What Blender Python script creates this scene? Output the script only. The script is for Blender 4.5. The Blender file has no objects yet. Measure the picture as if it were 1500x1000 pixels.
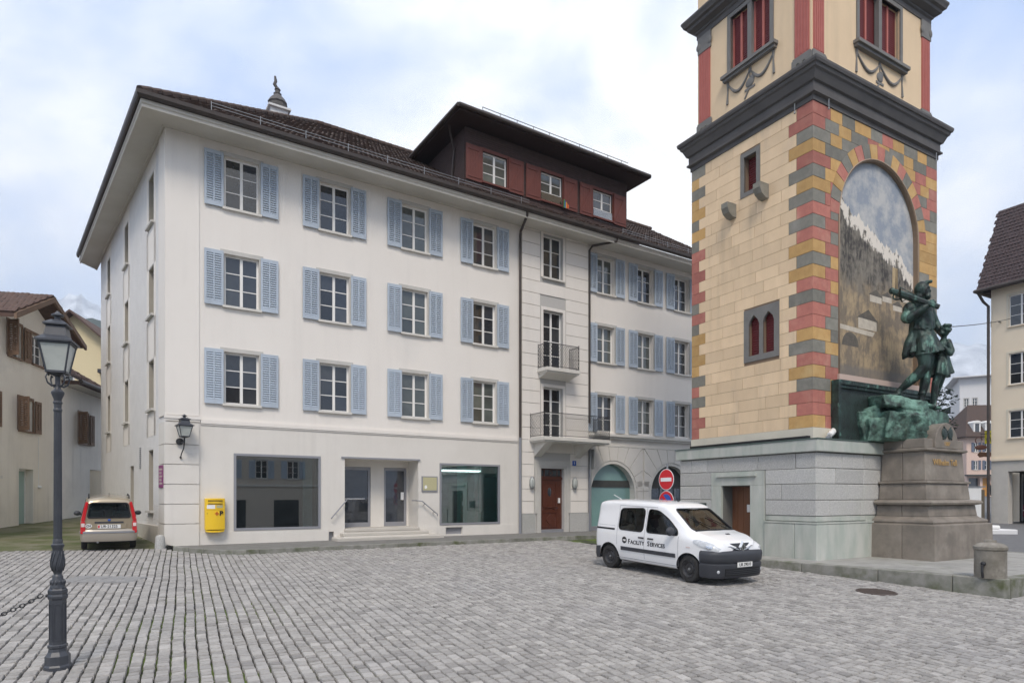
import bpy, bmesh, math, random
from mathutils import Vector, Matrix
random.seed(7)
SC = bpy.context.scene
COL = SC.collection
R = math.radians
# ------------------------------------------------------------------ camera
cd = bpy.data.cameras.new('camera'); cam = bpy.data.objects.new('camera', cd); COL.objects.link(cam)
cam.location = (0, 0, 1.55); cam.rotation_euler = (R(90), 0, 0)
cd.sensor_width = 36; cd.lens = 22.32; cd.shift_y = 0.152; cd.clip_start = 0.1; cd.clip_end = 20000
SC.camera = cam
# ------------------------------------------------------------------ sky, sun, exposure
SUN_EL, SUN_AZ = R(50), math.atan2(0.02, -1.0)      # sun stands behind the camera, high and veiled
sd = Vector((math.cos(SUN_EL)*math.sin(SUN_AZ), math.cos(SUN_EL)*math.cos(SUN_AZ), math.sin(SUN_EL)))
W = bpy.data.worlds.new('World'); SC.world = W; W.use_nodes = True
nt = W.node_tree; nt.nodes.clear()
def wn(t, **k):
    n = nt.nodes.new(t)
    for a, b in k.items(): setattr(n, a, b)
    return n
sky = wn('ShaderNodeTexSky', sky_type='NISHITA', sun_disc=False)
sky.sun_elevation = SUN_EL; sky.sun_rotation = SUN_AZ
bg1 = wn('ShaderNodeBackground'); bg1.inputs[1].default_value = 0.12
nt.links.new(sky.outputs[0], bg1.inputs[0])
tc = wn('ShaderNodeTexCoord'); mp = wn('ShaderNodeMapping'); mp.inputs['Scale'].default_value = (1.0, 1.0, 1.7)
nt.links.new(tc.outputs['Generated'], mp.inputs[0])
n1 = wn('ShaderNodeTexNoise'); n1.inputs['Scale'].default_value = 2.3; n1.inputs['Detail'].default_value = 7; n1.inputs['Roughness'].default_value = 0.52; n1.inputs['Distortion'].default_value = 0.25
mp.inputs['Location'].default_value = (0.35, 0.1, 0.55)
nt.links.new(mp.outputs[0], n1.inputs['Vector'])
cr = wn('ShaderNodeValToRGB'); e = cr.color_ramp.elements
e[0].position = 0.38; e[0].color = (0.46, 0.57, 0.82, 1); e[1].position = 0.62; e[1].color = (0.98, 0.96, 0.93, 1)
k = e.new(0.50); k.color = (0.68, 0.73, 0.84, 1)
nt.links.new(n1.outputs['Fac'], cr.inputs[0])
bg2 = wn('ShaderNodeBackground'); bg2.inputs[1].default_value = 0.87
nt.links.new(cr.outputs[0], bg2.inputs[0])
mr = wn('ShaderNodeMapRange'); mr.inputs[1].default_value = 0.30; mr.inputs[2].default_value = 0.55; mr.inputs[3].default_value = 0.72; mr.inputs[4].default_value = 1.0
nt.links.new(n1.outputs['Fac'], mr.inputs[0])
mx = wn('ShaderNodeMixShader'); nt.links.new(mr.outputs[0], mx.inputs[0]); nt.links.new(bg1.outputs[0], mx.inputs[1]); nt.links.new(bg2.outputs[0], mx.inputs[2])
wo = wn('ShaderNodeOutputWorld'); nt.links.new(mx.outputs[0], wo.inputs[0])
sl = bpy.data.lights.new('sun', 'SUN'); sl.energy = 1.5; sl.angle = R(18); sl.color = (1.0, 0.90, 0.78)
so = bpy.data.objects.new('sun', sl); COL.objects.link(so); so.location = sd*60
so.rotation_euler = (-sd).to_track_quat('-Z', 'Y').to_euler()
vs = SC.view_settings; vs.view_transform = 'Standard'; vs.look = 'None'; vs.gamma = 1.0; vs.exposure = 0.92; vs.use_curve_mapping = False
# ------------------------------------------------------------------ helpers
def tag(o, label=None, cat=None, group=None, kind=None):
    if label: o['label'] = label
    if cat: o['category'] = cat
    if group: o['group'] = group
    if kind: o['kind'] = kind
    return o
def empty(name, loc=(0, 0, 0), rz=0.0, label=None, cat=None, group=None, parent=None):
    o = bpy.data.objects.new(name, None); COL.objects.link(o); o.empty_display_size = 0.2
    o.location = loc; o.rotation_euler = (0, 0, rz)
    if parent: o.parent = parent
    return tag(o, label, cat, group)
def place(name, me, parent=None, loc=(0, 0, 0), rot=(0, 0, 0), scale=(1, 1, 1)):
    o = bpy.data.objects.new(name, me); COL.objects.link(o)
    o.location = loc; o.rotation_euler = rot; o.scale = scale
    if parent: o.parent = parent
    return o
def copy_tree(o, parent=None):
    c = o.copy(); COL.objects.link(c); c.parent = parent
    for ch in list(o.children): copy_tree(ch, c)
    return c
class MB:
    """collects faces for one mesh"""
    def __init__(s, M=None): s.v = []; s.f = []; s.m = []; s.M = M; s.cur = 0
    def add(s, vs, fs):
        b = len(s.v)
        for p in vs:
            p = Vector(p); s.v.append(tuple(s.M @ p) if s.M else tuple(p))
        for f in fs: s.f.append([b+i for i in f]); s.m.append(s.cur)
        return s
    def box(s, x0, x1, y0, y1, z0, z1):
        return s.add([(x0,y0,z0),(x1,y0,z0),(x1,y1,z0),(x0,y1,z0),(x0,y0,z1),(x1,y0,z1),(x1,y1,z1),(x0,y1,z1)],
                     [(0,3,2,1),(4,5,6,7),(0,1,5,4),(1,2,6,5),(2,3,7,6),(3,0,4,7)])
    def hexa(s, b, t):                       # 4 bottom points, 4 top points
        return s.add(list(b)+list(t), [(0,3,2,1),(4,5,6,7),(0,1,5,4),(1,2,6,5),(2,3,7,6),(3,0,4,7)])
    def poly(s, pts): return s.add(pts, [tuple(range(len(pts)))])
    def prism(s, pts, off):                  # planar polygon swept by a vector
        n = len(pts); o = Vector(off); a = [Vector(p) for p in pts]
        return s.add(a+[p+o for p in a], [tuple(range(n))[::-1], tuple(range(n, 2*n))]+[(i, (i+1) % n, n+(i+1) % n, n+i) for i in range(n)])
    def grid(s, fn, nu, nv):
        vs = [fn(i/nu, j/nv) for i in range(nu+1) for j in range(nv+1)]
        return s.add(vs, [(i*(nv+1)+j, (i+1)*(nv+1)+j, (i+1)*(nv+1)+j+1, i*(nv+1)+j+1) for i in range(nu) for j in range(nv)])
    def lathe(s, prof, n=16, c=(0, 0, 0), rot=0.0, cap=True, ax=None):
        vs = []; c = Vector(c)
        for r, z in prof:
            for k in range(n):
                a = rot+2*math.pi*k/n; p = Vector((r*math.cos(a), r*math.sin(a), z))
                vs.append(c+(ax @ p if ax else p))
        fs = [(i*n+k, i*n+(k+1) % n, (i+1)*n+(k+1) % n, (i+1)*n+k) for i in range(len(prof)-1) for k in range(n)]
        if cap: fs += [tuple(range(n))[::-1], tuple(range((len(prof)-1)*n, len(prof)*n))]
        return s.add(vs, fs)
    def tube(s, path, r, n=8, cap=True):
        path = [Vector(p) for p in path]; vs = []; m = len(path)
        rs = r if isinstance(r, (list, tuple)) else [r]*m
        up = None
        for i in range(m):
            d = (path[min(i+1, m-1)]-path[max(i-1, 0)]).normalized()
            if up is None: up = Vector((0, 0, 1)) if abs(d.z) < 0.9 else Vector((1, 0, 0))
            a = d.cross(up).normalized(); b = a.cross(d).normalized(); up = b
            for k in range(n):
                t = 2*math.pi*k/n+math.pi/n; vs.append(path[i]+a*(rs[i]*math.cos(t))+b*(rs[i]*math.sin(t)))
        fs = [(i*n+k, i*n+(k+1) % n, (i+1)*n+(k+1) % n, (i+1)*n+k) for i in range(m-1) for k in range(n)]
        if cap: fs += [tuple(range(n))[::-1], tuple(range((m-1)*n, m*n))]
        return s.add(vs, fs)
    def ball(s, c, r, nu=12, nv=8, M3=None):
        c = Vector(c); rx, ry, rz = r if isinstance(r, (tuple, list)) else (r, r, r)
        def fn(u, v):
            a = 2*math.pi*u; b = math.pi*(v-0.5)
            p = Vector((rx*math.cos(b)*math.cos(a), ry*math.cos(b)*math.sin(a), rz*math.sin(b)))
            return c+(M3 @ p if M3 else p)
        return s.grid(fn, nu, nv)
    def mesh(s, name, mats, smooth=False, fix=True, weld=False):
        me = bpy.data.meshes.new(name); me.from_pydata(s.v, [], s.f)
        for m in (mats if isinstance(mats, (list, tuple)) else [mats]): me.materials.append(m)
        if any(s.m): me.polygons.foreach_set('material_index', s.m)
        if fix or weld:
            bm = bmesh.new(); bm.from_mesh(me)
            if weld: bmesh.ops.remove_doubles(bm, verts=bm.verts, dist=1e-4)
            bmesh.ops.recalc_face_normals(bm, faces=bm.faces); bm.to_mesh(me); bm.free()
        if smooth is True: me.polygons.foreach_set('use_smooth', [True]*len(me.polygons))
        elif smooth: me.polygons.foreach_set('use_smooth', [True]*len(me.polygons)); me.set_sharp_from_angle(angle=R(smooth))
        me.update(); return me
    def build(s, name, mats, parent=None, smooth=False, fix=True, weld=False, **k):
        return place(name, s.mesh(name, mats, smooth, fix, weld), parent, **k)
def frame(o, dx):                            # local x along dx (horizontal), y = inward (left of dx), z up
    d = Vector((dx[0], dx[1], 0)).normalized(); y = Vector((-d.y, d.x, 0))
    return Matrix(((d.x, y.x, 0, o[0]), (d.y, y.y, 0, o[1]), (0, 0, 1, o[2]), (0, 0, 0, 1)))
def wall(mb, x0, x1, z0, z1, holes, y=0.0, depth=0.2, cuts_x=(), cuts_z=()):
    """wall sheet in the plane y (outside is -y) with rectangular holes and their reveals"""
    xs = sorted(set([x0, x1]+[h[i] for h in holes for i in (0, 1)]+list(cuts_x))); zs = sorted(set([z0, z1]+[h[i] for h in holes for i in (2, 3)]+list(cuts_z)))
    xs = [x for x in xs if x0 <= x <= x1]; zs = [z for z in zs if z0 <= z <= z1]
    for a, b in zip(xs, xs[1:]):
        run = None
        for c, d in zip(zs, zs[1:]):
            mxx, mz = (a+b)/2, (c+d)/2
            if any(h[0] < mxx < h[1] and h[2] < mz < h[3] for h in holes): continue
            mb.poly([(a, y, c), (b, y, c), (b, y, d), (a, y, d)])
    for h in holes:
        a, b, c, d = h[:4]; q = h[4] if len(h) > 4 else depth
        mb.poly([(a, y, c), (a, y+q, c), (a, y+q, d), (a, y, d)]); mb.poly([(b, y, c), (b, y, d), (b, y+q, d), (b, y+q, c)])
        mb.poly([(a, y, d), (a, y+q, d), (b, y+q, d), (b, y, d)]); mb.poly([(a, y, c), (b, y, c), (b, y+q, c), (a, y+q, c)])
# ------------------------------------------------------------------ materials
def mat(name, c, rough=0.7, c2=None, sc=3.0, amt=0.5, bump=0.0, bsc=40.0, metal=0.0, spec=0.5, rand=0.0, stretch=(1, 1, 1), det=5, c3=None, sc3=0.6, lo3=0.5, hi3=0.7, coat=0.0, attr=None, bdist=0.02, streak=0.0):
    m = bpy.data.materials.new(name); m.use_nodes = True; t = m.node_tree; N = t.nodes; L = t.links
    p = N['Principled BSDF']; p.inputs['Roughness'].default_value = rough; p.inputs['Metallic'].default_value = metal
    p.inputs['Specular IOR Level'].default_value = spec; p.inputs['Coat Weight'].default_value = coat
    g = N.new('ShaderNodeNewGeometry'); ma = N.new('ShaderNodeMapping'); ma.inputs['Scale'].default_value = stretch; L.new(g.outputs['Position'], ma.inputs[0])
    col = None
    rgb = N.new('ShaderNodeRGB'); rgb.outputs[0].default_value = (*c, 1); col = rgb.outputs[0]
    def mixc(fac, a, bcol):
        x = N.new('ShaderNodeMix'); x.data_type = 'RGBA'; L.new(fac, x.inputs[0]); L.new(a, x.inputs[6])
        if isinstance(bcol, tuple): x.inputs[7].default_value = (*bcol, 1)
        else: L.new(bcol, x.inputs[7])
        return x.outputs[2]
    def noise(scale, d=5, vec=None):
        n = N.new('ShaderNodeTexNoise'); n.inputs['Scale'].default_value = scale; n.inputs['Detail'].default_value = d; n.inputs['Roughness'].default_value = 0.6
        L.new(vec or ma.outputs[0], n.inputs['Vector']); return n.outputs['Fac']
    def rng(x, a, b, c0, d):
        r = N.new('ShaderNodeMapRange'); r.inputs[1].default_value = a; r.inputs[2].default_value = b; r.inputs[3].default_value = c0; r.inputs[4].default_value = d; L.new(x, r.inputs[0]); return r.outputs[0]
    if c2: col = mixc(rng(noise(sc, det), 0.35, 0.65, 0.0, amt), col, c2)
    if c3: col = mixc(rng(noise(sc3, 6), lo3, hi3, 0.0, 1.0), col, c3)
    if streak:
        m2 = N.new('ShaderNodeMapping'); m2.inputs['Scale'].default_value = (3.2, 3.2, 0.16); L.new(g.outputs['Position'], m2.inputs[0])
        f1 = rng(noise(1.0, 7, m2.outputs[0]), 0.50, 0.74, 0.0, streak); f2 = rng(noise(0.5, 4), 0.38, 0.62, 0.0, 1.0)
        mu = N.new('ShaderNodeMath'); mu.operation = 'MULTIPLY'; L.new(f1, mu.inputs[0]); L.new(f2, mu.inputs[1])
        col = mixc(mu.outputs[0], col, tuple(x*0.55 for x in c))
        f3 = rng(noise(9.0, 8), 0.60, 0.72, 0.0, streak*0.35); col = mixc(f3, col, tuple(x*0.72 for x in c))
    if rand or attr:
        h = N.new('ShaderNodeHueSaturation'); L.new(col, h.inputs['Color'])
        if attr: a = N.new('ShaderNodeAttribute'); a.attribute_name = attr; v = a.outputs['Fac']; L.new(rng(v, 0, 1, 1-rand, 1+rand), h.inputs['Value'])
        else:
            oi = N.new('ShaderNodeObjectInfo'); L.new(rng(oi.outputs['Random'], 0, 1, 1-rand, 1+rand), h.inputs['Value'])
        col = h.outputs[0]
    L.new(col, p.inputs['Base Color'])
    if bump:
        b = N.new('ShaderNodeBump'); b.inputs['Strength'].default_value = bump; b.inputs['Distance'].default_value = bdist
        L.new(noise(bsc, 6), b.inputs['Height']); L.new(b.outputs[0], p.inputs['Normal'])
    m['p'] = 1
    return m
def glass(name, tint=(0.75, 0.85, 0.83), spec=1.0):
    m = bpy.data.materials.new(name); m.use_nodes = True; t = m.node_tree; N = t.nodes; L = t.links; N.clear()
    o = N.new('ShaderNodeOutputMaterial'); tr = N.new('ShaderNodeBsdfTransparent'); tr.inputs[0].default_value = (*tint, 1)
    gl = N.new('ShaderNodeBsdfGlossy'); gl.inputs['Roughness'].default_value = 0.01; fr = N.new('ShaderNodeFresnel'); fr.inputs[0].default_value = 1.5
    mm = N.new('ShaderNodeMath'); mm.operation = 'MULTIPLY'; mm.inputs[1].default_value = spec*2; L.new(fr.outputs[0], mm.inputs[0]); mm.use_clamp = True
    x = N.new('ShaderNodeMixShader'); L.new(mm.outputs[0], x.inputs[0]); L.new(tr.outputs[0], x.inputs[1]); L.new(gl.outputs[0], x.inputs[2]); L.new(x.outputs[0], o.inputs[0])
    return m
def emit(name, c, s):
    m = bpy.data.materials.new(name); m.use_nodes = True; p = m.node_tree.nodes['Principled BSDF']
    p.inputs['Base Color'].default_value = (*c, 1); p.inputs['Emission Color'].default_value = (*c, 1); p.inputs['Emission Strength'].default_value = s; return m
M = {}
M['white'] = mat('plaster_white', (0.825, 0.785, 0.73), 0.85, (0.77, 0.73, 0.68), 0.5, 0.55, 0.12, 55, streak=0.16, stretch=(1, 1, 0.55), c3=(0.72, 0.70, 0.665), sc3=0.33, lo3=0.60, hi3=0.85)
M['white_low'] = mat('plaster_ground_floor', (0.735, 0.705, 0.655), 0.85, (0.675, 0.645, 0.595), 0.7, 0.6, 0.10, 60, streak=0.22, c3=(0.58, 0.56, 0.53), sc3=0.4, lo3=0.6, hi3=0.85)
M['rough_white'] = mat('roughcast_white', (0.80, 0.79, 0.775), 0.95, (0.70, 0.69, 0.68), 2.2, 0.5, 0.9, 26, bdist=0.05)
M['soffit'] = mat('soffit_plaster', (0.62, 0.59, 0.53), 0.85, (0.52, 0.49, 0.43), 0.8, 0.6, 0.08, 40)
M['trim'] = mat('trim_stone', (0.70, 0.68, 0.63), 0.8, (0.58, 0.56, 0.52), 2.0, 0.5, 0.15, 60)
M['surround'] = mat('window_surround_stone', (0.56, 0.545, 0.51), 0.8, (0.46, 0.45, 0.42), 2.0, 0.5, 0.12, 60)
M['wood_white'] = mat('white_window_paint', (0.82, 0.81, 0.78), 0.45)
M['blue'] = mat('shutter_blue', (0.46, 0.53, 0.61), 0.6, (0.41, 0.475, 0.555), 2.0, 0.6, 0.06, 80, rand=0.07, streak=0.35)
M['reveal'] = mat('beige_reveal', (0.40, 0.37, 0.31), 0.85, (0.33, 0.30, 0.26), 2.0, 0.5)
M['iron'] = mat('black_iron', (0.025, 0.026, 0.03), 0.5)
M['lamp_iron'] = mat('lamp_painted_iron', (0.045, 0.050, 0.062), 0.42, (0.07, 0.075, 0.085), 9, 0.5, 0.08, 90)
M['gutter'] = mat('dark_copper_gutter', (0.045, 0.036, 0.032), 0.5, (0.075, 0.055, 0.045), 3, 0.6)
M['pipe'] = mat('grey_pipe', (0.28, 0.29, 0.32), 0.5, metal=0.3)
M['tile'] = mat('brown_roof_tile', (0.055, 0.040, 0.034), 0.9, (0.105, 0.062, 0.045), 7, 0.8, 0.3, 60, c3=(0.16, 0.14, 0.12), sc3=2.6, lo3=0.60, hi3=0.78)
M['tile_red'] = mat('red_brown_roof_tile', (0.085, 0.055, 0.045), 0.9, (0.13, 0.075, 0.057), 7, 0.8, 0.3, 60, c3=(0.07, 0.05, 0.045), sc3=3, lo3=0.55, hi3=0.7)
M['tile_plum'] = mat('plum_roof_tile', (0.050, 0.036, 0.038), 0.85, (0.085, 0.055, 0.055), 7, 0.8, 0.3, 60)
M['oxblood'] = mat('oxblood_wood', (0.145, 0.038, 0.026), 0.6, (0.115, 0.031, 0.022), 4, 0.6, 0.08, 70)
M['shingle'] = mat('brown_shingle', (0.066, 0.040, 0.036), 0.8, (0.048, 0.030, 0.027), 6, 0.7, 0.15, 60)
M['pane'] = mat('window_pane', (0.018, 0.024, 0.036), 0.03, (0.055, 0.058, 0.06), 0.5, 0.9, spec=1.0, rand=0.6)  # blue tint in the base colour stands in for reflected sky
M['clear'] = glass('shop_glass', (0.66, 0.72, 0.72), 3.2)
M['carglass'] = glass('car_glass', (0.62, 0.72, 0.70), 0.8)
M['shopdim'] = mat('dim_shop', (0.20, 0.21, 0.20), 0.9, (0.12, 0.13, 0.13), 0.9, 0.8)
M['pane_pale'] = mat('pale_window_pane', (0.10, 0.115, 0.105), 0.04, (0.055, 0.06, 0.06), 1.1, 0.8, spec=1.0, rand=0.4)
M['teal'] = mat('teal_film', (0.22, 0.37, 0.35), 0.10, (0.16, 0.30, 0.285), 0.7, 0.7, spec=0.7)
M['darkroom'] = mat('dark_interior', (0.05, 0.055, 0.055), 0.9, (0.09, 0.09, 0.085), 1.2, 0.7)
M['alu'] = mat('grey_aluminium', (0.30, 0.305, 0.33), 0.45, metal=0.2)
M['granite'] = mat('pale_granite', (0.56, 0.555, 0.535), 0.85, (0.33, 0.33, 0.32), 34, 0.7, 0.5, 60, rand=0.10, det=3, c3=(0.44, 0.45, 0.41), sc3=0.9, lo3=0.5, hi3=0.8)
M['granite_green'] = mat('greenish_granite', (0.52, 0.53, 0.49), 0.8, (0.37, 0.42, 0.375), 2.6, 0.8, 0.25, 60, streak=0.6, rand=0.06, stretch=(1, 1, 0.35))
M['granite_brown'] = mat('brown_granite', (0.27, 0.235, 0.198), 0.75, (0.165, 0.145, 0.122), 2.0, 0.8, 0.25, 70, rand=0.08, streak=0.6, c3=(0.34, 0.305, 0.26), sc3=1.1, lo3=0.52, hi3=0.72)
M['bollard'] = mat('weathered_bollard', (0.27, 0.25, 0.215), 0.85, (0.15, 0.135, 0.11), 4, 0.8, 0.4, 50, streak=0.8, c3=(0.36, 0.34, 0.30), sc3=2.2, lo3=0.52, hi3=0.7)
M['kerb'] = mat('mossy_kerb_granite', (0.30, 0.295, 0.27), 0.85, (0.15, 0.155, 0.12), 3.5, 0.8, 0.4, 50, c3=(0.085, 0.10, 0.035), sc3=1.7, lo3=0.53, hi3=0.70, rand=0.1)
M['paving'] = mat('stone_paving', (0.36, 0.35, 0.325), 0.85, (0.25, 0.245, 0.225), 2.2, 0.8, 0.25, 50, c3=(0.17, 0.18, 0.12), sc3=0.9, lo3=0.57, hi3=0.78)
M['asphalt'] = mat('asphalt', (0.12, 0.12, 0.125), 0.85, (0.17, 0.17, 0.17), 3.0, 0.6, 0.3, 90)
M['asphalt_walk'] = mat('pavement_asphalt', (0.20, 0.195, 0.185), 0.9, (0.14, 0.14, 0.125), 3.0, 0.7, 0.3, 90)
M['joint'] = mat('cobble_joint', (0.030, 0.028, 0.024), 0.95, (0.035, 0.033, 0.030), 6, 0.6, 0.3, 60, c3=(0.10, 0.15, 0.02), sc3=0.34, lo3=0.51, hi3=0.60)
M['cobble'] = mat('cobblestone', (0.385, 0.367, 0.345), 0.75, (0.275, 0.264, 0.25), 22, 0.8, 0.6, 60, rand=0.27, attr='tint', c3=(0.31, 0.298, 0.288), sc3=0.5, lo3=0.5, hi3=0.75)
M['moss'] = mat('mossy_lane', (0.15, 0.15, 0.075), 0.95, (0.22, 0.205, 0.15), 1.6, 0.8, 0.8, 22, c3=(0.085, 0.11, 0.03), sc3=0.7, lo3=0.45, hi3=0.62, bdist=0.05)
M['cream'] = mat('cream_painted_ashlar', (0.80, 0.61, 0.405), 0.85, (0.72, 0.54, 0.35), 2.5, 0.7, 0.12, 50, rand=0.09, streak=0.5, stretch=(1, 1, 0.45), c3=(0.63, 0.50, 0.37), sc3=1.0, lo3=0.57, hi3=0.8)
M['creamwall'] = mat('cream_plaster', (0.78, 0.60, 0.395), 0.85, (0.72, 0.55, 0.36), 1.5, 0.6, 0.08, 50, streak=0.3)
M['qred'] = mat('red_painted_block', (0.47, 0.18, 0.14), 0.85, (0.38, 0.135, 0.11), 5, 0.7, 0.15, 60, rand=0.16, streak=0.5, c3=(0.52, 0.26, 0.20), sc3=1.6, lo3=0.52, hi3=0.75)
M['qyel'] = mat('ochre_painted_block', (0.57, 0.355, 0.14), 0.85, (0.47, 0.28, 0.105), 5, 0.7, 0.15, 60, rand=0.13, streak=0.5, c3=(0.60, 0.42, 0.20), sc3=1.6, lo3=0.52, hi3=0.75)
M['qgrey'] = mat('grey_painted_block', (0.235, 0.225, 0.19), 0.85, (0.17, 0.165, 0.145), 5, 0.7, 0.15, 60, rand=0.16, streak=0.4, c3=(0.30, 0.285, 0.25), sc3=1.6, lo3=0.52, hi3=0.75)
M['jointline'] = mat('ashlar_joint', (0.24, 0.17, 0.115), 0.9)
M['darkstone'] = mat('dark_grey_cornice', (0.105, 0.098, 0.095), 0.7, (0.07, 0.066, 0.064), 1.6, 0.7, 0.15, 40)
M['greystone'] = mat('grey_painted_frame', (0.20, 0.195, 0.185), 0.8, (0.15, 0.145, 0.14), 3, 0.6, 0.1, 50)
M['redlouvre'] = mat('red_louvre', (0.17, 0.022, 0.024), 0.55)
M['pinkred'] = mat('pink_red_paint', (0.46, 0.15, 0.125), 0.85, (0.40, 0.12, 0.10), 4, 0.6, 0.1, 60)
M['bronze'] = mat('patinated_bronze', (0.018, 0.023, 0.022), 0.45, (0.05, 0.10, 0.085), 5.0, 0.9, 0.5, 22, metal=0.3, c3=(0.16, 0.31, 0.255), sc3=3.4, lo3=0.57, hi3=0.68, bdist=0.035, stretch=(1, 1, 0.6))
M['bronze_rock'] = mat('green_bronze_rock', (0.028, 0.045, 0.038), 0.6, (0.13, 0.25, 0.20), 3.2, 0.95, 0.6, 14, metal=0.15, c3=(0.20, 0.36, 0.29), sc3=1.6, lo3=0.5, hi3=0.66, bdist=0.05)
M['bronze_dark'] = mat('dark_bronze_relief', (0.026, 0.034, 0.032), 0.5, (0.045, 0.075, 0.065), 4, 0.7, 0.5, 16, metal=0.25, bdist=0.04)
M['gold'] = mat('gold_lettering', (0.55, 0.34, 0.12), 0.5, metal=0.3)
M['vanwhite'] = mat('white_car_paint', (0.85, 0.855, 0.865), 0.25, coat=0.9)
M['plastic'] = mat('dark_grey_plastic', (0.040, 0.043, 0.052), 0.55, bump=0.05, bsc=200)
M['cabin'] = mat('cabin_lining', (0.50, 0.53, 0.52), 0.8)
M['rubber'] = mat('tyre_rubber', (0.022, 0.022, 0.023), 0.85, (0.04, 0.038, 0.036), 12, 0.6)
M['steel'] = mat('black_steel_wheel', (0.03, 0.03, 0.033), 0.45)
M['black'] = mat('black', (0.010, 0.010, 0.011), 0.6)
M['chrome'] = mat('chrome', (0.75, 0.76, 0.78), 0.15, metal=1.0)
M['lens'] = mat('headlight_lens', (0.66, 0.68, 0.70), 0.12, (0.40, 0.42, 0.45), 14, 0.8, coat=0.8)
M['goldpaint'] = mat('champagne_car_paint', (0.40, 0.335, 0.235), 0.32, coat=0.6, metal=0.45)
M['silverbump'] = mat('bumper_champagne', (0.43, 0.39, 0.33), 0.35, coat=0.4, metal=0.4)
M['redlens'] = mat('red_tail_lens', (0.55, 0.012, 0.018), 0.15, coat=0.8)
M['clearlens'] = mat('clear_tail_lens', (0.72, 0.60, 0.58), 0.2, coat=0.5)
M['plate'] = mat('number_plate_white', (0.80, 0.80, 0.78), 0.4)
M['ink'] = mat('black_ink', (0.012, 0.012, 0.015), 0.5)
M['yellow'] = mat('post_yellow', (0.86, 0.56, 0.022), 0.4, coat=0.2)
M['signred'] = mat('sign_red', (0.62, 0.018, 0.028), 0.4)
M['signblue'] = mat('sign_blue', (0.030, 0.10, 0.42), 0.4)
M['signwhite'] = mat('sign_white', (0.82, 0.82, 0.82), 0.4)
M['signback'] = mat('sign_back_grey', (0.20, 0.205, 0.20), 0.5)
M['galv'] = mat('galvanised_steel', (0.30, 0.31, 0.32), 0.45, metal=0.6)
M['doorwood'] = mat('varnished_door', (0.115, 0.034, 0.017), 0.35, (0.07, 0.021, 0.012), 5, 0.8, 0.08, 40, stretch=(6, 6, 0.5), coat=0.3)
M['plainwood'] = mat('brown_wood_door', (0.20, 0.085, 0.040), 0.5, (0.15, 0.06, 0.03), 4, 0.7, stretch=(8, 8, 0.4))
M['brownwood'] = mat('brown_painted_shutter', (0.20, 0.125, 0.08), 0.65, (0.155, 0.095, 0.06), 5, 0.6, rand=0.08)
M['housecream'] = mat('old_cream_plaster', (0.83, 0.785, 0.70), 0.9, (0.76, 0.71, 0.63), 0.8, 0.7, 0.2, 40, streak=0.5, c3=(0.62, 0.59, 0.53), sc3=0.35, lo3=0.56, hi3=0.8)
M['houseyellow'] = mat('yellow_plaster', (0.70, 0.60, 0.38), 0.9)
M['houseright'] = mat('beige_plaster', (0.80, 0.69, 0.53), 0.88, (0.74, 0.63, 0.48), 0.8, 0.6, 0.08, 40)
M['pink'] = mat('pink_plaster', (0.66, 0.50, 0.42), 0.9)
M['blockwhite'] = mat('white_block_plaster', (0.68, 0.68, 0.68), 0.9)
M['concrete'] = mat('grey_concrete', (0.54, 0.51, 0.46), 0.85, (0.45, 0.43, 0.39), 2, 0.6, 0.15, 50)
M['frost'] = mat('frosted_lamp_glass', (0.50, 0.53, 0.50), 0.25, (0.40, 0.43, 0.41), 5, 0.7, spec=0.6)
M['paleglass'] = mat('pale_green_glass_door', (0.34, 0.47, 0.44), 0.1, spec=0.7)
M['leaf'] = mat('cedar_foliage', (0.030, 0.050, 0.030), 0.9, (0.05, 0.075, 0.04), 2, 0.8)
M['bark'] = mat('bark', (0.07, 0.055, 0.04), 0.9)
M['forest'] = mat('far_forest', (0.022, 0.040, 0.022), 0.95, (0.045, 0.055, 0.028), 0.06, 0.8, bump=1.0, bsc=0.14, bdist=5)
M['snow'] = mat('snowy_rock', (0.35, 0.37, 0.40), 0.9, (0.75, 0.78, 0.82), 0.018, 0.9)
M['purple'] = mat('purple_notice', (0.24, 0.05, 0.17), 0.5)
M['notice'] = mat('olive_plaque', (0.50, 0.47, 0.28), 0.4)
M['tube'] = emit('fluorescent_tube', (0.80, 0.95, 0.93), 3.0)
M['shoplight'] = emit('shop_light', (1.0, 0.85, 0.6), 2.0)
M['rooms'] = mat('teal_wall', (0.45, 0.70, 0.67), 0.7, (0.38, 0.62, 0.59), 1.0, 0.5)
M['flagyellow'] = mat('yellow_banner', (0.78, 0.70, 0.02), 0.6)
M['cloth'] = mat('dark_clothes', (0.02, 0.02, 0.025), 0.8)
M['skin'] = mat('skin', (0.45, 0.28, 0.2), 0.6)
M['curtain'] = mat('curtain', (0.55, 0.50, 0.42), 0.9)
SHT = {}
def text(s, size, material, name, parent, loc, rot=(R(90), 0, 0), depth=0.003, bold=0.0, sx=1.0, align='CENTER'):
    cu = bpy.data.curves.new('lettering', 'FONT'); cu.body = s; cu.size = size; cu.extrude = depth; cu.offset = bold; cu.align_x = align; cu.align_y = 'CENTER'
    o = bpy.data.objects.new('lettering', cu); COL.objects.link(o)
    dg = bpy.context.evaluated_depsgraph_get(); me = bpy.data.meshes.new_from_object(o.evaluated_get(dg)); bpy.data.objects.remove(o); bpy.data.curves.remove(cu)
    me.materials.clear(); me.materials.append(material)
    return place(name, me, parent, loc, rot, (sx, 1, 1))
def bake(o):                                 # apply an object's modifiers to its mesh
    dg = bpy.context.evaluated_depsgraph_get(); me = bpy.data.meshes.new_from_object(o.evaluated_get(dg)); o.modifiers.clear(); o.data = me; return o
GD = Vector((-0.5428, 0.8399))
def gz(x, y):                                # the square falls away from the white building
    d = max(-25.0, min(60.0, GD.x*x+GD.y*y)); return -0.035*(22.0-d)
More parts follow.
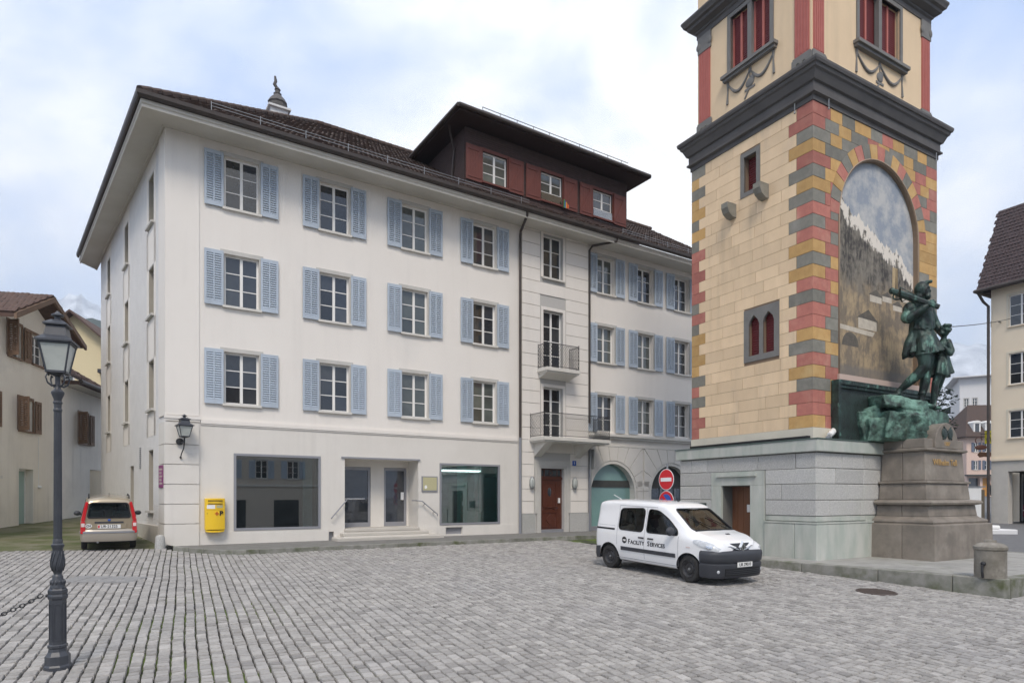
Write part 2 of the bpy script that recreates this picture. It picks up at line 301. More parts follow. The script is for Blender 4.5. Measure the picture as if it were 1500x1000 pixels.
def tiles(name, parent, O, U, V, wid, length, m, clip=None, tw=0.18, tl=0.32, kind='stuff'):
    """curved clay tiles on a roof slope: O eave corner, U along the eave, V up the slope"""
    O, U, V = Vector(O), Vector(U).normalized(), Vector(V).normalized(); Nn = U.cross(V).normalized()
    if Nn.z < 0: Nn = -Nn
    mb = MB(); rnd = random.Random(3)
    nu, nv = int(wid/tw), int(length/tl)+1
    for j in range(nv):
        for i in range(nu):
            u, v = (i+0.5*(j % 2))*tw, j*tl
            if clip and not clip(u+tw/2, v+tl/2): continue
            a = O+U*u+V*v; h = 0.03+rnd.random()*0.03; l2 = min(tl*1.12, length-v+0.02); k = rnd.uniform(-0.006, 0.006)
            p = [a+Nn*(h+k), a+U*tw*0.5+Nn*(h+0.016+k), a+U*tw*0.96+Nn*(h+k), a+V*l2+Nn*0.012, a+V*l2+U*tw*0.5+Nn*0.024, a+V*l2+U*tw*0.96+Nn*0.012]
            mb.add(p+[a, a+U*tw*0.96], [(0, 1, 4, 3), (1, 2, 5, 4), (0, 6, 7, 2, 1)])
    o = mb.build(name, m, parent, fix=False)
    if kind: o['kind'] = kind
    return o
# ------------------------------------------------------------------ frames of the two big things
BO = Vector((-10.706, 19.639, 0)); BA = math.atan2(0.5428, 0.8399)           # white building: front wall along local +x
TO = Vector((8.465, 17.690, 0)); TA = math.atan2(0.4946, 0.8691)             # tower: mural wall along local +x, other wall along +y
bd = Vector((0.8399, 0.5428)); bn = Vector((0.5428, -0.8399))
td = Vector((0.8691, 0.4946)); tn = Vector((0.4946, -0.8691))
def bloc(x, y): r = Vector((x-BO.x, y-BO.y)); return r.dot(bd), r.dot(bn)      # along the front, out from it
def tloc(x, y): r = Vector((x-TO.x, y-TO.y)); return r.dot(td), r.dot(tn)
def bw(s, q): p = Vector((BO.x, BO.y))+bd*s+bn*q; return p.x, p.y
def tw_(s, q): p = Vector((TO.x, TO.y))+td*s+tn*q; return p.x, p.y
def sl_(q): return -1.04+0.141*q           # slanting edge of the monument platform
PF = 4.66
def kerb_q(s): return 2.65*math.sqrt(max(0.0, min(1.0, (s+0.05)/1.5)))
# ------------------------------------------------------------------ ground, square, lane, road
cs = [-2500, -1000, -600, -200, -90]+list(range(-60, 121, 6))+[150, 250, 600, 1000, 2500]
mb = MB(); n = len(cs)
mb.add([(x, y, gz(x, y)-0.16) for x in cs for y in cs], [(i*n+j, (i+1)*n+j, (i+1)*n+j+1, i*n+j+1) for i in range(n-1) for j in range(n-1)])
tag(mb.build('ground', M['asphalt'], fix=False), kind='structure')
def sheet(name, pts, m, dz=0.0, step=None):
    mb = MB(); mb.poly([(x, y, gz(x, y)+dz) for x, y in pts]); return tag(mb.build(name, m, fix=False), kind='structure')
square = sheet('square', [(-24, 2), (24, 2), (24, 15), (11.2, 15.9), (7.9, 18.5), (12, 30), (6, 33), bw(21, 0.2), bw(0.2, 0.2), (-14.4, 18.0), (-24, 14.7)], M['joint'], -0.045)
sheet('lane', [(-24, 14.7), (-14.4, 17.98), (-10.75, 19.25), (-10.4, 19.9), (-20.1, 31.5), (-23, 36), (-27, 36), (-27, 14)], M['moss'], -0.012)
sheet('road', [(12, 24), (60, 5), (90, 60), (70, 110), (36, 110), (26, 60), (14, 34)], M['asphalt'], -0.03)
def cob_ok(x, y):
    if y < 5.7 or y > 31 or abs(x) > 0.83*y+1.2: return False
    s, q = bloc(x, y)
    if s > -0.15 and q < kerb_q(s)+0.13: return False
    if s <= -0.15 and y > 17.95+(x+14.4)*0.345: return False
    if s > 20 and q < 3.5: return False
    a, b = tloc(x, y)
    if a > sl_(b)-0.09 and b < PF+0.10: return False
    return True
rng = random.Random(11)
cu_, cv_ = Vector((-0.46, 0.888)), Vector((0.888, 0.46))
SV, SF, ST, near = [], [], [], []
STONE_F = [(8, 9, 10, 11), (0, 1, 5, 4), (1, 2, 6, 5), (2, 3, 7, 6), (3, 0, 4, 7), (4, 5, 9, 8), (5, 6, 10, 9), (6, 7, 11, 10), (7, 4, 8, 11)]
def stone_pts(L, w, rg):
    a, b = L/2, w/2; out = []
    j = lambda k: rg.uniform(-k, k)*1.25
    cor = [(-a+j(.007), -b+j(.006)), (a+j(.007), -b+j(.006)), (a+j(.007), b+j(.006)), (-a+j(.007), b+j(.006))]
    h = rg.uniform(-0.006, 0.005); tx, ty = j(0.05), j(0.05)
    for z, ins in ((-0.07, 1.0), (-0.016, 0.985), (0.0, 0.885)):
        for x, y in cor: out.append((x*ins, y*ins, z+(h+x*tx+y*ty if z > -0.05 else 0)))
    return out
v = -22.0
while v < 24:
    w = rng.uniform(0.122, 0.142); u = -8+rng.random()*0.2; ph = rng.random()*6
    while u < 36:
        L = rng.uniform(0.10, 0.185)
        uc, vc = u+L/2, v+w/2+0.010*math.sin(u*0.55+v*0.21)+0.005*math.sin(u*1.7+v*0.9)
        x, y = cu_.x*uc+cv_.x*vc, cu_.y*uc+cv_.y*vc
        u += L+0.018
        if not cob_ok(x, y): continue
        g = gz(x, y); near.append((x*x*0.35+y*y, x, y, g, L, w)) if y < 9.5 else None
        if y < 9.5: continue
        b = len(SV)
        for px, py, pz in stone_pts(L, w, rng):
            X, Y = x+cu_.x*px+cv_.x*py, y+cu_.y*px+cv_.y*py; SV.append((X, Y, gz(X, Y)+pz))
        SF += [tuple(b+i for i in f) for f in STONE_F]; t = rng.gauss(0.50, 0.24); ST += [t]*9
    v += w+0.020
near.sort(key=lambda q: q[0])
for q in near[300:]:
    _, x, y, g, L, w = q; b = len(SV)
    for px, py, pz in stone_pts(L, w, rng):
        X, Y = x+cu_.x*px+cv_.x*py, y+cu_.y*px+cv_.y*py; SV.append((X, Y, gz(X, Y)+pz))
    SF += [tuple(b+i for i in f) for f in STONE_F]; ST += [rng.gauss(0.50, 0.24)]*9
me = bpy.data.meshes.new('cobblestones'); me.from_pydata(SV, [], SF); me.materials.append(M['cobble'])
at = me.attributes.new('tint', 'FLOAT', 'FACE'); at.data.foreach_set('value', ST)
tag(place('cobblestones', me, square), kind='stuff')
var = []
for i in range(24):
    me = bpy.data.meshes.new('cobblestone'); me.from_pydata(stone_pts(0.145, 0.132, rng), [], STONE_F); me.materials.append(M['cobble'])
    at = me.attributes.new('tint', 'FLOAT', 'FACE'); at.data.foreach_set('value', [rng.gauss(0.52, 0.2)]*9); var.append(me)
ca = math.atan2(cu_.y, cu_.x)
for i, (_, x, y, g, L, w) in enumerate(near[:300]):
    place('cobblestone', var[i % 24], square, (x, y, g), (0, 0, ca+(math.pi if rng.random() < .5 else 0)), (L/0.145, w/0.132, 1))
# iron covers let into the cobbles
mb = MB(); mb.lathe([(0.40, -0.03), (0.40, 0.010), (0.37, 0.016), (0.0, 0.016)], 32, cap=False)
for i in range(-5, 6):
    ww = math.sqrt(max(0, 0.13-(i*0.06)**2)); mb.box(-ww, ww, i*0.06-0.012, i*0.06+0.012, 0.017, 0.024)
x, y = 7.95, 13.85
tag(mb.build('manhole_cover', mat('rusty_iron', (0.10, 0.075, 0.065), 0.7, (0.06, 0.05, 0.045), 8, 0.7), loc=(x, y, gz(x, y)+0.004), rot=(R(1.68), R(1.09), 0)), 'round rusty iron manhole cover in the cobbles before the monument kerb', 'manhole cover')
mb = MB(); mb.box(-0.75, 0.75, -0.42, 0.42, -0.05, 0.000)
for i in range(4): mb.box(-0.73+i*0.37, -0.39+i*0.37, -0.40, 0.40, 0.001, 0.005)
x, y = -8.75, 13.6
tag(mb.build('utility_cover', mat('cover_concrete', (0.26, 0.255, 0.25), 0.8, (0.2, 0.2, 0.2), 5, 0.6), loc=(x, y, gz(x, y)+0.002), rot=(R(1.68), R(1.09), R(4))), 'flat rectangular service cover set in the cobbles near the lamp post', 'service cover')
# pavement along the white building, kerb stones at its edge
mb = MB(); S = [i*0.25 for i in range(0, 9)]+[3, 4, 6, 8, 10, 12, 14, 16, 18, 20, 23, 26]
up = [bw(s, 0.0) for s in S]; lo = [bw(s, max(0.02, kerb_q(s)-0.16)) for s in S]
hz = lambda s: -0.012
for i in range(len(S)-1):
    mb.poly([(*lo[i], gz(*lo[i])+0.10), (*lo[i+1], gz(*lo[i+1])+0.10), (*up[i+1], 0.035), (*up[i], 0.035)])
pav = tag(mb.build('pavement', M['asphalt_walk'], fix=False), kind='structure')
s = 0.12
while s < 24:
    L = 0.35 if s < 2 else rng.uniform(0.9, 1.25); s2 = s+L; b = []; t = []
    for ss, qq in ((s+0.006, 0), (s2-0.006, 0), (s2-0.006, -0.16), (s+0.006, -0.16)):
        p = bw(ss, max(0.0, kerb_q(ss)+qq)); b.append((*p, gz(*p)-0.1)); t.append((*p, gz(*p)+0.104+rng.uniform(-.004, .004)))
    MB().hexa(b, t).build('kerb_stone', M['kerb'], pav); s = s2
# monument platform with granite kerb
PZ = -0.20
plat = MB(); P1 = 7.72; PI = PF-0.28
def tq(s, q, z): return (*tw_(s, q), z)
plat.poly([tq(sl_(PI)+.2, PI, PZ-.004), tq(P1, PI, PZ-.004), tq(P1, -6.5, PZ-.004), tq(sl_(-6.5)+.2, -6.5, PZ-.004)])
plat = tag(plat.build('monument_platform', M['paving'], fix=False), kind='structure')
def kblock(c4, m=None):
    b, t = [], []
    for (s_, q_) in c4:
        p = tw_(s_, q_); b.append((*p, min(gz(*p), PZ)-0.15)); t.append((*p, PZ+0.006))
    o = MB().hexa(b, t).build('kerb_stone', m or M['kerb'], plat)
    md = o.modifiers.new('b', 'BEVEL'); md.width = 0.02; md.segments = 2; return o
q = PF
for i, L in enumerate((0.95, 1.55, 1.9, 1.7, 2.0, 1.9, 1.6)):
    q0, q1 = q-0.006, q-L+0.006; w_ = 0.28
    kblock([(sl_(q1), q1), (sl_(q0), q0), (sl_(q0)+w_, q0), (sl_(q1)+w_, q1)]); q -= L
a = sl_(PF)+0.29
for L in (0.9, 1.9, 2.1, 1.9, 1.27):
    kblock([(a+0.006, PF), (a+L-0.006, PF), (a+L-0.006, PI), (a+0.006, PI)]); a += L
q = PI-0.01
for L in (2, 2, 2, 2, 2): kblock([(7.72, q), (8.0, q), (8.0, q-L+.012), (7.72, q-L+.012)]); q -= L
# the platform's slabs
for i in range(4):
    for j in range(4):
        a0 = -0.10+i*1.955; q1 = PI-.005-j*0.80
        lft = sl_(q1)+.29 if i == 0 else a0
        if q1-.8 < 1.9 and a0+1.95 > 2.4 and a0 < 5.8: continue
        c4 = [(lft+.004, q1-.796), (a0+1.951, q1-.796), (a0+1.951, q1-.004), (lft+.004, q1-.004)]
        MB().hexa([tq(*c, PZ-.05) for c in c4], [tq(*c, PZ+rng.uniform(.002, .006)) for c in c4]).build('paving_slab', M['paving'], plat)
# ------------------------------------------------------------------ the white corner building
bld = empty('corner_building', BO, BA, 'long white four-storey corner building with blue shutters and brown tiled roof', 'building')
LWD = Vector((-0.1163, 0.9932, 0)); LWL = 14.6
LA = math.atan2(-LWD.y, -LWD.x); LM = frame(LWD*LWL, -LWD)                       # left wall, x runs towards the corner
WIN = {}; WSEED = [0]
def win_meshes(w, h, rows, m_frame, fr=0.06, mid=0.09, bar=0.03, cols=2):
    key = (w, h, rows, m_frame.name, cols)
    if key in WIN: return WIN[key]
    f = MB(); f.box(0, fr, 0, .06, 0, h); f.box(w-fr, w, 0, .06, 0, h); f.box(fr, w-fr, 0, .06, 0, fr); f.box(fr, w-fr, 0, .06, h-fr, h)
    pw = (w-2*fr-mid*(cols-1))/cols; ph = (h-2*fr-bar*(rows-1))/rows
    for c in range(1, cols): x = fr+c*pw+(c-1)*mid; f.box(x, x+mid, -.012, .05, fr, h-fr)
    for c in range(cols):
        x = fr+c*(pw+mid)
        for r in range(1, rows): z = fr+r*ph+(r-1)*bar; f.box(x, x+pw, .004, .045, z, z+bar)
    pn = MB(); pn.box(0, pw, 0, .008, 0, ph)
    pos = [(fr+c*(pw+mid), fr+r*(ph+bar)) for c in range(cols) for r in range(rows)]
    WIN[key] = (f.mesh('window', m_frame), pn.mesh('pane', M['pane']), pos); return WIN[key]
SILL = {}
def sill_mesh(w, m, d=0.1, h=0.07, deep=0.2):
    k = (round(w, 2), m.name)
    if k not in SILL: SILL[k] = MB().box(-0.07, w+0.07, -d, deep, -h, 0).mesh('sill', m)
    return SILL[k]
SUR = {}
def surround_mesh(w, h, m, t=0.13, d=0.022):
    k = (round(w, 2), round(h, 2), m.name)
    if k not in SUR:
        b = MB(); b.box(-t, -0.002, -d, 0, 0, h+t); b.box(w+0.002, w+t, -d, 0, 0, h+t); b.box(-0.002, w+0.002, -d, 0, h+0.002, h+t); SUR[k] = b.mesh('surround', m)
    return SUR[k]
def window(parent, x, z, w, h, rows=3, y=0.0, rz=0.0, base=None, m_frame=None, m_sill=None, m_sur=None, inset=0.13, sill=True, sur=True, cols=2, panes=True, m_pane=None, name='window'):
    """x, z: lower left corner of the opening in the wall's own frame (base matrix)"""
    fm, pm, pos = win_meshes(w, h, rows, m_frame or M['wood_white'], cols=cols)
    p = (base or Matrix()) @ Vector((x, y, z)); inn = (base.to_3x3() if base else Matrix.Identity(3)) @ Vector((0, 1, 0))
    o = place(name, fm, parent, p+inn*inset, (0, 0, rz))
    if panes:
        WSEED[0] += 1; pale = (WSEED[0]*7919) % 10 < 4; pm2 = pm
        if pale:
            kk = (pm.name, 'pale')
            if kk not in WIN: WIN[kk] = pm.copy(); WIN[kk].materials.clear(); WIN[kk].materials.append(M['pane_pale'])
            pm2 = WIN[kk]
        for i_, (px, pz) in enumerate(pos):
            place('pane', pm2 if pale and i_ % 3 < 3 else pm, o, (px, 0.022, pz))
    if sill: place('sill', sill_mesh(w, m_sill or M['trim']), o, (0, -inset, 0))
    if sur: place('surround', surround_mesh(w, h, m_sur or M['surround']), o, (0, -inset, 0))
    return o
def shutter_mesh(w, h, m, slat=0.075, key=None, brace=False):
    k = (w, h, m.name, brace)
    if k in SHT: return SHT[k]
    b = MB(); st = 0.065
    b.box(0, st, 0, .04, 0, h); b.box(w-st, w, 0, .04, 0, h)
    if brace:
        b.box(st, w-st, .006, .034, 0, h)
        for zz in (0.12, h-0.2): b.box(st, w-st, -.012, .006, zz, zz+.09)
        b.prism([(st, -.012, .2), (st+.09, -.012, .2), (w-st, -.012, h-.2), (w-st-.09, -.012, h-.2)], (0, .018, 0))
        for i in range(1, 5): b.box(st+(w-2*st)*i/5-.004, st+(w-2*st)*i/5+.004, .002, .01, .02, h-.02)
    else:
        b.box(st, w-st, 0, .04, 0, .14); b.box(st, w-st, 0, .04, h-.12, h); b.box(w/2-.018, w/2+.018, -.006, .04, .14, h-.12)
        n = int((h-.26)/slat)
        for i in range(n):
            z = .14+i*(h-.26)/n; b.add([(st, .006, z), (w-st, .006, z), (w-st, .034, z+slat*.95), (st, .034, z+slat*.95), (st, -.004, z+.014), (w-st, -.004, z+.014)], [(0, 1, 2, 3), (0, 4, 5, 1), (4, 3, 2, 5)])
    SHT[k] = b.mesh('shutter', m, fix=False); return SHT[k]
def hinge_bits(o, w, h):
    pass
XW = [1.67, 4.74, 7.82, 10.89]; ZW = [4.58, 7.75, 10.92]; WW, WH = 1.06, 1.68
XR = [17.38, 19.90, 22.42, 24.95]
holes = [(x, x+WW, z, z+WH) for x in XW for z in ZW]
up = MB(); wall(up, 0.0, 13.2, 3.95, 13.05, holes, depth=0.24); up.build('wall', M['white'], bld, fix=False)
g = MB(); gh = [(1.98, 4.73, .50, 2.95, .12), (5.63, 8.49, .42, 2.94, .95), (9.42, 12.11, .50, 2.85, .12), (9.66, 10.40, .10, .36, .2), (5.06, 5.24, .02, .34, .2)]
wall(g, 0.0, 13.2, -0.6, 3.95, gh); g.build('ground_floor_wall', M['white_low'], bld, fix=False)
MB().box(0.95, 1.98, -0.018, 0, -0.5, 0.44).box(1.98, 5.04, -0.018, 0, -.5, .44).build('plinth', M['white_low'], bld)
MB().box(8.75, 9.64, -0.018, 0, -0.5, 0.44).box(10.42, 13.2, -0.018, 0, -.5, .44).box(9.64, 10.42, -.018, 0, .38, .44).build('plinth', M['white_low'], bld)
MB().box(9.66, 10.40, .12, .14, .10, .36).build('cellar_grille', M['alu'], bld); MB().box(5.06, 5.24, .12, .14, .02, .34).build('cellar_grille', M['alu'], bld)
sc_ = MB(); sc_.box(0.97, 13.0, -0.055, 0.0, 3.90, 4.03).box(0.97, 13.0, -0.03, 0, 3.85, 3.90); sc_.build('string_course', M['white'], bld)
MB().box(0.0, 0.93, -0.03, 0.0, 4.12, 12.98).build('corner_strip', M['white'], bld)
MB().box(-.05, .97, -.075, 0, 4.0, 4.10).box(-.04, .95, -.05, 0, 3.93, 4.0).build('corner_cap', M['white'], bld)
lcorner = lambda d: tuple(LWD*d)
z = -0.5
for i, h in enumerate((1.22, .62, .62, .62, .62, .70)):
    b = MB(); b.prism([(0.93, -0.045, z+.012), (0.93, 0.0, z+.012), (0.02, 0.0, z+.012), (-0.10*LWD.x+LWD.x*.9-0.045, LWD.y*.9, z+.012), (-0.045, -0.045, z+.012)], (0, 0, h-.024)); b.build('quoin_block', M['white_low'], bld); z += h
# windows and shutters of the left part
GS = 'w'
def std_window(x, z, sh=True):
    window(bld, x, z, WW, WH)
    sm = shutter_mesh(0.56, 1.76, M['blue'])
    place('shutter', sm, bld, (x-0.60, -0.085, z-0.03), (0, 0, R(3)*0))
    place('shutter', sm, bld, (x+WW+0.04, -0.085, z-0.03))
hm = MB(); hm.box(0, .03, -.03, 0, 0, .05)
for x in XW:
    for z in ZW: std_window(x, z)
# shop windows
def shop(x0, x1, z0, z1, m_in, nm):
    f = MB(); t = 0.04
    f.box(x0-.035, x0+t, -.03, .10, z0-.035, z1+.035); f.box(x1-t, x1+.035, -.03, .10, z0-.035, z1+.035); f.box(x0+t, x1-t, -.03, .10, z0-.035, z0+t); f.box(x0+t, x1-t, -.03, .10, z1-t, z1+.035)
    o = f.build('shop_window', M['alu'], bld)
    MB().box(x0+t, x1-t, .03, .04, z0+t, z1-t).build('pane', M['clear'], o)
    b = MB(); xe = .75 if nm == 'a' else 1.0; y0, y1 = .11, (3.2 if nm == 'a' else 1.9)
    b.poly([(x0, y1, z0-.3), (x1+xe, y1, z0-.3), (x1+xe, y1, z1+.3), (x0, y1, z1+.3)]); b.poly([(x0-.3, y0, z0-.3), (x0-.3, y1, z0-.3), (x0-.3, y1, z1+.3), (x0-.3, y0, z1+.3)])
    b.poly([(x0-.3, y0, z0-.02), (x1+xe, y0, z0-.02), (x1+xe, y1, z0-.02), (x0-.3, y1, z0-.02)]); b.poly([(x0-.3, y0, z1+.1), (x1+xe, y0, z1+.1), (x1+xe, y1, z1+.1), (x0-.3, y1, z1+.1)])
    b.poly([(x1+xe, y0, z0-.3), (x1+xe, y1, z0-.3), (x1+xe, y1, z1+.3), (x1+xe, y0, z1+.3)])
    b.build('shop_interior', m_in, o, fix=False); return o
s1 = shop(1.98, 4.73, .50, 2.95, M['shopdim'], 'a')
MB().box(4.30, 4.62, .5, .56, .5, 2.95).build('panel', M['rooms'], s1)
s2 = shop(9.42, 12.11, .50, 2.85, M['rooms'], 'b')
MB().box(9.2, 11.0, 1.6, 1.66, .5, 2.85).build('panel', M['alu'], s2)
MB().tube([(9.6, .5, 2.62), (11.85, .5, 2.62)], .045, 8).build('tube_lamp', M['tube'], s2)
MB().box(11.45, 12.07, .34, .38, .52, 2.84).build('panel', M['rooms'], s2); MB().box(11.36, 11.42, .30, .35, .9, 2.6).build('post', M['wood_white'], s2)
# entrance recess with two glass doors, steps and handrails
rc = MB(); wall(rc, 5.63, 8.49, .42, 2.94, [(5.75, 6.95, .43, 2.70, .15), (7.48, 8.42, .43, 2.70, .15)], y=.95); rc.build('recess_wall', M['white_low'], bld, fix=False)
MB().box(5.5, 8.55, -0.05, 0, 2.94, 3.0).build('recess_lintel', M['alu'], bld)
for a, b in ((5.75, 6.95), (7.48, 8.42)):
    f = MB(); t = .09
    f.box(a, a+t, 1.0, 1.08, .44, 2.69); f.box(b-t, b, 1.0, 1.08, .44, 2.69); f.box(a+t, b-t, 1.0, 1.08, .44, .60); f.box(a+t, b-t, 1.0, 1.08, 2.58, 2.69)
    d = f.build('glass_door', M['alu'], bld); MB().box(a+t, b-t, 1.03, 1.04, .60, 2.58).build('pane', M['pane'], d)
    MB().box(b-.24, b-.13, .94, 1.0, 1.45, 1.75).build('letter_box', M['signwhite'], d) if a > 7 else MB().tube([(a+.2, .95, 1.5), (b-.25, .95, 1.5)], .025, 8).build('handle', M['chrome'], d)
for i, (a, b, y0, y1, z0, z1) in enumerate(((5.60, 8.52, -.06, .96, .32, .425), (5.45, 8.75, -.40, 0.0, .18, .285), (5.15, 9.2, -.78, 0.0, -.1, .135))):
    o = MB().box(a, b, y0, y1, z0, z1).build('step', M['concrete'], bld); md = o.modifiers.new('b', 'BEVEL'); md.width = .015
MB().box(5.47, 8.73, -.385, 0, .13, .18).box(5.62, 8.5, -.03, 0, .28, .32).build('step_riser', M['white_low'], bld)
MB().tube([(5.12, -.10, .80), (5.14, -.16, .86), (5.62, -.16, 1.42), (5.66, -.12, 1.44)], .022, 8).tube([(5.3, -.16, 1.04), (5.3, 0, 1.0)], .014, 6).tube([(5.55, -.16, 1.33), (5.55, 0, 1.29)], .014, 6).build('handrail', M['alu'], bld)
MB().tube([(8.32, .2, 1.43), (8.35, -.14, 1.43), (8.58, -.16, 1.40), (9.22, -.16, .90), (9.24, -.1, .84)], .022, 8).tube([(8.7, -.16, 1.30), (8.7, 0, 1.26)], .014, 6).tube([(9.1, -.16, .99), (9.1, 0, .95)], .014, 6).build('handrail', M['alu'], bld)
pq = MB().box(8.62, 9.28, -.05, 0, 1.78, 2.36).build('notice_plaque', M['alu'], bld); MB().box(8.66, 9.24, -.056, -.05, 1.82, 2.32).build('plaque_face', M['notice'], pq); MB().prism([(8.72, -.058, 1.9), (8.78, -.058, 1.87), (8.84, -.058, 1.93), (8.80, -.058, 2.02), (8.73, -.058, 2.0)], (0, .002, 0)).build('plaque_emblem', M['signwhite'], pq)
# centre bay with banded plaster
RX0, RX1, RY = 13.2, 16.76, -0.10
rh = [(14.28, 15.34, 11.02, 12.88, .3), (14.28, 15.34, 7.05, 9.62, .3), (14.28, 15.34, 4.12, 6.30, .3), (14.15, 15.40, -0.2, 2.80, .32)]
b = MB(); wall(b, RX0, RX1, -.6, 13.05, rh, y=RY+0.02); b.poly([(RX0, RY+.02, -.6), (RX0, 0, -.6), (RX0, 0, 13.05), (RX0, RY+.02, 13.05)]); b.poly([(RX1, RY+.02, -.6), (RX1, 0, -.6), (RX1, 0, 13.05), (RX1, RY+.02, 13.05)])
b.build('bay_wall', mat('bay_groove', (0.50, 0.49, 0.47), 0.9), bld, fix=False)
zc_ = .86; k = 0
while zc_ < 13.0:
    h = min(.522, 13.04-zc_); segs = [(RX0-.015, RX1+.015)]
    for (a, c, z0, z1, _) in rh:
        m_ = .17 if z0 > 0 else .36
        if zc_+h > z0-(.02 if z0 > 10 else 0) and zc_ < z1+m_:
            segs = [(RX0-.015, a-m_), (c+m_, RX1+.015)]
    for a, c in segs:
        MB().box(a, c, RY-.012, RY+.03, zc_+.011, zc_+h-.011).build('plaster_band', M['white'], bld)
    zc_ += .522
for a, c in ((RX0-.03, 13.84), (15.71, RX1+.03)):
    MB().box(a, c, RY-.04, RY+.03, -.5, .85).build('granite_socle', M['granite'], bld)
for (a, c, z0, z1, _) in rh[:3]:
    window(bld, a, z0, c-a, z1-z0, rows=3 if z0 > 10 else 4, y=RY, inset=.18, sill=(z0 > 10), m_sill=M['trim'], m_sur=M['white'])
# balconies
def balcony(x0, x1, zf, pr, rail, br):
    bm_ = MB().box(x0, x1, RY-pr, RY+.02, zf-.14, zf).box(x0+.05, x1-.05, RY-pr+.05, RY+.02, zf-.2, zf-.14)
    if br: 
        for xx in (x0+.25, x1-1.2): bm_.prism([(xx, RY, zf-.2), (xx, RY-pr+.15, zf-.2), (xx, RY, zf-.78)], (.38, 0, 0))
    else: bm_.prism([(x0+.1, RY, zf-.2), (x0+.1, RY-pr+.1, zf-.2), (x0+.1, RY, zf-.38)], (x1-x0-.2, 0, 0))
    o = bm_.build('balcony', M['trim'], bld)
    r = MB(); H = rail; y = RY-pr+.05
    P = [(x0+.05, RY), (x0+.05, y), (x1-.05, y), (x1-.05, RY)]
    for (ax, ay), (cx_, cy_) in zip(P, P[1:]):
        d = Vector((cx_-ax, cy_-ay, 0)); L = d.length; d.normalize(); A = Vector((ax, ay, zf))
        for zz in (.06, H): r.tube([A+Vector((0, 0, zz)), A+d*L+Vector((0, 0, zz))], .014, 5)
        r.tube([A, A+Vector((0, 0, H+.06))], .018, 6); r.tube([A+d*L, A+d*L+Vector((0, 0, H+.06))], .018, 6)
        nn = max(2, int(L/.105)); st = L/nn
        for i in range(nn+1):
            for sg in (-1, 1):
                pts = [A+d*min(L, max(0, i*st+sg*st*.5*math.sin(t*math.pi/2)))+Vector((0, 0, .06+(H-.06)*t/12)) for t in range(13)]
                r.tube(pts, .0065, 4, cap=False)
    r.build('railing', M['iron'], o, fix=False)
balcony(13.95, 15.75, 7.02, .72, 1.02, False)
balcony(13.55, 17.15, 4.06, 1.10, 1.0, True)
# panelled street door in its stone surround
b = MB(); 
for t, d in ((.34, .035), (.22, .06)):
    b.box(14.15-t, 14.15-t+.13, RY-d, RY+.02, -.1 if t < .3 else .86, 2.80+t); b.box(15.40+t-.13, 15.40+t, RY-d, RY+.02, -.1 if t < .3 else .86, 2.80+t); b.box(14.15-t+.13, 15.40+t-.13, RY-d, RY+.02, 2.80+t-.13, 2.80+t)
b.box(14.05, 14.148, RY-.03, RY+.02, -.1, 2.9); b.box(15.402, 15.5, RY-.03, RY+.02, -.1, 2.9); b.box(14.148, 15.402, RY-.03, RY+.02, 2.802, 2.9)
b.build('door_surround', M['surround'], bld)
Y = RY+.15
dr = MB().box(14.16, 15.39, Y, Y+.06, .16, 2.79).box(14.16, 15.39, Y-.05, Y, 2.33, 2.42)
dr = dr.build('street_door', M['doorwood'], bld)
p = MB()
def ring(p, x0, x1, z0, z1, t, y0, y1): p.box(x0, x0+t, y0, y1, z0, z1); p.box(x1-t, x1, y0, y1, z0, z1); p.box(x0+t, x1-t, y0, y1, z0, z0+t); p.box(x0+t, x1-t, y0, y1, z1-t, z1)
ring(p, 14.34, 15.10, 1.12, 2.22, .05, Y-.03, Y); ring(p, 14.30, 15.14, .24, .92, .04, Y-.025, Y)
for i in range(9):
    a = math.pi*i/8; p.tube([(14.42+.6*i/8, Y-.015, 1.02+.09*math.sin(a)), (14.42+.6*(i+1)/8, Y-.015, 1.02+.09*math.sin(math.pi*(i+1)/8))], .02, 5) if i < 8 else None
p.prism([(14.72, Y-.03, .34), (14.92, Y-.03, .58), (14.72, Y-.03, .82), (14.52, Y-.03, .58)], (0, .03, 0))
p.build('moulding', M['doorwood'], dr)
MB().ball((14.72, Y-.005, 1.78), (.10, .015, .19)).build('oval_window', M['pane'], dr)
MB().box(14.24, 15.31, Y-.012, Y, 2.47, 2.74).build('transom_pane', M['pane'], dr)
t_ = MB(); t_.box(14.4, 14.44, Y-.03, Y-.01, 2.47, 2.74); t_.box(15.1, 15.14, Y-.03, Y-.01, 2.47, 2.74); t_.lathe([(.10, -.01), (.10, .01), (.075, .01), (.075, -.01), (.10, -.01)], 16, (14.77, Y-.02, 2.605), ax=Matrix.Rotation(R(90), 3, 'X'), cap=False); t_.build('transom_grille', M['doorwood'], dr)
MB().box(15.18, 15.27, Y-.05, Y, 1.30, 1.52).build('lock_plate', M['signwhite'], dr)
MB().tube([(15.12, Y-.02, 1.08), (15.12, Y-.07, 1.08), (15.02, Y-.07, 1.08)], .014, 6).build('handle', M['iron'], dr)
MB().box(14.16, 15.39, RY+.02, Y+.06, -.05, .16).build('door_step', M['alu'], bld)
nb = MB().box(15.86, 16.06, RY-.03, RY-.012, 2.95, 3.17).build('house_number', M['signblue'], bld); text('1', .19, M['signwhite'], 'lettering', nb, (15.96, RY-.033, 3.06))
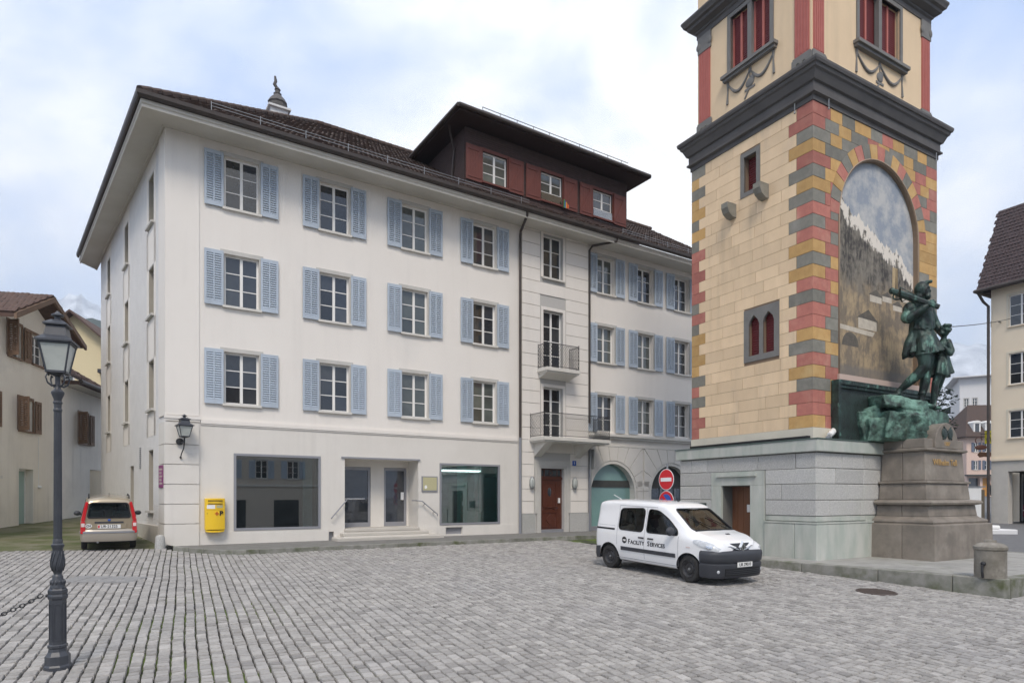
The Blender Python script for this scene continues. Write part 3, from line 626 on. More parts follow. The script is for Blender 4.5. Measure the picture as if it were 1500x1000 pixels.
def door_lamp(x, label):
    o = empty('wall_lamp', (0, 0, 0), 0, label, 'lamp', 'oval lamps beside the street door'); o.location = bld.matrix_basis @ Vector((x, RY-.10, 2.16)) if False else Vector((*bw(x, -RY+.12), 2.16)); o.rotation_euler = (0, 0, BA)
    MB().lathe([(.05, -.22), (.10, -.16), (.115, 0), (.10, .16), (.05, .22)], 12).build('lamp_glass', M['frost'], o, smooth=True)
    k = MB(); k.lathe([(.02, -.27), (.06, -.23), (.06, -.20), (.02, -.2)], 10); k.lathe([(.02, .2), (.075, .2), (.06, .25), (.015, .29)], 10); k.box(-.03, .03, .05, .13, -.2, .2)
    for a in range(6): k.tube([(.122*math.cos(a*1.047)*q_, .122*math.sin(a*1.047)*q_, z_) for q_, z_ in ((.5, -.22), (.95, -.14), (1.02, 0), (.95, .14), (.5, .22))], .007, 4)
    k.build('cage', M['galv'], o)
door_lamp(13.62, 'small oval caged wall lamp left of the wooden street door'); door_lamp(15.92, 'small oval caged wall lamp under the blue house number')
# right part: upper windows and two shop arches
AR = [(18.35, 1.35), (22.15, 1.35), (25.9, 1.35)]; ASP, ATOP = 1.76, 3.11
XE = 27.0
b = MB(); wall(b, RX1, XE, 4.4, 13.05, [(x, x+WW, z, z+WH) for x in XR for z in ZW], depth=.28)
b.build('wall', M['white'], bld, fix=False)
b = MB(); wall(b, RX1, XE, -.6, 4.4, [(c-r, c+r, -.6, ATOP, .4) for c, r in AR if c+r < XE])
for c, r in AR[:2]:
    for sg in (-1, 1):
        arc = [(c+sg*r*math.cos(t*math.pi/24), 0, ASP+r*math.sin(t*math.pi/24)) for t in range(13)]
        b.poly([(c+sg*r, 0, ATOP+.001)]+arc) ; b.add(arc+[(x, .4, z) for x, y, z in arc], [(i, i+1, 14+i, 13+i) for i in range(12)])
b.build('ground_floor_wall', M['white_low'], bld, fix=False)
MB().box(RX1+.02, XE, -.20, 0, 4.36, 4.47).box(RX1+.02, XE, -.12, 0, 4.26, 4.36).box(RX1+.02, XE, -.05, 0, 3.9, 3.98).build('string_course', M['trim'], bld)
for ci, (c, r) in enumerate(AR[:2]):
    ri = r+.14
    ringb = MB()
    pts = [(math.cos(t*math.pi/24), math.sin(t*math.pi/24)) for t in range(25)]
    for (a0, b0), (a1, b1) in zip(pts, pts[1:]):
        ringb.hexa([(c+r*a0, -.03, ASP+r*b0), (c+r*a1, -.03, ASP+r*b1), (c+r*a1, .01, ASP+r*b1), (c+r*a0, .01, ASP+r*b0)], [(c+ri*a0, -.03, ASP+ri*b0), (c+ri*a1, -.03, ASP+ri*b1), (c+ri*a1, .01, ASP+ri*b1), (c+ri*a0, .01, ASP+ri*b0)])
    ringb.box(c-ri, c-r, -.03, .01, -.5, ASP); ringb.box(c+r, c+ri, -.03, .01, -.5, ASP); ringb.build('arch_moulding', M['trim'], bld)
    AN = [10, 30, 49.2, 65.5, 81.8, 98.2, 114.5, 130.8, 150, 170]
    def lim(a):
        rr = 9.0
        if math.sin(a) > .05: rr = min(rr, (3.885-ASP)/math.sin(a))
        if abs(math.cos(a)) > .05: rr = min(rr, 1.835/abs(math.cos(a)))
        return rr
    for d0, d1 in zip(AN, AN[1:]):
        a0, a1 = R(d0+.4), R(d1-.4); i0 = ri+.012
        P = [(c+i0*math.cos(a), -.05, ASP+i0*math.sin(a)) for a in (a0, (a0+a1)/2, a1)]+[(c+lim(a)*math.cos(a), -.05, ASP+lim(a)*math.sin(a)) for a in (a1, a0)]
        MB().prism(P, (0, .06, 0)).build('voussoir', M['white_low'], bld)
    for sg in (-1, 1):
        zz = .86
        while zz < 2.0:
            x0, x1 = sorted((c+sg*(ri+.012), c+sg*1.885)); MB().box(x0, x1, -.05, .01, zz+.01, zz+.475).build('plaster_band', M['white_low'], bld); zz += .49
        x0, x1 = sorted((c+sg*ri, c+sg*1.885)); MB().box(x0, x1, -.045, .01, -.5, .84).build('granite_socle', M['granite'], bld)
    o = MB().prism([(c-r, .30, .22)]+[(c+r*a, .30, ASP+r*bb) for a, bb in pts[::-1]]+[(c+r, .30, .22)], (0, .02, 0)).build('arched_window', M['teal'] if ci == 0 else M['pane'], bld)
    fz = MB(); fz.box(c-r, c+r, .26, .30, 2.02, 2.34) if ci == 0 else fz.prism([(c-r, .27, 2.0)]+[(c+r*a, .27, ASP+r*bb) for a, bb in pts[::-1] if ASP+r*bb > 2.0]+[(c+r, .27, 2.0)], (0, .03, 0)); fz.build('dark_band', M['darkroom'], o)
    fr_ = MB(); fr_.box(c-r, c+r, .2, .4, -.05, .22)
    if ci: [fr_.box(c+x_, c+x_+.07, .24, .31, .22, 2.0) for x_ in (-1.3, -.45, .55, 1.2)]
    fr_.build('window_base', M['alu'], o)
    if ci: text('S', .28, M['signred'], 'lettering', o, (c-.05, .262, 2.55))
for x in XR:
    for z in ZW:
        window(bld, x, z, WW, WH, inset=.2, m_sur=M['surround'], sill=(z > 5))
        sm = shutter_mesh(0.56, 1.76, M['blue']); place('shutter', sm, bld, (x-0.60, -0.085, z-0.03)); place('shutter', sm, bld, (x+WW+0.04, -0.085, z-0.03))
# left side wall: roughcast with smooth strips, deep plain windows
XL = [2.30, 7.25, 12.0]; lh = []
for s_ in XL:
    for z in (4.50, 7.64, 10.72): lh.append((LWL-s_-.45, LWL-s_+.45, z, z+1.66, .26))
lh += [(LWL-2.35-.4, LWL-2.35+.4, 1.1, 3.15, .26), (LWL-6.0-.4, LWL-6.0+.4, .6, 2.75, .26)]
b = MB(LM); wall(b, 0, LWL-.0, -.6, 13.05, lh); b.build('side_wall', M['rough_white'], bld, fix=False)
for s_ in XL: 
    b = MB(LM)
    for z0, z1 in ((3.6, 4.40), (6.18, 7.54), (9.32, 10.62), (12.40, 12.98)): b.box(LWL-s_-.75, LWL-s_+.75, -.005, 0, z0, z1)
    b.box(LWL-s_-.75, LWL-s_-.46, -.005, 0, 3.6, 12.4); b.box(LWL-s_+.46, LWL-s_+.75, -.005, 0, 3.6, 12.4); b.build('smooth_strip', M['white'], bld)
MB(LM).box(LWL-.95, LWL+.03, -.03, 0, 4.1, 12.98).build('corner_strip', M['white'], bld)
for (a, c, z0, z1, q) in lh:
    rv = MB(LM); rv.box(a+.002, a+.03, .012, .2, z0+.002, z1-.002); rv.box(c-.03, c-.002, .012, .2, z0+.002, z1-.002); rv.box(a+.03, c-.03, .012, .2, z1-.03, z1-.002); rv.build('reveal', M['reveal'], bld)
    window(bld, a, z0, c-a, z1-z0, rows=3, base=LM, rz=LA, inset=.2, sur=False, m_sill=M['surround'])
MB(LM).box(0, LWL-.95, -.05, 0, -.5, .62).build('side_plinth', M['concrete'], bld)
b = MB(LM); [b.box(LWL-4.35, LWL-4.1, -.03, 0, 2.6+i*.07, 2.63+i*.07) for i in range(11)]; b.build('vent_grille', M['alu'], bld)
ps = MB(LM).box(LWL-.75, LWL-.1, -.065, -.05, 1.85, 2.55).build('purple_notice', M['purple'], bld)
b = MB(LM); [b.box(LWL-.66, LWL-.2-(i % 2)*.12, -.068, -.064, 2.4-i*.11, 2.45-i*.11) for i in range(5)]; b.build('notice_print', M['clearlens'], ps)
MB(LM).box(0, LWL, 11.8, 12.0, -.6, 13.05).build('back_wall', M['rough_white'], bld)
# eaves: sloping soffit, moulding, gutter
E0 = Vector((-0.727, -1.10, 0)); EB = Vector((-2.45, 15.0, 0)); XE2 = 27.2
def off_line(o, zz):                           # eave corner for an overhang o
    t = (-o+0.116*(o*.78))/0.9932; return Vector((-0.9932*o*.78-0.1163*t, -o, zz))
def eave_pts(o, zz):
    c = off_line(o, zz); return Vector((XE2, -o, zz)), c, c+LWD*16.0
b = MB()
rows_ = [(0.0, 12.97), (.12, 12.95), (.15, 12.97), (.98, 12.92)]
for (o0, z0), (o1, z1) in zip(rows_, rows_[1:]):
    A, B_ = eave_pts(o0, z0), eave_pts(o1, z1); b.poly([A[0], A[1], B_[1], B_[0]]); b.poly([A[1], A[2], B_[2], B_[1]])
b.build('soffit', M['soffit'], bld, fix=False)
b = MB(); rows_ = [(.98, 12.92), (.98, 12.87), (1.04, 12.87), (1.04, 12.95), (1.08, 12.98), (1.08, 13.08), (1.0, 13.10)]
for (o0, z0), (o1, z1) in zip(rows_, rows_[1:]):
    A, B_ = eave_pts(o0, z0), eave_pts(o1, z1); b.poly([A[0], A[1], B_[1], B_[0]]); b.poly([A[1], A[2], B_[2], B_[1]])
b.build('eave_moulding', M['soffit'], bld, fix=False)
b = MB(); rows_ = [(1.06, 13.25), (1.07, 13.14), (1.12, 13.08), (1.19, 13.08), (1.24, 13.14), (1.25, 13.25), (1.23, 13.26), (1.22, 13.16), (1.10, 13.16)]
for (o0, z0), (o1, z1) in zip(rows_, rows_[1:]):
    A, B_ = eave_pts(o0, z0), eave_pts(o1, z1); b.poly([A[0], A[1], B_[1], B_[0]]); b.poly([A[1], A[2], B_[2], B_[1]])
b.build('gutter', M['gutter'], bld, fix=False)
# roof
PIT = 0.672; RZ = 13.23; AP = Vector((6.4, 6.4, RZ+7.5*PIT)); EF = off_line(1.12, RZ); EBk = EF+LWD*16.1
rf = MB(); RE = Vector((XE2, 6.4, AP.z)); A2 = Vector((4.9, 8.2, AP.z-.02))
rf.poly([EF, Vector((XE2, -1.12, RZ)), RE, AP]); rf.poly([EF, AP, A2, EBk]); rf.poly([AP, RE, Vector((XE2, 15, 13.1)), EBk, A2])
rf = rf.build('roof', M['tile'], bld, fix=False)
sl_ = math.hypot(7.52, AP.z-RZ)
hipx = lambda v: (AP.x-EF.x)*v/sl_
tiles('roof_tiles', rf, EF, (1, 0, 0), (0, 7.52, AP.z-RZ), XE2-EF.x, sl_, M['tile'], clip=lambda u, v: u > hipx(v)-.05)
nL = Vector((LWD.y, -LWD.x, 0)); hv = AP-EF; along = hv.dot(LWD); upv = (hv-LWD*along); 
tiles('roof_tiles', rf, EF, LWD, upv, 16.0, upv.length, M['tile'], clip=lambda u, v: u > along*v/upv.length)
b = MB(); nh = 26
for i in range(nh):
    p0, p1 = EF.lerp(AP, i/nh), EF.lerp(AP, (i+1.15)/nh); b.tube([p0+Vector((0, 0, .05)), p1+Vector((0, 0, .09))], [.12, .10], 8)
b.build('hip_tiles', M['tile'], rf)
b = MB(); nr = 64
for i in range(nr):
    p0, p1 = AP.lerp(RE, i/nr), AP.lerp(RE, (i+1.12)/nr); b.tube([p0+Vector((0, 0, .06)), p1+Vector((0, 0, .10))], [.13, .11], 8)
b.build('ridge_tiles', M['tile'], rf)
for xa, xb in ((1.2, 13.2), (18.4, 26)):
    b = MB()
    for zz in (.16, .26): b.tube([(xa, -.62, 13.57+zz), (xb, -.62, 13.57+zz)], .011, 5)
    x = xa
    while x < xb: b.tube([(x, -.45, 13.67), (x, -.62, 13.55), (x, -.62, 13.87)], .014, 4); x += 1.45
    b.build('snow_guard', M['galv'], rf)
ch = MB().box(4.2, 4.9, 5.15, 5.85, 16.2, 17.72).box(4.1, 5.0, 5.05, 5.95, 17.72, 17.80).build('chimney', M['blockwhite'], rf)
b = MB(); b.lathe([(.40, 18.0), (.42, 18.12), (.36, 18.16), (.36, 18.24), (.40, 18.3), (.30, 18.48), (.15, 18.64), (.17, 18.7), (.10, 18.76), (.10, 18.84), (.13, 18.88), (.05, 18.98)], 10, (4.55, 5.5, -.2)); b.tube([(4.55, 5.5, 18.7), (4.43, 5.5, 18.88), (4.48, 5.5, 19.02), (4.45, 5.5, 19.22)], [.06, .075, .065, .04], 7); b.build('chimney_cap', M['darkstone'], ch, smooth=30)
# rain pipes
b = MB(); b.tube([(12.75, -1.14, 13.1), (12.8, -1.05, 12.95), (13.05, -.2, 12.65), (13.07, -.14, 12.5), (13.07, -.14, 4.05)], .055, 8).build('rain_pipe', M['gutter'], bld)
MB().tube([(13.07, -.14, 4.05), (13.07, -.14, 0.0)], .06, 8).build('rain_pipe', M['pipe'], bld)
MB().tube([(17.6, -1.14, 13.1), (17.6, -1.1, 12.93), (16.9, -.25, 12.86), (16.84, -.12, 12.7), (16.84, -.12, 4.9)], .05, 8).build('rain_pipe', M['gutter'], bld)
MB().tube([(16.84, -.22, 4.25), (16.84, -.12, 4.0), (16.84, -.12, 0.0)], .055, 8).build('rain_pipe', M['pipe'], bld)
# attic storey clad in brown shingles
DX0, DX1, DY = 10.5, 19.2, 0.0
dh = [(x, x+1.16, 14.36, 15.60, .12) for x in (11.33, 14.22, 17.14)]
at_ = MB(); wall(at_, DX0, DX1, 13.7, 16.35, dh, y=DY); at_.poly([(DX1, DY, 13.7), (DX1, 6.3, 13.7), (DX1, 6.3, 16.35), (DX1, DY, 16.35)]); at_ = at_.build('attic_storey', M['shingle'], bld, fix=False)
b = MB(); zz = 13.75
while zz < 16.3:
    b.add([(DX0, DY, zz), (DX0-.018, DY, zz), (DX0-.018, 6.3, zz), (DX0, 6.3, zz), (DX0-.003, DY, zz+.085), (DX0-.003, 6.3, zz+.085)], [(0, 1, 2, 3), (1, 4, 5, 2)]); zz += .085
zz = 13.75
while zz < 16.3:
    for a, c in [(DX0, 11.3), (12.52, 14.2), (15.4, 17.1), (18.32, DX1)] if zz < 15.6 else [(DX0, DX1)]: b.add([(a, DY, zz), (a, DY-.018, zz), (c, DY-.018, zz), (c, DY, zz), (a, DY-.003, zz+.085), (c, DY-.003, zz+.085)], [(0, 1, 2, 3), (1, 4, 5, 2)])
    zz += .085
tag(b.build('shingle_courses', M['shingle'], at_, fix=False), kind='stuff')
for i, (a, c, z0, z1, _) in enumerate(dh):
    w_ = window(bld, a, z0, c-a, z1-z0, rows=3, y=DY, inset=.08, m_sill=M['oxblood'], m_sur=M['oxblood'])
    if i == 0: MB().box(.62, 1.05, .07, .09, .08, 1.16).build('curtain', M['curtain'], w_)
    else: MB().box(.02, 1.14, -.10, -.085, -.12, .36).build('glass_guard', M['clear'], w_)
    sm = shutter_mesh(.74, 1.42, M['oxblood'], brace=True)
    place('shutter', sm, bld, (a-.80, DY-.075, z0-.10)); place('shutter', sm, bld, (c+.06, DY-.075, z0-.10))
fl = MB(); 
for i in range(5): fl.cur = i; fl.box(15.35+i*.05, 15.40+i*.05, DY-.16-.01*i, DY-.15-.01*i, 14.24, 14.60-.05*i)
fl.build('rainbow_flag', [mat('flag_%d' % i, c_, .7) for i, c_ in enumerate([(.04, .25, .06), (.03, .08, .4), (.6, .4, .02), (.6, .03, .03), (.6, .15, .03)])], bld)
b = MB(); X0, X1, Yf = 9.85, 19.85, -.78
b.hexa([(X0, Yf, 16.42), (X1, Yf, 16.42), (X1, 7, 16.42), (X0, 7, 16.42)], [(X0, Yf, 16.56), (X1, Yf, 16.56), (X1, 7, 16.56), (X0, 7, 16.56)])
b.hexa([(X0, Yf, 16.56), (X1, Yf, 16.56), (X1, 7, 16.56), (X0, 7, 16.56)], [(X0+3.6, Yf+4, 18.2), (X1-3.6, Yf+4, 18.2), (X1-3.6, 7, 18.2), (X0+3.6, 7, 18.2)])
ar = b.build('attic_roof', mat('dark_brown_soffit', (.035, .018, .014), .7), bld)
b = MB()
for P in ([(X0-.05, Yf-.07, 16.56), (X1+.05, Yf-.07, 16.56)], [(X0-.07, Yf-.05, 16.56), (X0-.07, 4.0, 16.56)], [(X1+.07, Yf-.05, 16.56), (X1+.07, 4.0, 16.56)]): b.tube(P, .085, 8)
b.tube([(X0+.1, .3, 16.5), (X0+.3, .6, 16.3), (DX0-.06, .8, 15.7), (DX0-.06, 1.0, 14.6)], .045, 6); b.build('attic_gutter', M['gutter'], ar)
tiles('attic_tiles', ar, (X0, Yf, 16.57), (1, 0, 0), (0, 4, 1.64), X1-X0, 4.3, M['tile'], clip=lambda u, v: v*.84 < u < X1-X0-v*.84)
b = MB()
for zz in (.22, .34): b.tube([(X0+1.2, Yf+.3, 16.7+zz), (X1-1.0, Yf+.3, 16.7+zz)], .014, 5)
x = X0+1.2
while x < X1-1: b.tube([(x, Yf+.3, 16.6), (x, Yf+.3, 17.06)], .012, 4); x += .82
b.build('attic_snow_guard', M['iron'], ar)
# low granite guard stone at the corner
x, y = bw(-.18, .32); o = MB().lathe([(.15, -.3), (.145, .1), (.13, .32), (.11, .38), (.05, .41)], 12).build('guard_stone', M['granite'], smooth=40, loc=(x, y, gz(x, y))); tag(o, 'short weathered granite guard stone at the white building\'s corner', 'guard stone')
# ------------------------------------------------------------------ the painted tower on its granite base
tow = empty('tower', (TO.x, TO.y, PZ), TA, 'square cream tower with red, ochre and grey corner blocks and a mural', 'tower')
ZB = -PZ                                       # world height zero in the tower's own frame
def zt(z): return z+ZB
BX, BY = 7.15, 5.20
TLM = frame((0.0, BY, 0), (0, -1))             # base: side wall, x runs towards the corner
b = MB(); b.box(.03, BX-.03, .03, BY-.03, -.3, zt(3.19))
core = b
hole_y0, hole_y1, dz1 = 2.20, 3.32, zt(1.90)
b = MB(); b.M = TLM; wall(b, 0.02, BY-.02, -.3, zt(3.0), [(BY-hole_y1, BY-hole_y0, -.1, dz1, .55)], y=.03)
b.M = None; b.poly([(.03, .03, -.3), (BX, .03, -.3), (BX, .03, zt(3.0)), (.03, .03, zt(3.0))]); b.poly([(.02, .02, zt(3.0)), (BX, .02, zt(3.0)), (BX, BY, zt(3.0)), (.02, BY, zt(3.0))]); b.poly([(BX, .03, -.3), (BX, BY, -.3), (BX, BY, zt(3.0)), (BX, .03, zt(3.0))])
b.build('base_core', mat('granite_joint', (.16, .16, .15), .9), tow, fix=False)
def blk(u0, u1, z0, z1, face, m, d=0.055, ch=.018, nm='granite_block', key=None):
    """one stone on a face: face 'L' side wall (u = local y), 'R' mural wall (u = local x)"""
    g_ = .006; u0, u1, z0, z1 = u0+g_, u1-g_, z0+g_, z1-g_
    pts = []
    for dd, c in ((0.05, 0), (-d+ch, 0), (-d, ch)):
        for (u, z) in ((u0+c, z0+c), (u1-c, z0+c), (u1-c, z1-c), (u0+c, z1-c)): pts.append((dd+.03 if face == 'L' else u, u if face == 'L' else dd+.03, z))
    o = MB().add(pts, [(8, 9, 10, 11)]+[(i, (i+1) % 4, 4+(i+1) % 4, 4+i) for i in range(4)]+[(4+i, 4+(i+1) % 4, 8+(i+1) % 4, 8+i) for i in range(4)]).build(nm, m, tow); return o
def corner_blk(a, c, z0, z1, m, x0=0.0, y0=0.0, d=.025, nm='granite_block', ch=.018):
    """corner stone: a along y on the side wall, c along x on the mural wall"""
    g_ = .006; z0, z1 = z0+g_, z1-g_
    o = MB().prism([(x0-d, y0-d, z0), (x0+c-g_, y0-d, z0), (x0+c-g_, y0+.05, z0), (x0+.05, y0+.05, z0), (x0+.05, y0+a-g_, z0), (x0-d, y0+a-g_, z0)], (0, 0, z1-z0)).build(nm, m, tow)
    md = o.modifiers.new('b', 'BEVEL'); md.width = ch*.7; md.limit_method = 'ANGLE'; return o
rowz = [zt(1.02), zt(1.47), zt(1.93), zt(2.37), zt(2.81)]
G, GG = M['granite'], M['granite_green']
# plinth
corner_blk(.62, 2.35, -.05, zt(.80), GG, d=.09); blk(.62, 1.66, -.05, zt(.80), 'L', GG, .12); blk(3.76, 5.2, -.05, zt(.80), 'L', GG, .12); blk(2.35, 7.15, -.05, zt(.80), 'R', GG, .12)
MB().prism([(-.10, -.10, zt(.80)), (BX, -.10, zt(.80)), (BX, 0.02, zt(.80)), (.02, .02, zt(.80)), (.02, 1.66, zt(.80)), (-.10, 1.66, zt(.80))], (0, 0, .05)).build('plinth_ledge', GG, tow)
corner_blk(1.66, 2.35, zt(.86), rowz[0], GG, d=.012); blk(3.76, 5.2, zt(.8), rowz[0], 'L', GG, .04); blk(2.35, 7.15, zt(.8), rowz[0], 'R', GG, .04)
for r_, (cy, cx, Ls, Rs) in enumerate((((1.66, .60, [(3.76, 5.2)], [(.60, 2.1), (2.1, 7.1)])), ((1.10, 1.42, [(1.10, 1.66), (3.76, 4.25), (4.25, 5.2)], [(1.42, 2.2), (2.2, 7.1)])), ((1.66, .85, [(3.76, 5.2)], [(.85, 2.2), (2.2, 7.1)])), ((.62, 1.15, [(3.95, 4.65), (4.65, 5.2)], [(1.15, 2.2), (2.2, 7.1)])))):
    z0, z1 = rowz[r_], rowz[r_+1]; corner_blk(cy, cx, z0, z1, G)
    for a, c in Ls: blk(a, c, z0, z1, 'L', G)
    for a, c in Rs: blk(a, c, z0, z1, 'R', G)
for (a0, c0, a1, c1) in ((.62, 1.88, .62, 1.96), (1.88, 3.36, 1.96, 3.26), (3.36, 3.95, 3.26, 3.95)):          # flat arch stones over the door
    z0, z1 = rowz[3]+.006, rowz[4]-.006
    MB().hexa([(-.025, a1+.006, z0), (-.025, c1-.006, z0), (.05, c1-.006, z0), (.05, a1+.006, z0)], [(-.025, a0+.006, z1), (-.025, c0-.006, z1), (.05, c0-.006, z1), (.05, a0+.006, z1)]).build('granite_block', G, tow)
o = MB(); o.box(-.05, .3, 1.67, 2.19, -.05, zt(1.92)); o.build('door_jamb', GG, tow); MB().box(-.05, .3, 3.33, 3.75, -.05, zt(1.92)).build('door_jamb', GG, tow)
MB().box(-.05, .3, 1.67, 3.75, zt(1.925), zt(2.36)).box(-.12, .1, 1.95, 3.5, zt(2.20), zt(2.27)).build('door_lintel', GG, tow)
dd = MB().box(.46, .52, 2.2, 3.32, -.1, zt(1.9))
for i in range(1, 5): dd.box(.452, .46, 2.2+i*.224-.004, 2.2+i*.224+.004, -.1, zt(1.9))
dd = dd.build('wooden_door', M['plainwood'], tow); MB().box(.44, .455, 2.42, 2.72, zt(1.08), zt(1.32)).build('notice', M['plate'], dd)
MB().box(-.045, -.03, 3.98, 4.55, zt(1.0), zt(1.36)).build('bronze_plate', M['bronze_dark'], tow)
cp = MB(); cp.box(-.13, BX+.1, -.13, BY+.1, zt(2.83), zt(3.17)); cp = cp.build('base_coping', GG, tow); md = cp.modifiers.new('b', 'BEVEL'); md.width = .02; md.segments = 2
MB().box(-.15, BX+.12, -.15, BY+.12, zt(3.172), zt(3.20)).build('lead_cover', mat('weathered_copper', (.09, .13, .115), .6), tow)
SX0, SX1, SY0, SY1 = .30, 6.85, .30, 4.95
MB().box(SX0-.02, SX1+.02, SY0-.02, SY1+.02, zt(3.2), zt(3.55)).build('white_band', mat('cream_white', (.66, .62, .52), .8, (.56, .53, .45), 2, .6), tow)
MB().box(SX0-.30, SX0-.18, SY0-.05, SY1-.2, zt(3.2), zt(3.29)).build('light_rail', M['black'], tow)
Z0, NC = zt(3.55), 26; CHh = (zt(12.87)-Z0)/NC; CI = [Z0+i*CHh for i in range(NC+1)]
# wall core behind the painted stones, with window openings in the side wall and the arched recess of the mural
b = MB(); b.M = frame((SX0, SY1, 0), (0, -1)); f = lambda y: SY1-y
wall(b, 0, SY1-SY0, Z0, zt(13.0), [(f(2.70), f(2.23), zt(11.20), zt(12.33), .3), (f(2.52), f(2.12), zt(5.98), zt(7.2), .22), (f(1.98), f(1.58), zt(5.98), zt(7.2), .22)])
b.M = None; MC, MR, MSP, MB0 = 3.62, 2.06, zt(9.86), zt(5.17)
wall(b, SX0, SX1, Z0, zt(13.0), [(MC-MR, MC+MR, MB0, MSP+MR, .14)], y=SY0)
for sg in (-1, 1):
    arc = [(MC+sg*MR*math.cos(t*math.pi/32), SY0, MSP+MR*math.sin(t*math.pi/32)) for t in range(17)]
    b.poly([(MC+sg*MR, SY0, MSP+MR+.001)]+arc); b.add(arc+[(x, SY0+.14, z) for x, y, z in arc], [(i, i+1, 18+i, 17+i) for i in range(16)])
b.poly([(SX1, SY0, Z0), (SX1, SY1, Z0), (SX1, SY1, zt(13)), (SX1, SY0, zt(13))]); b.poly([(SX0, SY1, Z0), (SX1, SY1, Z0), (SX1, SY1, zt(13)), (SX0, SY1, zt(13))])
b.build('wall_core', M['jointline'], tow, fix=False)
QS = 'rrgyrgygrgrygyrgrrygrygrry'; QM = {'r': M['qred'], 'g': M['qgrey'], 'y': M['qyel']}
rg = random.Random(5)
def thin(u0, u1, z0, z1, face, m, nm, trap=None):
    """painted stone: proud 12 mm of the core; trap = (u0,u1) at the top when its ends slant"""
    g_ = .005; a0, a1 = trap or (u0, u1); P = [(u0+g_, z0+g_), (u1-g_, z0+g_), (a1-g_, z1-g_), (a0+g_, z1-g_)]
    if face == 'L': pts = [(SX0+.02, u, z) for u, z in P]; off = (-.034, 0, 0)
    else: pts = [(u, SY0+.02, z) for u, z in P]; off = (0, -.034, 0)
    return MB().prism(pts, off).build(nm, m, tow)
blocked = [(2.09, 2.84, zt(11.06), zt(12.46)), (1.40, 2.70, zt(5.78), zt(7.46))]
def circ(z, rad):
    d = z-MSP
    if d <= 0: return rad
    return math.sqrt(rad*rad-d*d) if d < rad else 0.0
last = ''
for i in range(NC):
    z0, z1 = CI[i], CI[i+1]; qc = QS[NC-1-i]; long_ = i % 2 == 0
    a, c = (.78, .55) if long_ else (.52, .80)
    corner_blk(a, c, z0, z1, QM[qc], SX0, SY0, .014, 'painted_corner_block', .004)
    fq = .34 if long_ else .62
    thin(SY1-fq, SY1, z0, z1, 'L', QM['rygrgyr'[(i*3+i//4) % 7]], 'painted_corner_block')
    # cream ashlar of the side wall
    segs = [(SY0+a, SY1-fq)]
    for (y0, y1, w0, w1) in blocked:
        if z1 > w0+.06 and z0 < w1-.06: segs = [s for sg in segs for s in ((sg[0], y0), (y1, sg[1]))]
    for s0, s1 in segs:
        L = s1-s0; n_ = max(1, round(L/(1.0))); cuts = [s0+L*(k+(rg.uniform(-.12, .12) if 0 < k < n_ else 0))/n_ for k in range(n_+1)]
        if n_ > 2 and i % 2: cuts = [cuts[0]]+[q-.35*L/n_ for q in cuts[1:-1]]+[cuts[-1]-.30*L/n_, cuts[-1]]
        for p_, q_ in zip(cuts, cuts[1:]): thin(p_, q_, z0, z1, 'L', M['cream'], 'cream_ashlar_block')
    # coloured stones of the mural wall
    RO = MR+.50; x = SX0+c; side = []
    if z1 > MSP+RO: side = [(x, SX1, x, SX1)]
    else:
        lo_, hi_ = circ(z0, RO if z0 > MSP-.05 else MR+.10), circ(z1, RO if z1 > MSP+.0 else MR+.10)
        if z0 < MSP-.05 and z1 > MSP: lo_ = hi_ = MR+.10
        if z1 <= MSP: lo_ = hi_ = MR+.10
        if z1 > MB0-.05: side = [(x, MC-lo_, x, MC-hi_), (MC+lo_, SX1, MC+hi_, SX1)]
        else: side = [(x, SX1, x, SX1)]
    for (u0, u1, t0, t1) in side:
        L = max(u1, t1)-min(u0, t0)
        if L < .06: continue
        n_ = max(1, round(L/rg.uniform(.55, .85))); cu = [u0+(u1-u0)*k/n_ for k in range(n_+1)]; ct = [t0+(t1-t0)*k/n_ for k in range(n_+1)]
        for k in range(1, n_):
            m_ = (.5 if n_ == 1 else rg.uniform(-.12, .12)); x_ = min(cu[k], ct[k])+m_ if False else (cu[k]+ct[k])/2+m_; cu[k] = ct[k] = x_
        for k in range(n_):
            if zt(3.3) < z0 < zt(4.98) and cu[k] > 1.2 and cu[k+1] < 5.9: pass
            o_ = [ch for ch in 'rgy' if ch != last and not (k == 0 and ch == qc)]; last = rg.choice(o_)
            thin(cu[k], cu[k+1], z0, z1, 'R', QM[last], 'painted_block', (ct[k], ct[k+1]))
nv_ = 19
for k in range(nv_):
    a0, a1 = math.pi*k/nv_+.004, math.pi*(k+1)/nv_-.004; r0, r1 = MR+.07, MR+.495
    P = [(MC+r0*math.cos(a0), SY0+.02, MSP+r0*math.sin(a0)), (MC+r1*math.cos(a0), SY0+.02, MSP+r1*math.sin(a0)), (MC+r1*math.cos((a0+a1)/2), SY0+.02, MSP+r1*math.sin((a0+a1)/2)), (MC+r1*math.cos(a1), SY0+.02, MSP+r1*math.sin(a1)), (MC+r0*math.cos(a1), SY0+.02, MSP+r0*math.sin(a1))]
    MB().prism(P, (0, -.04, 0)).build('arch_stone', QM['ryg'[k % 3]], tow)
arcs = [(MC+(MR+.05)*math.cos(t*math.pi/32), SY0-.01, MSP+(MR+.05)*math.sin(t*math.pi/32)) for t in range(33)]
MB().tube([(MC+MR+.05, SY0-.01, MB0)]+arcs+[(MC-MR-.05, SY0-.01, MB0)], .022, 6).build('mural_frame', mat('pinkish_frame', (.40, .30, .22), .8), tow, smooth=True)
MB().box(MC-MR-.15, MC+MR+.15, SY0-.08, SY0+.1, MB0-.16, MB0).build('mural_sill', mat('pale_sill', (.55, .42, .36), .8), tow)
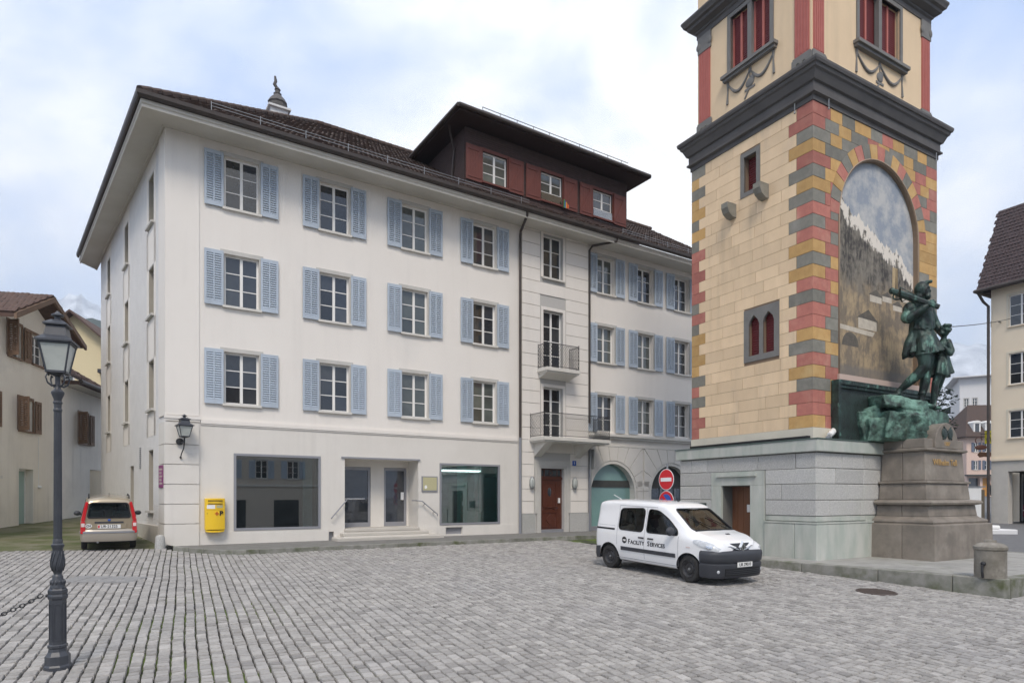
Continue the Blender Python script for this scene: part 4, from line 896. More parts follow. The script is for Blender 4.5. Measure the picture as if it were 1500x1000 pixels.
# mural: a painted mountain valley, flat paint on the recessed plaster
mm_ = bpy.data.materials.new('mural_paint'); mm_.use_nodes = True; T_ = mm_.node_tree; N = T_.nodes; L_ = T_.links; pb = N['Principled BSDF']; pb.inputs['Roughness'].default_value = .9
tcx = N.new('ShaderNodeTexCoord'); sx = N.new('ShaderNodeSeparateXYZ'); L_.new(tcx.outputs['Object'], sx.inputs[0])
def nmath(op, a, c_=None, cl=False):
    q = N.new('ShaderNodeMath'); q.operation = op; q.use_clamp = cl
    for i, v in enumerate((a, c_)):
        if v is None: continue
        if isinstance(v, (int, float)): q.inputs[i].default_value = v
        else: L_.new(v, q.inputs[i])
    return q.outputs[0]
def nnoise(sc, st=(1, 1, 1), det=6):
    mp_ = N.new('ShaderNodeMapping'); mp_.inputs['Scale'].default_value = st; L_.new(tcx.outputs['Object'], mp_.inputs[0]); q = N.new('ShaderNodeTexNoise'); q.inputs['Scale'].default_value = sc; q.inputs['Detail'].default_value = det; q.inputs['Roughness'].default_value = .65; L_.new(mp_.outputs[0], q.inputs['Vector']); return q.outputs['Fac']
def nmix(f_, a, c_):
    q = N.new('ShaderNodeMix'); q.data_type = 'RGBA'
    if isinstance(f_, float): q.inputs[0].default_value = f_
    else: L_.new(f_, q.inputs[0])
    for i, v in ((6, a), (7, c_)):
        if isinstance(v, tuple): q.inputs[i].default_value = (*v, 1)
        else: L_.new(v, q.inputs[i])
    return q.outputs[2]
def step(v, a, c_): q = N.new('ShaderNodeMapRange'); q.inputs[1].default_value = a; q.inputs[2].default_value = c_; L_.new(v, q.inputs[0]); return q.outputs[0]
ridge = nmath('ADD', nmath('MULTIPLY', nnoise(1.3, (1, 0, 0.0), 8), 1.9), nmath('MULTIPLY', sx.outputs[0], -.40))      # falls to the right
dz_ = nmath('SUBTRACT', nmath('ADD', ridge, 3.60), sx.outputs[2])          # depth under the ridge line
skyc = nmix(step(nnoise(1.5, (1, 1, 1), 8), .42, .60), (.29, .325, .38), (.50, .50, .49))
slope = nmix(step(nnoise(1.7, (1, 1, .8), 9), .44, .56), (.055, .05, .047), (.20, .18, .15))
slope = nmix(nmath('MULTIPLY', step(nnoise(11, (1, 1, .25), 9), .47, .58), .45), slope, (.30, .27, .22))
low = nmix(step(nnoise(1.9, (1, 1, .7), 9), .44, .56), (.42, .32, .20), (.22, .18, .135)); low = nmix(nmath('MULTIPLY', step(nnoise(8, (1, 1, .3), 9), .50, .60), .5), low, (.16, .13, .10))
slope = nmix(step(nmath('ADD', sx.outputs[2], nmath('MULTIPLY', nnoise(1.2), 1.6)), 4.0, 3.2), slope, low)
snow = nmath('MULTIPLY', step(nmath('ADD', dz_, nmath('MULTIPLY', nnoise(2.2, (1, 1, 1), 8), 1.3)), 1.16, 1.06), step(nnoise(3.2, (1.5, 1, .8), 9), .40, .46))
slope = nmix(snow, slope, (.74, .68, .60))
slope = nmix(nmath('MULTIPLY', step(sx.outputs[2], .42, .30), .75), slope, (.18, .165, .15))
fin = nmix(step(dz_, -.012, .012), skyc, slope); L_.new(fin, pb.inputs['Base Color'])
mu = MB().poly([(-MR, 0, 0), (MR, 0, 0)]+[(MR*math.cos(t*math.pi/32), 0, MSP-MB0+MR*math.sin(t*math.pi/32)) for t in range(33)]).build('mural', mm_, tow, loc=(MC, SY0+.13, MB0), fix=False)
hm_ = [mat('mural_ochre', (.50, .38, .22), .9, (.36, .27, .16), 6, .7), mat('mural_pale', (.62, .56, .47), .9, (.45, .40, .33), 6, .7), mat('mural_dark', (.10, .09, .08), .9, (.17, .15, .12), 6, .7)]
def daub(pts, m): MB().prism([(x_, -.003, z_) for x_, z_ in pts], (0, .0028, 0)).build('painted_hamlet', hm_[m], mu)
daub([(.85, 2.75), (1.18, 2.75), (1.16, 3.72), (.87, 3.72)], 0); daub([(1.02, 2.75), (1.18, 2.75), (1.16, 3.70), (1.02, 3.70)], 2)
for x_, z_, w_ in ((-.35, 2.45, .62), (.32, 2.55, .5), (1.30, 2.70, .5), (-.95, 1.55, .95), (.9, 2.35, .5)): daub([(x_, z_), (x_+w_, z_), (x_+w_, z_+w_*.34), (x_, z_+w_*.34)], 1); daub([(x_-.08, z_+w_*.34), (x_+w_+.08, z_+w_*.30), (x_+w_*.55, z_+w_*.66)], 2)
daub([(-1.35+.42*math.cos(k*math.pi/10), .95+.42*math.sin(k*math.pi/10)) for k in range(11)], 2); daub([(-1.9, 1.42), (-.2, 1.36), (-.1, 1.50), (-1.9, 1.56)], 1)
mu['label'] = 'arched mural of a snowy mountain over a brown valley'
# windows of the side wall
def ring_y(y0, y1, z0, z1, t, d): 
    b = MB(); b.box(SX0-d, SX0+.06, y0, y0+t, z0, z1); b.box(SX0-d, SX0+.06, y1-t, y1, z0, z1); b.box(SX0-d, SX0+.06, y0+t, y1-t, z0, z0+t); b.box(SX0-d, SX0+.06, y0+t, y1-t, z1-t, z1); return b
wn_ = ring_y(2.09, 2.84, zt(11.06), zt(12.46), .14, .03).build('tower_window', M['greystone'], tow)
b = MB(); b.box(SX0+.24, SX0+.28, 2.2, 2.74, zt(11.15), zt(12.4)); [b.box(SX0+.20, SX0+.235, 2.23, 2.70, zt(11.2)+k*.075, zt(11.2)+k*.075+.045) for k in range(15)]; b.build('louvre', M['redlouvre'], wn_)
b = MB(); P2 = []
b.box(SX0-.03, SX0+.05, 1.40, 1.58, zt(5.80), zt(7.44)); b.box(SX0-.03, SX0+.05, 1.98, 2.12, zt(5.80), zt(7.44)); b.box(SX0-.03, SX0+.05, 2.52, 2.70, zt(5.80), zt(7.44)); b.box(SX0-.03, SX0+.05, 1.58, 1.98, zt(5.80), zt(5.98)); b.box(SX0-.03, SX0+.05, 2.12, 2.52, zt(5.80), zt(5.98))
for c_ in (1.78, 2.32):
    pts = [(SX0-.03, c_-.2, zt(6.95)), (SX0-.03, c_-.15, zt(7.08)), (SX0-.03, c_, zt(7.24)), (SX0-.03, c_, zt(7.44)), (SX0-.03, c_-.2, zt(7.44))]
    b.prism(pts, (.08, 0, 0)); b.prism([(x, 2*c_-y, z) for x, y, z in pts], (.08, 0, 0))
w2 = b.build('twin_window', M['greystone'], tow)
for c_ in (1.78, 2.32):
    b = MB(); b.box(SX0+.16, SX0+.2, c_-.2, c_+.2, zt(5.98), zt(7.22)); [b.box(SX0+.12, SX0+.155, c_-.19, c_+.19, zt(6.0)+k*.075, zt(6.0)+k*.075+.045) for k in range(16)]; b.build('louvre', M['redlouvre'], w2)
for y_, z_ in ((3.14, 10.98), (1.90, 11.10)):
    prof = [(SX0, y_-.13, zt(z_)), (SX0-.42, y_-.13, zt(z_)), (SX0-.42, y_-.13, zt(z_)-.16), (SX0-.34, y_-.13, zt(z_)-.32), (SX0-.18, y_-.13, zt(z_)-.42), (SX0, y_-.13, zt(z_)-.44)]
    MB().prism(prof, (0, .26, 0)).build('stone_corbel', M['qgrey'], tow)
# cornices swept round the tower
def sweep(name, x0, x1, y0, y1, prof, m):
    b = MB(); R4 = [[(x0-p, y0-p, z), (x1+p, y0-p, z), (x1+p, y1+p, z), (x0-p, y1+p, z)] for p, z in prof]
    for A, B_ in zip(R4, R4[1:]):
        for i in range(4): b.poly([A[i], A[(i+1) % 4], B_[(i+1) % 4], B_[i]])
    b.poly(R4[-1]); b.poly(R4[0]); return b.build(name, m, tow, weld=True)
z = zt(12.87)
sweep('main_cornice', SX0, SX1, SY0, SY1, [(-.05, z), (.04, z), (.04, z+0.136), (.07, z+0.150), (.13, z+0.177), (.13, z+0.231), (.08, z+0.272), (.08, z+0.490), (.14, z+0.517), (.17, z+0.585), (.23, z+0.721), (.28, z+0.762), (.30, z+0.843), (.34, z+0.857), (.365, z+0.925), (.365, z+0.990), (.0, z+1.142), (-.3, z+1.170)], M['darkstone'])
UX0, UX1, UY0, UY1 = .44, 6.71, .44, 4.81; UZ = zt(13.80)
b = MB(); b.M = frame((UX0, UY1, 0), (0, -1)); wall(b, 0, UY1-UY0, UZ, zt(20), [(UY1-3.36, UY1-1.84, zt(15.40), zt(17.25), .22)]); b.M = None
wall(b, UX0, UX1, UZ, zt(20), [(2.70, 4.90, zt(15.40), zt(17.25), .22)], y=UY0)
b.poly([(UX1, UY0, UZ), (UX1, UY1, UZ), (UX1, UY1, zt(20)), (UX1, UY0, zt(20))]); b.poly([(UX0, UY1, UZ), (UX1, UY1, UZ), (UX1, UY1, zt(20)), (UX0, UY1, zt(20))]); b.build('upper_wall', M['creamwall'], tow, fix=False)
z = zt(17.42)
sweep('upper_cornice', UX0, UX1, UY0, UY1, [(-.05, z), (.03, z), (.03, z+.16), (.08, z+.2), (.08, z+.26), (.25, z+.34), (.27, z+.42), (.35, z+.46), (.37, z+.52), (.41, z+.60), (.41, z+.66), (0, z+.78), (-.3, z+.8)], M['darkstone'])
FM = {'L': frame((UX0, UY1, 0), (0, -1)), 'R': frame((UX0, UY0, 0), (1, 0))}
def fx(face, u): return UY1-u if face == 'L' else u-UX0           # local y / local x -> distance along the face
for face, a, c in (('L', 3.36, 1.84), ('R', 2.70, 4.90)):
    p, q = fx(face, a), fx(face, c); t = .13; z0, z1 = zt(15.40), zt(17.25)
    b = MB(FM[face]); b.box(p-t, p, -.04, .1, z0, z1+t); b.box(q, q+t, -.04, .1, z0, z1+t); b.box(p, q, -.04, .1, z1, z1+t); b.box((p+q)/2-.08, (p+q)/2+.08, -.03, .12, z0, z1)
    b.box(p-.28, q+.28, -.20, .02, z0-.10, z0); b.box(p-.24, q+.24, -.13, .02, z0-.19, z0-.10); w_ = b.build('upper_window', M['greystone'], tow)
    for s0, s1 in ((p, (p+q)/2-.08), ((p+q)/2+.08, q)):
        lv = MB(FM[face]); lv.box(s0, s1, .17, .2, z0, z1); h = (s1-s0)/2
        for half in (0, 1):
            k0 = s0+half*h+.05; k1 = s0+(half+1)*h-.03; [lv.box(k0, k1, .12, .16, z0+.03+k*.07, z0+.03+k*.07+.04) for k in range(26)]
        lv.build('louvre', M['redlouvre'], w_)
        MB(FM[face]).box(s0+h-.035, s0+h+.045, .09, .17, z0, z1).box(s0, s0+.05, .09, .17, z0, z1).build('louvre_stile', M['pinkred'], w_)
    g_ = MB(FM[face]); ce = (p+q)/2; hw_ = (q-p)/2+.12                    # painted swags under the sill
    for sg in (-1, 1):
        g_.tube([(ce+sg*hw_*t_/10, -.012, z0-.28-.42*math.sin(math.pi*t_/10)) for t_ in range(11)], [.02+.035*math.sin(math.pi*t_/10) for t_ in range(11)], 6)
        g_.tube([(ce+sg*hw_, -.01, z0-.22), (ce+sg*hw_, -.01, z0-.5), (ce+sg*(hw_+.02), -.01, z0-.92)], [.05, .025, .045], 6)
    g_.ball((ce, -.01, z0-.28), (.07, .02, .08)); g_.tube([(ce, -.01, z0-.3), (ce, -.01, z0-.52)], .02, 5); g_.ball((ce, -.01, z0-.68), (.17, .03, .15)); g_.box(ce-.20, ce+.20, -.02, .01, z0-.90, z0-.83); g_.ball((ce+.1, -.01, z0-.58), (.09, .02, .12)); g_.tube([(ce-.2, -.01, z0-1.12), (ce-.05, -.01, z0-.9)], .03, 5)
    g_.build('painted_swag', M['greystone'], tow, smooth=40)
for face, a, c in (('L', .50, .98), ('L', 4.24, 4.74), ('R', .50, .98), ('R', 6.18, 6.66)):
    p, q = sorted((fx(face, a), fx(face, c)))
    b = MB(FM[face]); b.box(p, q, -.03, .01, zt(14.45), zt(16.85)); [b.box(p+(q-p)*(k+.25)/5, p+(q-p)*(k+.75)/5, -.042, -.03, zt(14.5), zt(16.8)) for k in range(5)]; pl_ = b.build('pilaster', M['pinkred'], tow)
    b = MB(FM[face]); b.box(p-.08, q+.08, -.06, .01, UZ, zt(14.40)); b.box(p-.05, q+.05, -.05, .01, zt(14.40), zt(14.45)); b.build('pilaster_base', M['greystone'], pl_); b = MB(FM[face]); b.box(p-.04, q+.04, -.05, .01, zt(16.85), zt(17.42)); b.ball((p, -.05, zt(17.1)), (.1, .03, .13)); b.ball((q, -.05, zt(17.1)), (.1, .03, .13)); b.build('pilaster_capital', M['greystone'], pl_)
    b = MB(FM[face]); cx_ = (p+q)/2; [b.lathe([(r_, -.005), (r_, .01), (r_-.025, .01), (r_-.025, -.005), (r_, -.005)], 12, (cx_+dx_, -.065, zt(13.95)+dz2), ax=Matrix.Rotation(R(90), 3, 'X'), cap=False) for r_, dx_, dz2 in ((.16, 0, 0), (.08, -.1, .24), (.08, .1, .24), (.08, -.1, -.24), (.08, .1, -.24), (.07, 0, 0))]; b.build('rosette', M['qgrey'], pl_)
b = MB()
for p_ in ((SX0-.12, SY0+.5), (SX0+.55, SY0-.12), (SX1-.25, SY0-.12)): b.tube([(p_[0], p_[1], zt(13.0)), (p_[0], p_[1], zt(12.72))], .014, 5); b.ball((p_[0], p_[1], zt(12.72)), .03)
b.build('lightning_clip', M['galv'], tow)
# spotlight lying on the ledge
x, y = tw_(.75, -.08); sp = empty('spotlight', (x, y, 3.20), TA+R(20), 'small white cylindrical spotlight on the ledge of the granite tower base', 'spotlight')
MB().tube([(-.05, 0, .12), (.12, 0, .17), (.42, 0, .28)], [.07, .085, .09], 12).build('lamp_head', M['plate'], sp, smooth=40); MB().box(-.25, .05, -.05, .05, 0, .07).tube([(-.2, 0, .05), (-.02, 0, .14)], .03, 6).build('bracket', M['galv'], sp)
# ------------------------------------------------------------------ the monument
ped = empty('monument_pedestal', (TO.x, TO.y, PZ), TA, 'stepped brown granite pedestal under the green bronze statue', 'pedestal')
PC = 4.1
def tier(hw0, n0, z0, hw1, n1, z1, split=(1,), nm='pedestal_block', m=None, yb=-.06):
    cuts = [yb]+[-n0*.52]*(len(split) and 1)+[None]
    def q(t_, hw, n, z): return None
    ys0 = [yb, -n0*.52, -n0]; ys1 = [yb, -n1*.52, -n1]
    for k in range(2):
        g_ = .004
        o = MB().hexa([(PC-hw0, ys0[k+1]+g_*(k == 0), zt(z0)), (PC+hw0, ys0[k+1]+g_*(k == 0), zt(z0)), (PC+hw0, ys0[k]-g_*(k == 1), zt(z0)), (PC-hw0, ys0[k]-g_*(k == 1), zt(z0))],
                      [(PC-hw1, ys1[k+1]+g_*(k == 0), zt(z1)), (PC+hw1, ys1[k+1]+g_*(k == 0), zt(z1)), (PC+hw1, ys1[k]-g_*(k == 1), zt(z1)), (PC-hw1, ys1[k]-g_*(k == 1), zt(z1))]).build(nm, m or M['granite_brown'], ped)
        md = o.modifiers.new('b', 'BEVEL'); md.width = .018; md.segments = 2
def band(prof):
    b = MB()
    for (h0, n0, z0), (h1, n1, z1) in zip(prof, prof[1:]):
        A = [(PC-h0, -.05, zt(z0)), (PC-h0, -n0, zt(z0)), (PC+h0, -n0, zt(z0)), (PC+h0, -.05, zt(z0))]; B_ = [(PC-h1, -.05, zt(z1)), (PC-h1, -n1, zt(z1)), (PC+h1, -n1, zt(z1)), (PC+h1, -.05, zt(z1))]
        for i in range(3): b.poly([A[i], A[i+1], B_[i+1], B_[i]])
    h1, n1, z1 = prof[-1]; b.poly([(PC-h1, -.05, zt(z1)), (PC-h1, -n1, zt(z1)), (PC+h1, -n1, zt(z1)), (PC+h1, -.05, zt(z1))]); b.build('moulding', M['granite_brown'], ped, weld=True)
tier(1.62, 1.85, -.25, 1.60, 1.83, .78); band([(1.58, 1.81, .782), (1.50, 1.73, .80), (1.52, 1.75, .85), (1.50, 1.73, .90), (1.36, 1.58, .96), (1.33, 1.55, 1.0)])
tier(1.33, 1.55, 1.002, 1.29, 1.51, 1.32); band([(1.30, 1.52, 1.322), (1.42, 1.64, 1.35), (1.44, 1.66, 1.40), (1.40, 1.62, 1.46), (1.22, 1.44, 1.48)])
tier(1.20, 1.42, 1.482, 1.15, 1.38, 1.94); band([(1.16, 1.39, 1.942), (1.20, 1.43, 1.96), (1.20, 1.43, 2.01), (1.10, 1.34, 2.03)])
tier(1.09, 1.33, 2.032, 1.04, 1.28, 2.86); band([(1.05, 1.29, 2.862), (1.13, 1.38, 2.90), (1.13, 1.38, 2.95), (1.09, 1.33, 2.97)])
tier(1.07, 1.30, 2.972, 1.06, 1.29, 3.24)
arc = [(PC+.62*math.cos(math.pi*t/20), -1.36, zt(3.10)+.62*math.sin(math.pi*t/20)) for t in range(21)]
cs_ = MB().prism([(PC+.62, -1.36, zt(2.96))]+arc+[(PC-.62, -1.36, zt(2.96))], (0, .36, 0)).build('arched_stone', M['granite_brown'], ped); md = cs_.modifiers.new('b', 'BEVEL'); md.width = .02
e_ = MB(); 
for sg in (-1, 1): e_.ball((PC+sg*.16, -1.37, zt(3.40)), (.14, .035, .17), M3=Matrix.Rotation(R(25*sg), 3, 'Y')); e_.tube([(PC+sg*.24, -1.37, zt(3.24)), (PC+sg*.05, -1.38, zt(3.40)), (PC-sg*.2, -1.37, zt(3.60))], .022, 6)
e_.build('emblem', M['bronze_dark'], cs_, smooth=40)
text('1307', .16, M['gold'], 'lettering', cs_, (PC, -1.365, zt(3.10)), bold=.002)
text('Wilhelm Tell', .25, M['gold'], 'lettering', ped, (PC, -1.318, zt(2.56)), rot=(R(87), 0, 0), bold=.003)
# bronze relief panel on the tower wall behind the statue
rp = empty('relief_panel', (TO.x, TO.y, PZ), TA, 'long dark bronze relief panel in a moulded frame at the foot of the mural', 'relief panel')
MB().box(1.18, 6.2, SY0-.12, SY0-.03, zt(3.22), zt(4.86)).build('panel', M['bronze_dark'], rp)
b = MB(); 
for t_, d_ in ((.0, .26), (.09, .20)):
    x0, x1, z0, z1 = 1.10+t_, 6.28-t_, zt(3.21), zt(4.95)-t_; b.box(x0, x0+.12, SY0-d_, SY0-.03, z0, z1); b.box(x1-.12, x1, SY0-d_, SY0-.03, z0, z1); b.box(x0+.12, x1-.12, SY0-d_, SY0-.03, z1-.12, z1)
b.build('panel_frame', M['bronze'], rp)
b = MB(); rr = random.Random(9)
for k in range(26):
    x_ = 1.45+rr.random()*4.4; z_ = zt(3.4+rr.random()*1.2); b.ball((x_, SY0-.12, z_), (rr.uniform(.05, .14), .05, rr.uniform(.1, .3)), 8, 6)
pass
# ------------------------------------------------------------------ bronze figures (one casting on a rock)
VA = -math.atan2(12.37, 19.11)
st = empty('bronze_statue', (12.37, 19.11, 3.2), VA, 'green bronze statue of a striding man with crossbow and a boy, on a rock', 'statue')
FZ = 0.98                                        # feet above the statue's base
def capsule(b, p0, r0, p1, r1, n=12):
    p0, p1 = Vector(p0), Vector(p1); b.tube([p0, p1], [r0, r1], n); b.ball(p0, r0, n, 8); b.ball(p1, r1, n, 8)
def chain(b, pts):
    for (p, r), (q, s) in zip(pts, pts[1:]): capsule(b, (p[0], p[1], p[2]+FZ), r, (q[0], q[1], q[2]+FZ), s)
def fuse(b, name, m, vox, it=2):
    o = b.build(name, m, st, fix=True); md = o.modifiers.new('r', 'REMESH'); md.mode = 'VOXEL'; md.voxel_size = vox; s_ = o.modifiers.new('s', 'SMOOTH'); s_.iterations = it; s_.factor = .5
    bake(o); o.data.polygons.foreach_set('use_smooth', [True]*len(o.data.polygons)); o.data.materials.clear(); o.data.materials.append(m); o.scale = (.86, 1, 1); return o
def skirt(b, cx0, cy0, z0, r0, cx1, cy1, z1, r1, folds, amp, ysc=.85):
    def fn(u, v):
        a = 2*math.pi*u; t = v; r = r0+(r1-r0)*t; r *= 1+amp*t*math.cos(folds*a+.6); return (cx0+(cx1-cx0)*t+r*math.cos(a), cy0+(cy1-cy0)*t+ysc*r*math.sin(a), z0+(z1-z0)*t+FZ+.05*t*math.cos(3*a))
    b.grid(fn, 48, 8); n0 = 48
    b.poly([fn(i/48, 1) for i in range(48)]); b.poly([fn(i/48, 0) for i in range(48)])
b = MB()
ball = lambda c, r, M3=None: b.ball((c[0], c[1], c[2]+FZ), r, 14, 10, M3)
ball((.02, -.05, 3.55), (.20, .18, .25)); ball((-.04, -.03, 3.60), (.235, .215, .26)); ball((-.10, -.02, 3.40), (.19, .20, .20))       # head in its hood
ball((.19, -.09, 3.53), (.055, .045, .05)); ball((.215, -.10, 3.51), .036); ball((.145, -.10, 3.36), (.10, .10, .10)); ball((.17, -.10, 3.43), (.06, .08, .035)); ball((.16, -.13, 3.62), (.055, .08, .03)); capsule(b, (.10, -.08, 3.80+FZ), .05, (.23, -.08, 3.80+FZ), .055)
chain(b, [((-.02, -.02, 3.36), .14), ((-.05, 0, 3.12), .17)])
ball((-.08, 0, 2.86), (.38, .36, .40)); ball((-.04, -.02, 2.52), (.33, .31, .26)); ball((-.06, 0, 2.98), (.36, .40, .24))
chain(b, [((-.34, -.27, 3.02), .20), ((-.48, -.36, 2.76), .185), ((-.42, -.42, 2.70), .155), ((.02, -.46, 2.93), .115), ((.24, -.42, 3.06), .085)])
ball((-.38, -.30, 3.0), (.23, .22, .22))
for k, (dz2, dx_) in enumerate(((.04, .30), (.01, .32), (-.02, .31), (-.05, .29))): chain(b, [((.22, -.45, 3.08+dz2), .042), ((dx_+.03, -.47, 3.05+dz2), .038), ((dx_+.05, -.40, 3.0+dz2), .034)])
chain(b, [((.22, -.40, 3.12), .045), ((.30, -.36, 3.16), .036)])
chain(b, [((.16, .28, 3.02), .19), ((.34, .42, 2.68), .15), ((.52, .36, 2.36), .11), ((.60, .30, 2.22), .09)])
skirt(b, -.04, 0, 2.42, .33, .06, -.02, 1.66, .50, 8, .21); ball((-.04, 0, 2.40), (.355, .33, .075))
skirt(b, -.04, 0, 2.85, .36, -.04, 0, 2.36, .38, 9, .10)
chain(b, [((-.30, -.10, 2.32), .12), ((-.42, -.16, 2.0), .15), ((-.52, -.18, 1.68), .12), ((-.58, -.18, 1.58), .05)])
chain(b, [((-.24, .05, 2.30), .10), ((-.34, .05, 1.75), .15)])
chain(b, [((.02, -.18, 2.0), .25), ((.03, -.24, 1.66), .245), ((.05, -.27, 1.26), .175), ((-.12, -.25, 1.06), .165), ((-.36, -.22, .88), .15), ((-.66, -.18, .64), .095)]); ball((.02, -.23, 1.60), (.285, .27, .085)); ball((-.60, -.18, .69), (.13, .13, .07))
chain(b, [((-.70, -.18, .60), .105), ((-.76, -.19, .48), .115)]); chain(b, [((-.72, -.18, .46), .09), ((-.94, -.30, .44), .085), ((-1.0, -.33, .42), .06)])
for k in range(3): ball((-.74-k*.07, -.20-k*.04, .50-k*.03), (.12, .125, .03))
chain(b, [((.12, .12, 2.0), .25), ((.14, .10, 1.55), .225), ((.08, .08, 1.08), .165), ((.06, .08, .86), .165), ((-.04, .06, .36), .105), ((-.06, .05, .18), .12)]); ball((-.02, .06, .50), (.14, .14, .06))
chain(b, [((-.14, .05, .12), .10), ((.10, -.02, .10), .10), ((.33, -.08, .06), .075)])
fuse(b, 'man_figure', M['bronze'], .020, 1)
b = MB()                                           # crossbow on the shoulder
A_, B_ = Vector((-.92, -.34, 3.62+FZ)), Vector((.46, -.50, 2.90+FZ)); d_ = (B_-A_).normalized()
b.tube([A_, A_.lerp(B_, .12), A_.lerp(B_, .4), A_.lerp(B_, .62), B_], [.085, .10, .115, .085, .075], 8); b.ball(A_, .10)
c_ = A_.lerp(B_, .16); b.tube([c_+Vector((.10*abs(t)/5*.6, .16*t, -.05-.0*t)) for t in range(-5, 6)], [.025+.03*(1-abs(t)/5) for t in range(-5, 6)], 8)
e0, e1 = c_+Vector((.06, -.8, -.05)), c_+Vector((.06, .8, -.05)); mid_ = A_.lerp(B_, .5)+Vector((0, 0, .12)); b.tube([e0, mid_, e1], .012, 5)
b.tube([A_+Vector((.18, 0, -.18))+Vector((.15*math.cos(t*.628), 0, .11*math.sin(t*.628))) for t in range(11)], .025, 6)
b.build('crossbow', M['bronze'], st, smooth=40, scale=(.86, 1, 1))
b = MB()                                           # boy
ball((.63, .25, 2.36), (.165, .16, .19)); rr = random.Random(4)
for k in range(16): a_ = rr.random()*6.28; ball((.66+.15*math.cos(a_), .25+.14*math.sin(a_), 2.30+rr.random()*.22), .058)
ball((.53, .13, 2.33), .035); ball((.56, .15, 2.26), (.08, .08, .06))
chain(b, [((.62, .27, 2.2), .085), ((.60, .30, 2.06), .10)]); ball((.58, .30, 1.92), (.23, .20, .20)); ball((.56, .30, 1.68), (.20, .18, .20))
chain(b, [((.74, .22, 2.0), .10), ((.84, .16, 1.72), .088), ((.80, .10, 1.62), .08), ((.66, .06, 1.78), .062), ((.60, .04, 1.84), .055)]); chain(b, [((.44, .38, 2.0), .10), ((.36, .40, 1.7), .08)])
skirt(b, .55, .3, 1.66, .21, .53, .28, 1.02, .34, 7, .20, .8); ball((.55, .3, 1.62), (.225, .2, .05)); chain(b, [((.68, .35, 1.4), .10), ((.84, .38, 1.12), .06)])
chain(b, [((.46, .24, 1.15), .15), ((.36, .22, .76), .115), ((.34, .24, .55), .115), ((.30, .26, .16), .07), ((.32, .24, .06), .075), ((.50, .16, .03), .055)])
chain(b, [((.58, .34, 1.12), .14), ((.46, .42, .72), .11), ((.30, .52, .20), .07), ((.24, .52, .10), .075), ((.40, .46, .06), .05)])
fuse(b, 'boy_figure', M['bronze'], .019, 1)
b = MB(); rr = random.Random(21)                   # rock
def crag(c, s, rz, tilt=(0, 0)):
    Mx = Matrix.Translation(c) @ Matrix.Rotation(rz, 4, 'Z') @ Matrix.Rotation(tilt[0], 4, 'X') @ Matrix.Rotation(tilt[1], 4, 'Y')
    V = [Mx @ Vector((sx_*s[0]*rr.uniform(.72, 1), sy_*s[1]*rr.uniform(.72, 1), sz_*s[2]*rr.uniform(.8, 1))) for sz_ in (-1, 1) for sx_, sy_ in ((-1, -1), (1, -1), (1, 1), (-1, 1))]
    b.hexa(V[:4], V[4:])
crag((-.95, -.15, 1.13), (.75, .55, .19), .05, (0, R(7))); crag((-.62, -.05, .95), (.55, .55, .28), .3, (0, R(4))); crag((-1.85, .15, .50), (.36, .45, .48), .3, (0, R(-10))); crag((-1.55, .1, .75), (.30, .4, .30), .8)
crag((-1.45, -.05, .30), (.55, .5, .40), .1); crag((-.7, .0, .42), (.9, .65, .45), .1, (0, R(6))); crag((.10, .05, .62), (.75, .60, .40), -.1, (0, R(7))); crag((.45, .1, .32), (.55, .6, .55), .15, (0, R(9))); crag((-.2, -.30, .35), (.8, .5, .42), .25, (R(14), R(6))); crag((.35, .3, .58), (.60, .5, .38), .1, (0, R(5)))
crag((.05, .1, .1), (.9, .8, .35), 0); crag((-1.1, .2, .1), (1.1, .6, .3), 0); crag((-.30, .05, .78), (.6, .5, .25), .4, (0, R(5)))
o = b.build('rock_base', M['bronze_rock'], st, rot=(0, 0, -VA)); md = o.modifiers.new('r', 'REMESH'); md.mode = 'VOXEL'; md.voxel_size = .045
tx = bpy.data.textures.new('crag', 'CLOUDS'); tx.noise_scale = .35; tx.noise_depth = 3; dm = o.modifiers.new('d', 'DISPLACE'); dm.texture = tx; dm.strength = .14; dm.mid_level = .55
dc = o.modifiers.new('dec', 'DECIMATE'); dc.ratio = .35
bake(o); o.data.materials.clear(); o.data.materials.append(M['bronze_rock'])
for v_ in o.data.vertices:                         # the rock stops behind the arched stone and at the pedestal's edges
    s_r = v_.co.x*.8691+v_.co.y*.4946; n_r = v_.co.x*.4946-v_.co.y*.8691; lim_ = .28 if s_r > -.66 else .56
    if n_r > lim_: v_.co.x -= tn.x*(n_r-lim_); v_.co.y -= tn.y*(n_r-lim_)
    if s_r > .98: v_.co.x -= td.x*(s_r-.98); v_.co.y -= td.y*(s_r-.98)
    v_.co.z = max(v_.co.z, .005)
# stone bollard on the platform corner
x, y = tw_(-.18, 4.31); bo = empty('stone_bollard', (x, y, PZ), TA, 'squat weathered stone bollard standing on the corner of the monument platform', 'bollard')
MB().lathe([(.30, 0), (.30, .60), (.32, .62), (.32, .68), (.24, .74), (.12, .77), (.11, .82), (.02, .83)], 14, rot=R(22.5)).build('shaft', M['bollard'], bo, smooth=30)
MB().tube([(-.30, .0, .30), (-.35, 0, .28), (-.36, 0, .15), (-.33, 0, .02)], .025, 6).ball((-.31, 0, .32), .05).build('chain_eye', M['iron'], bo)
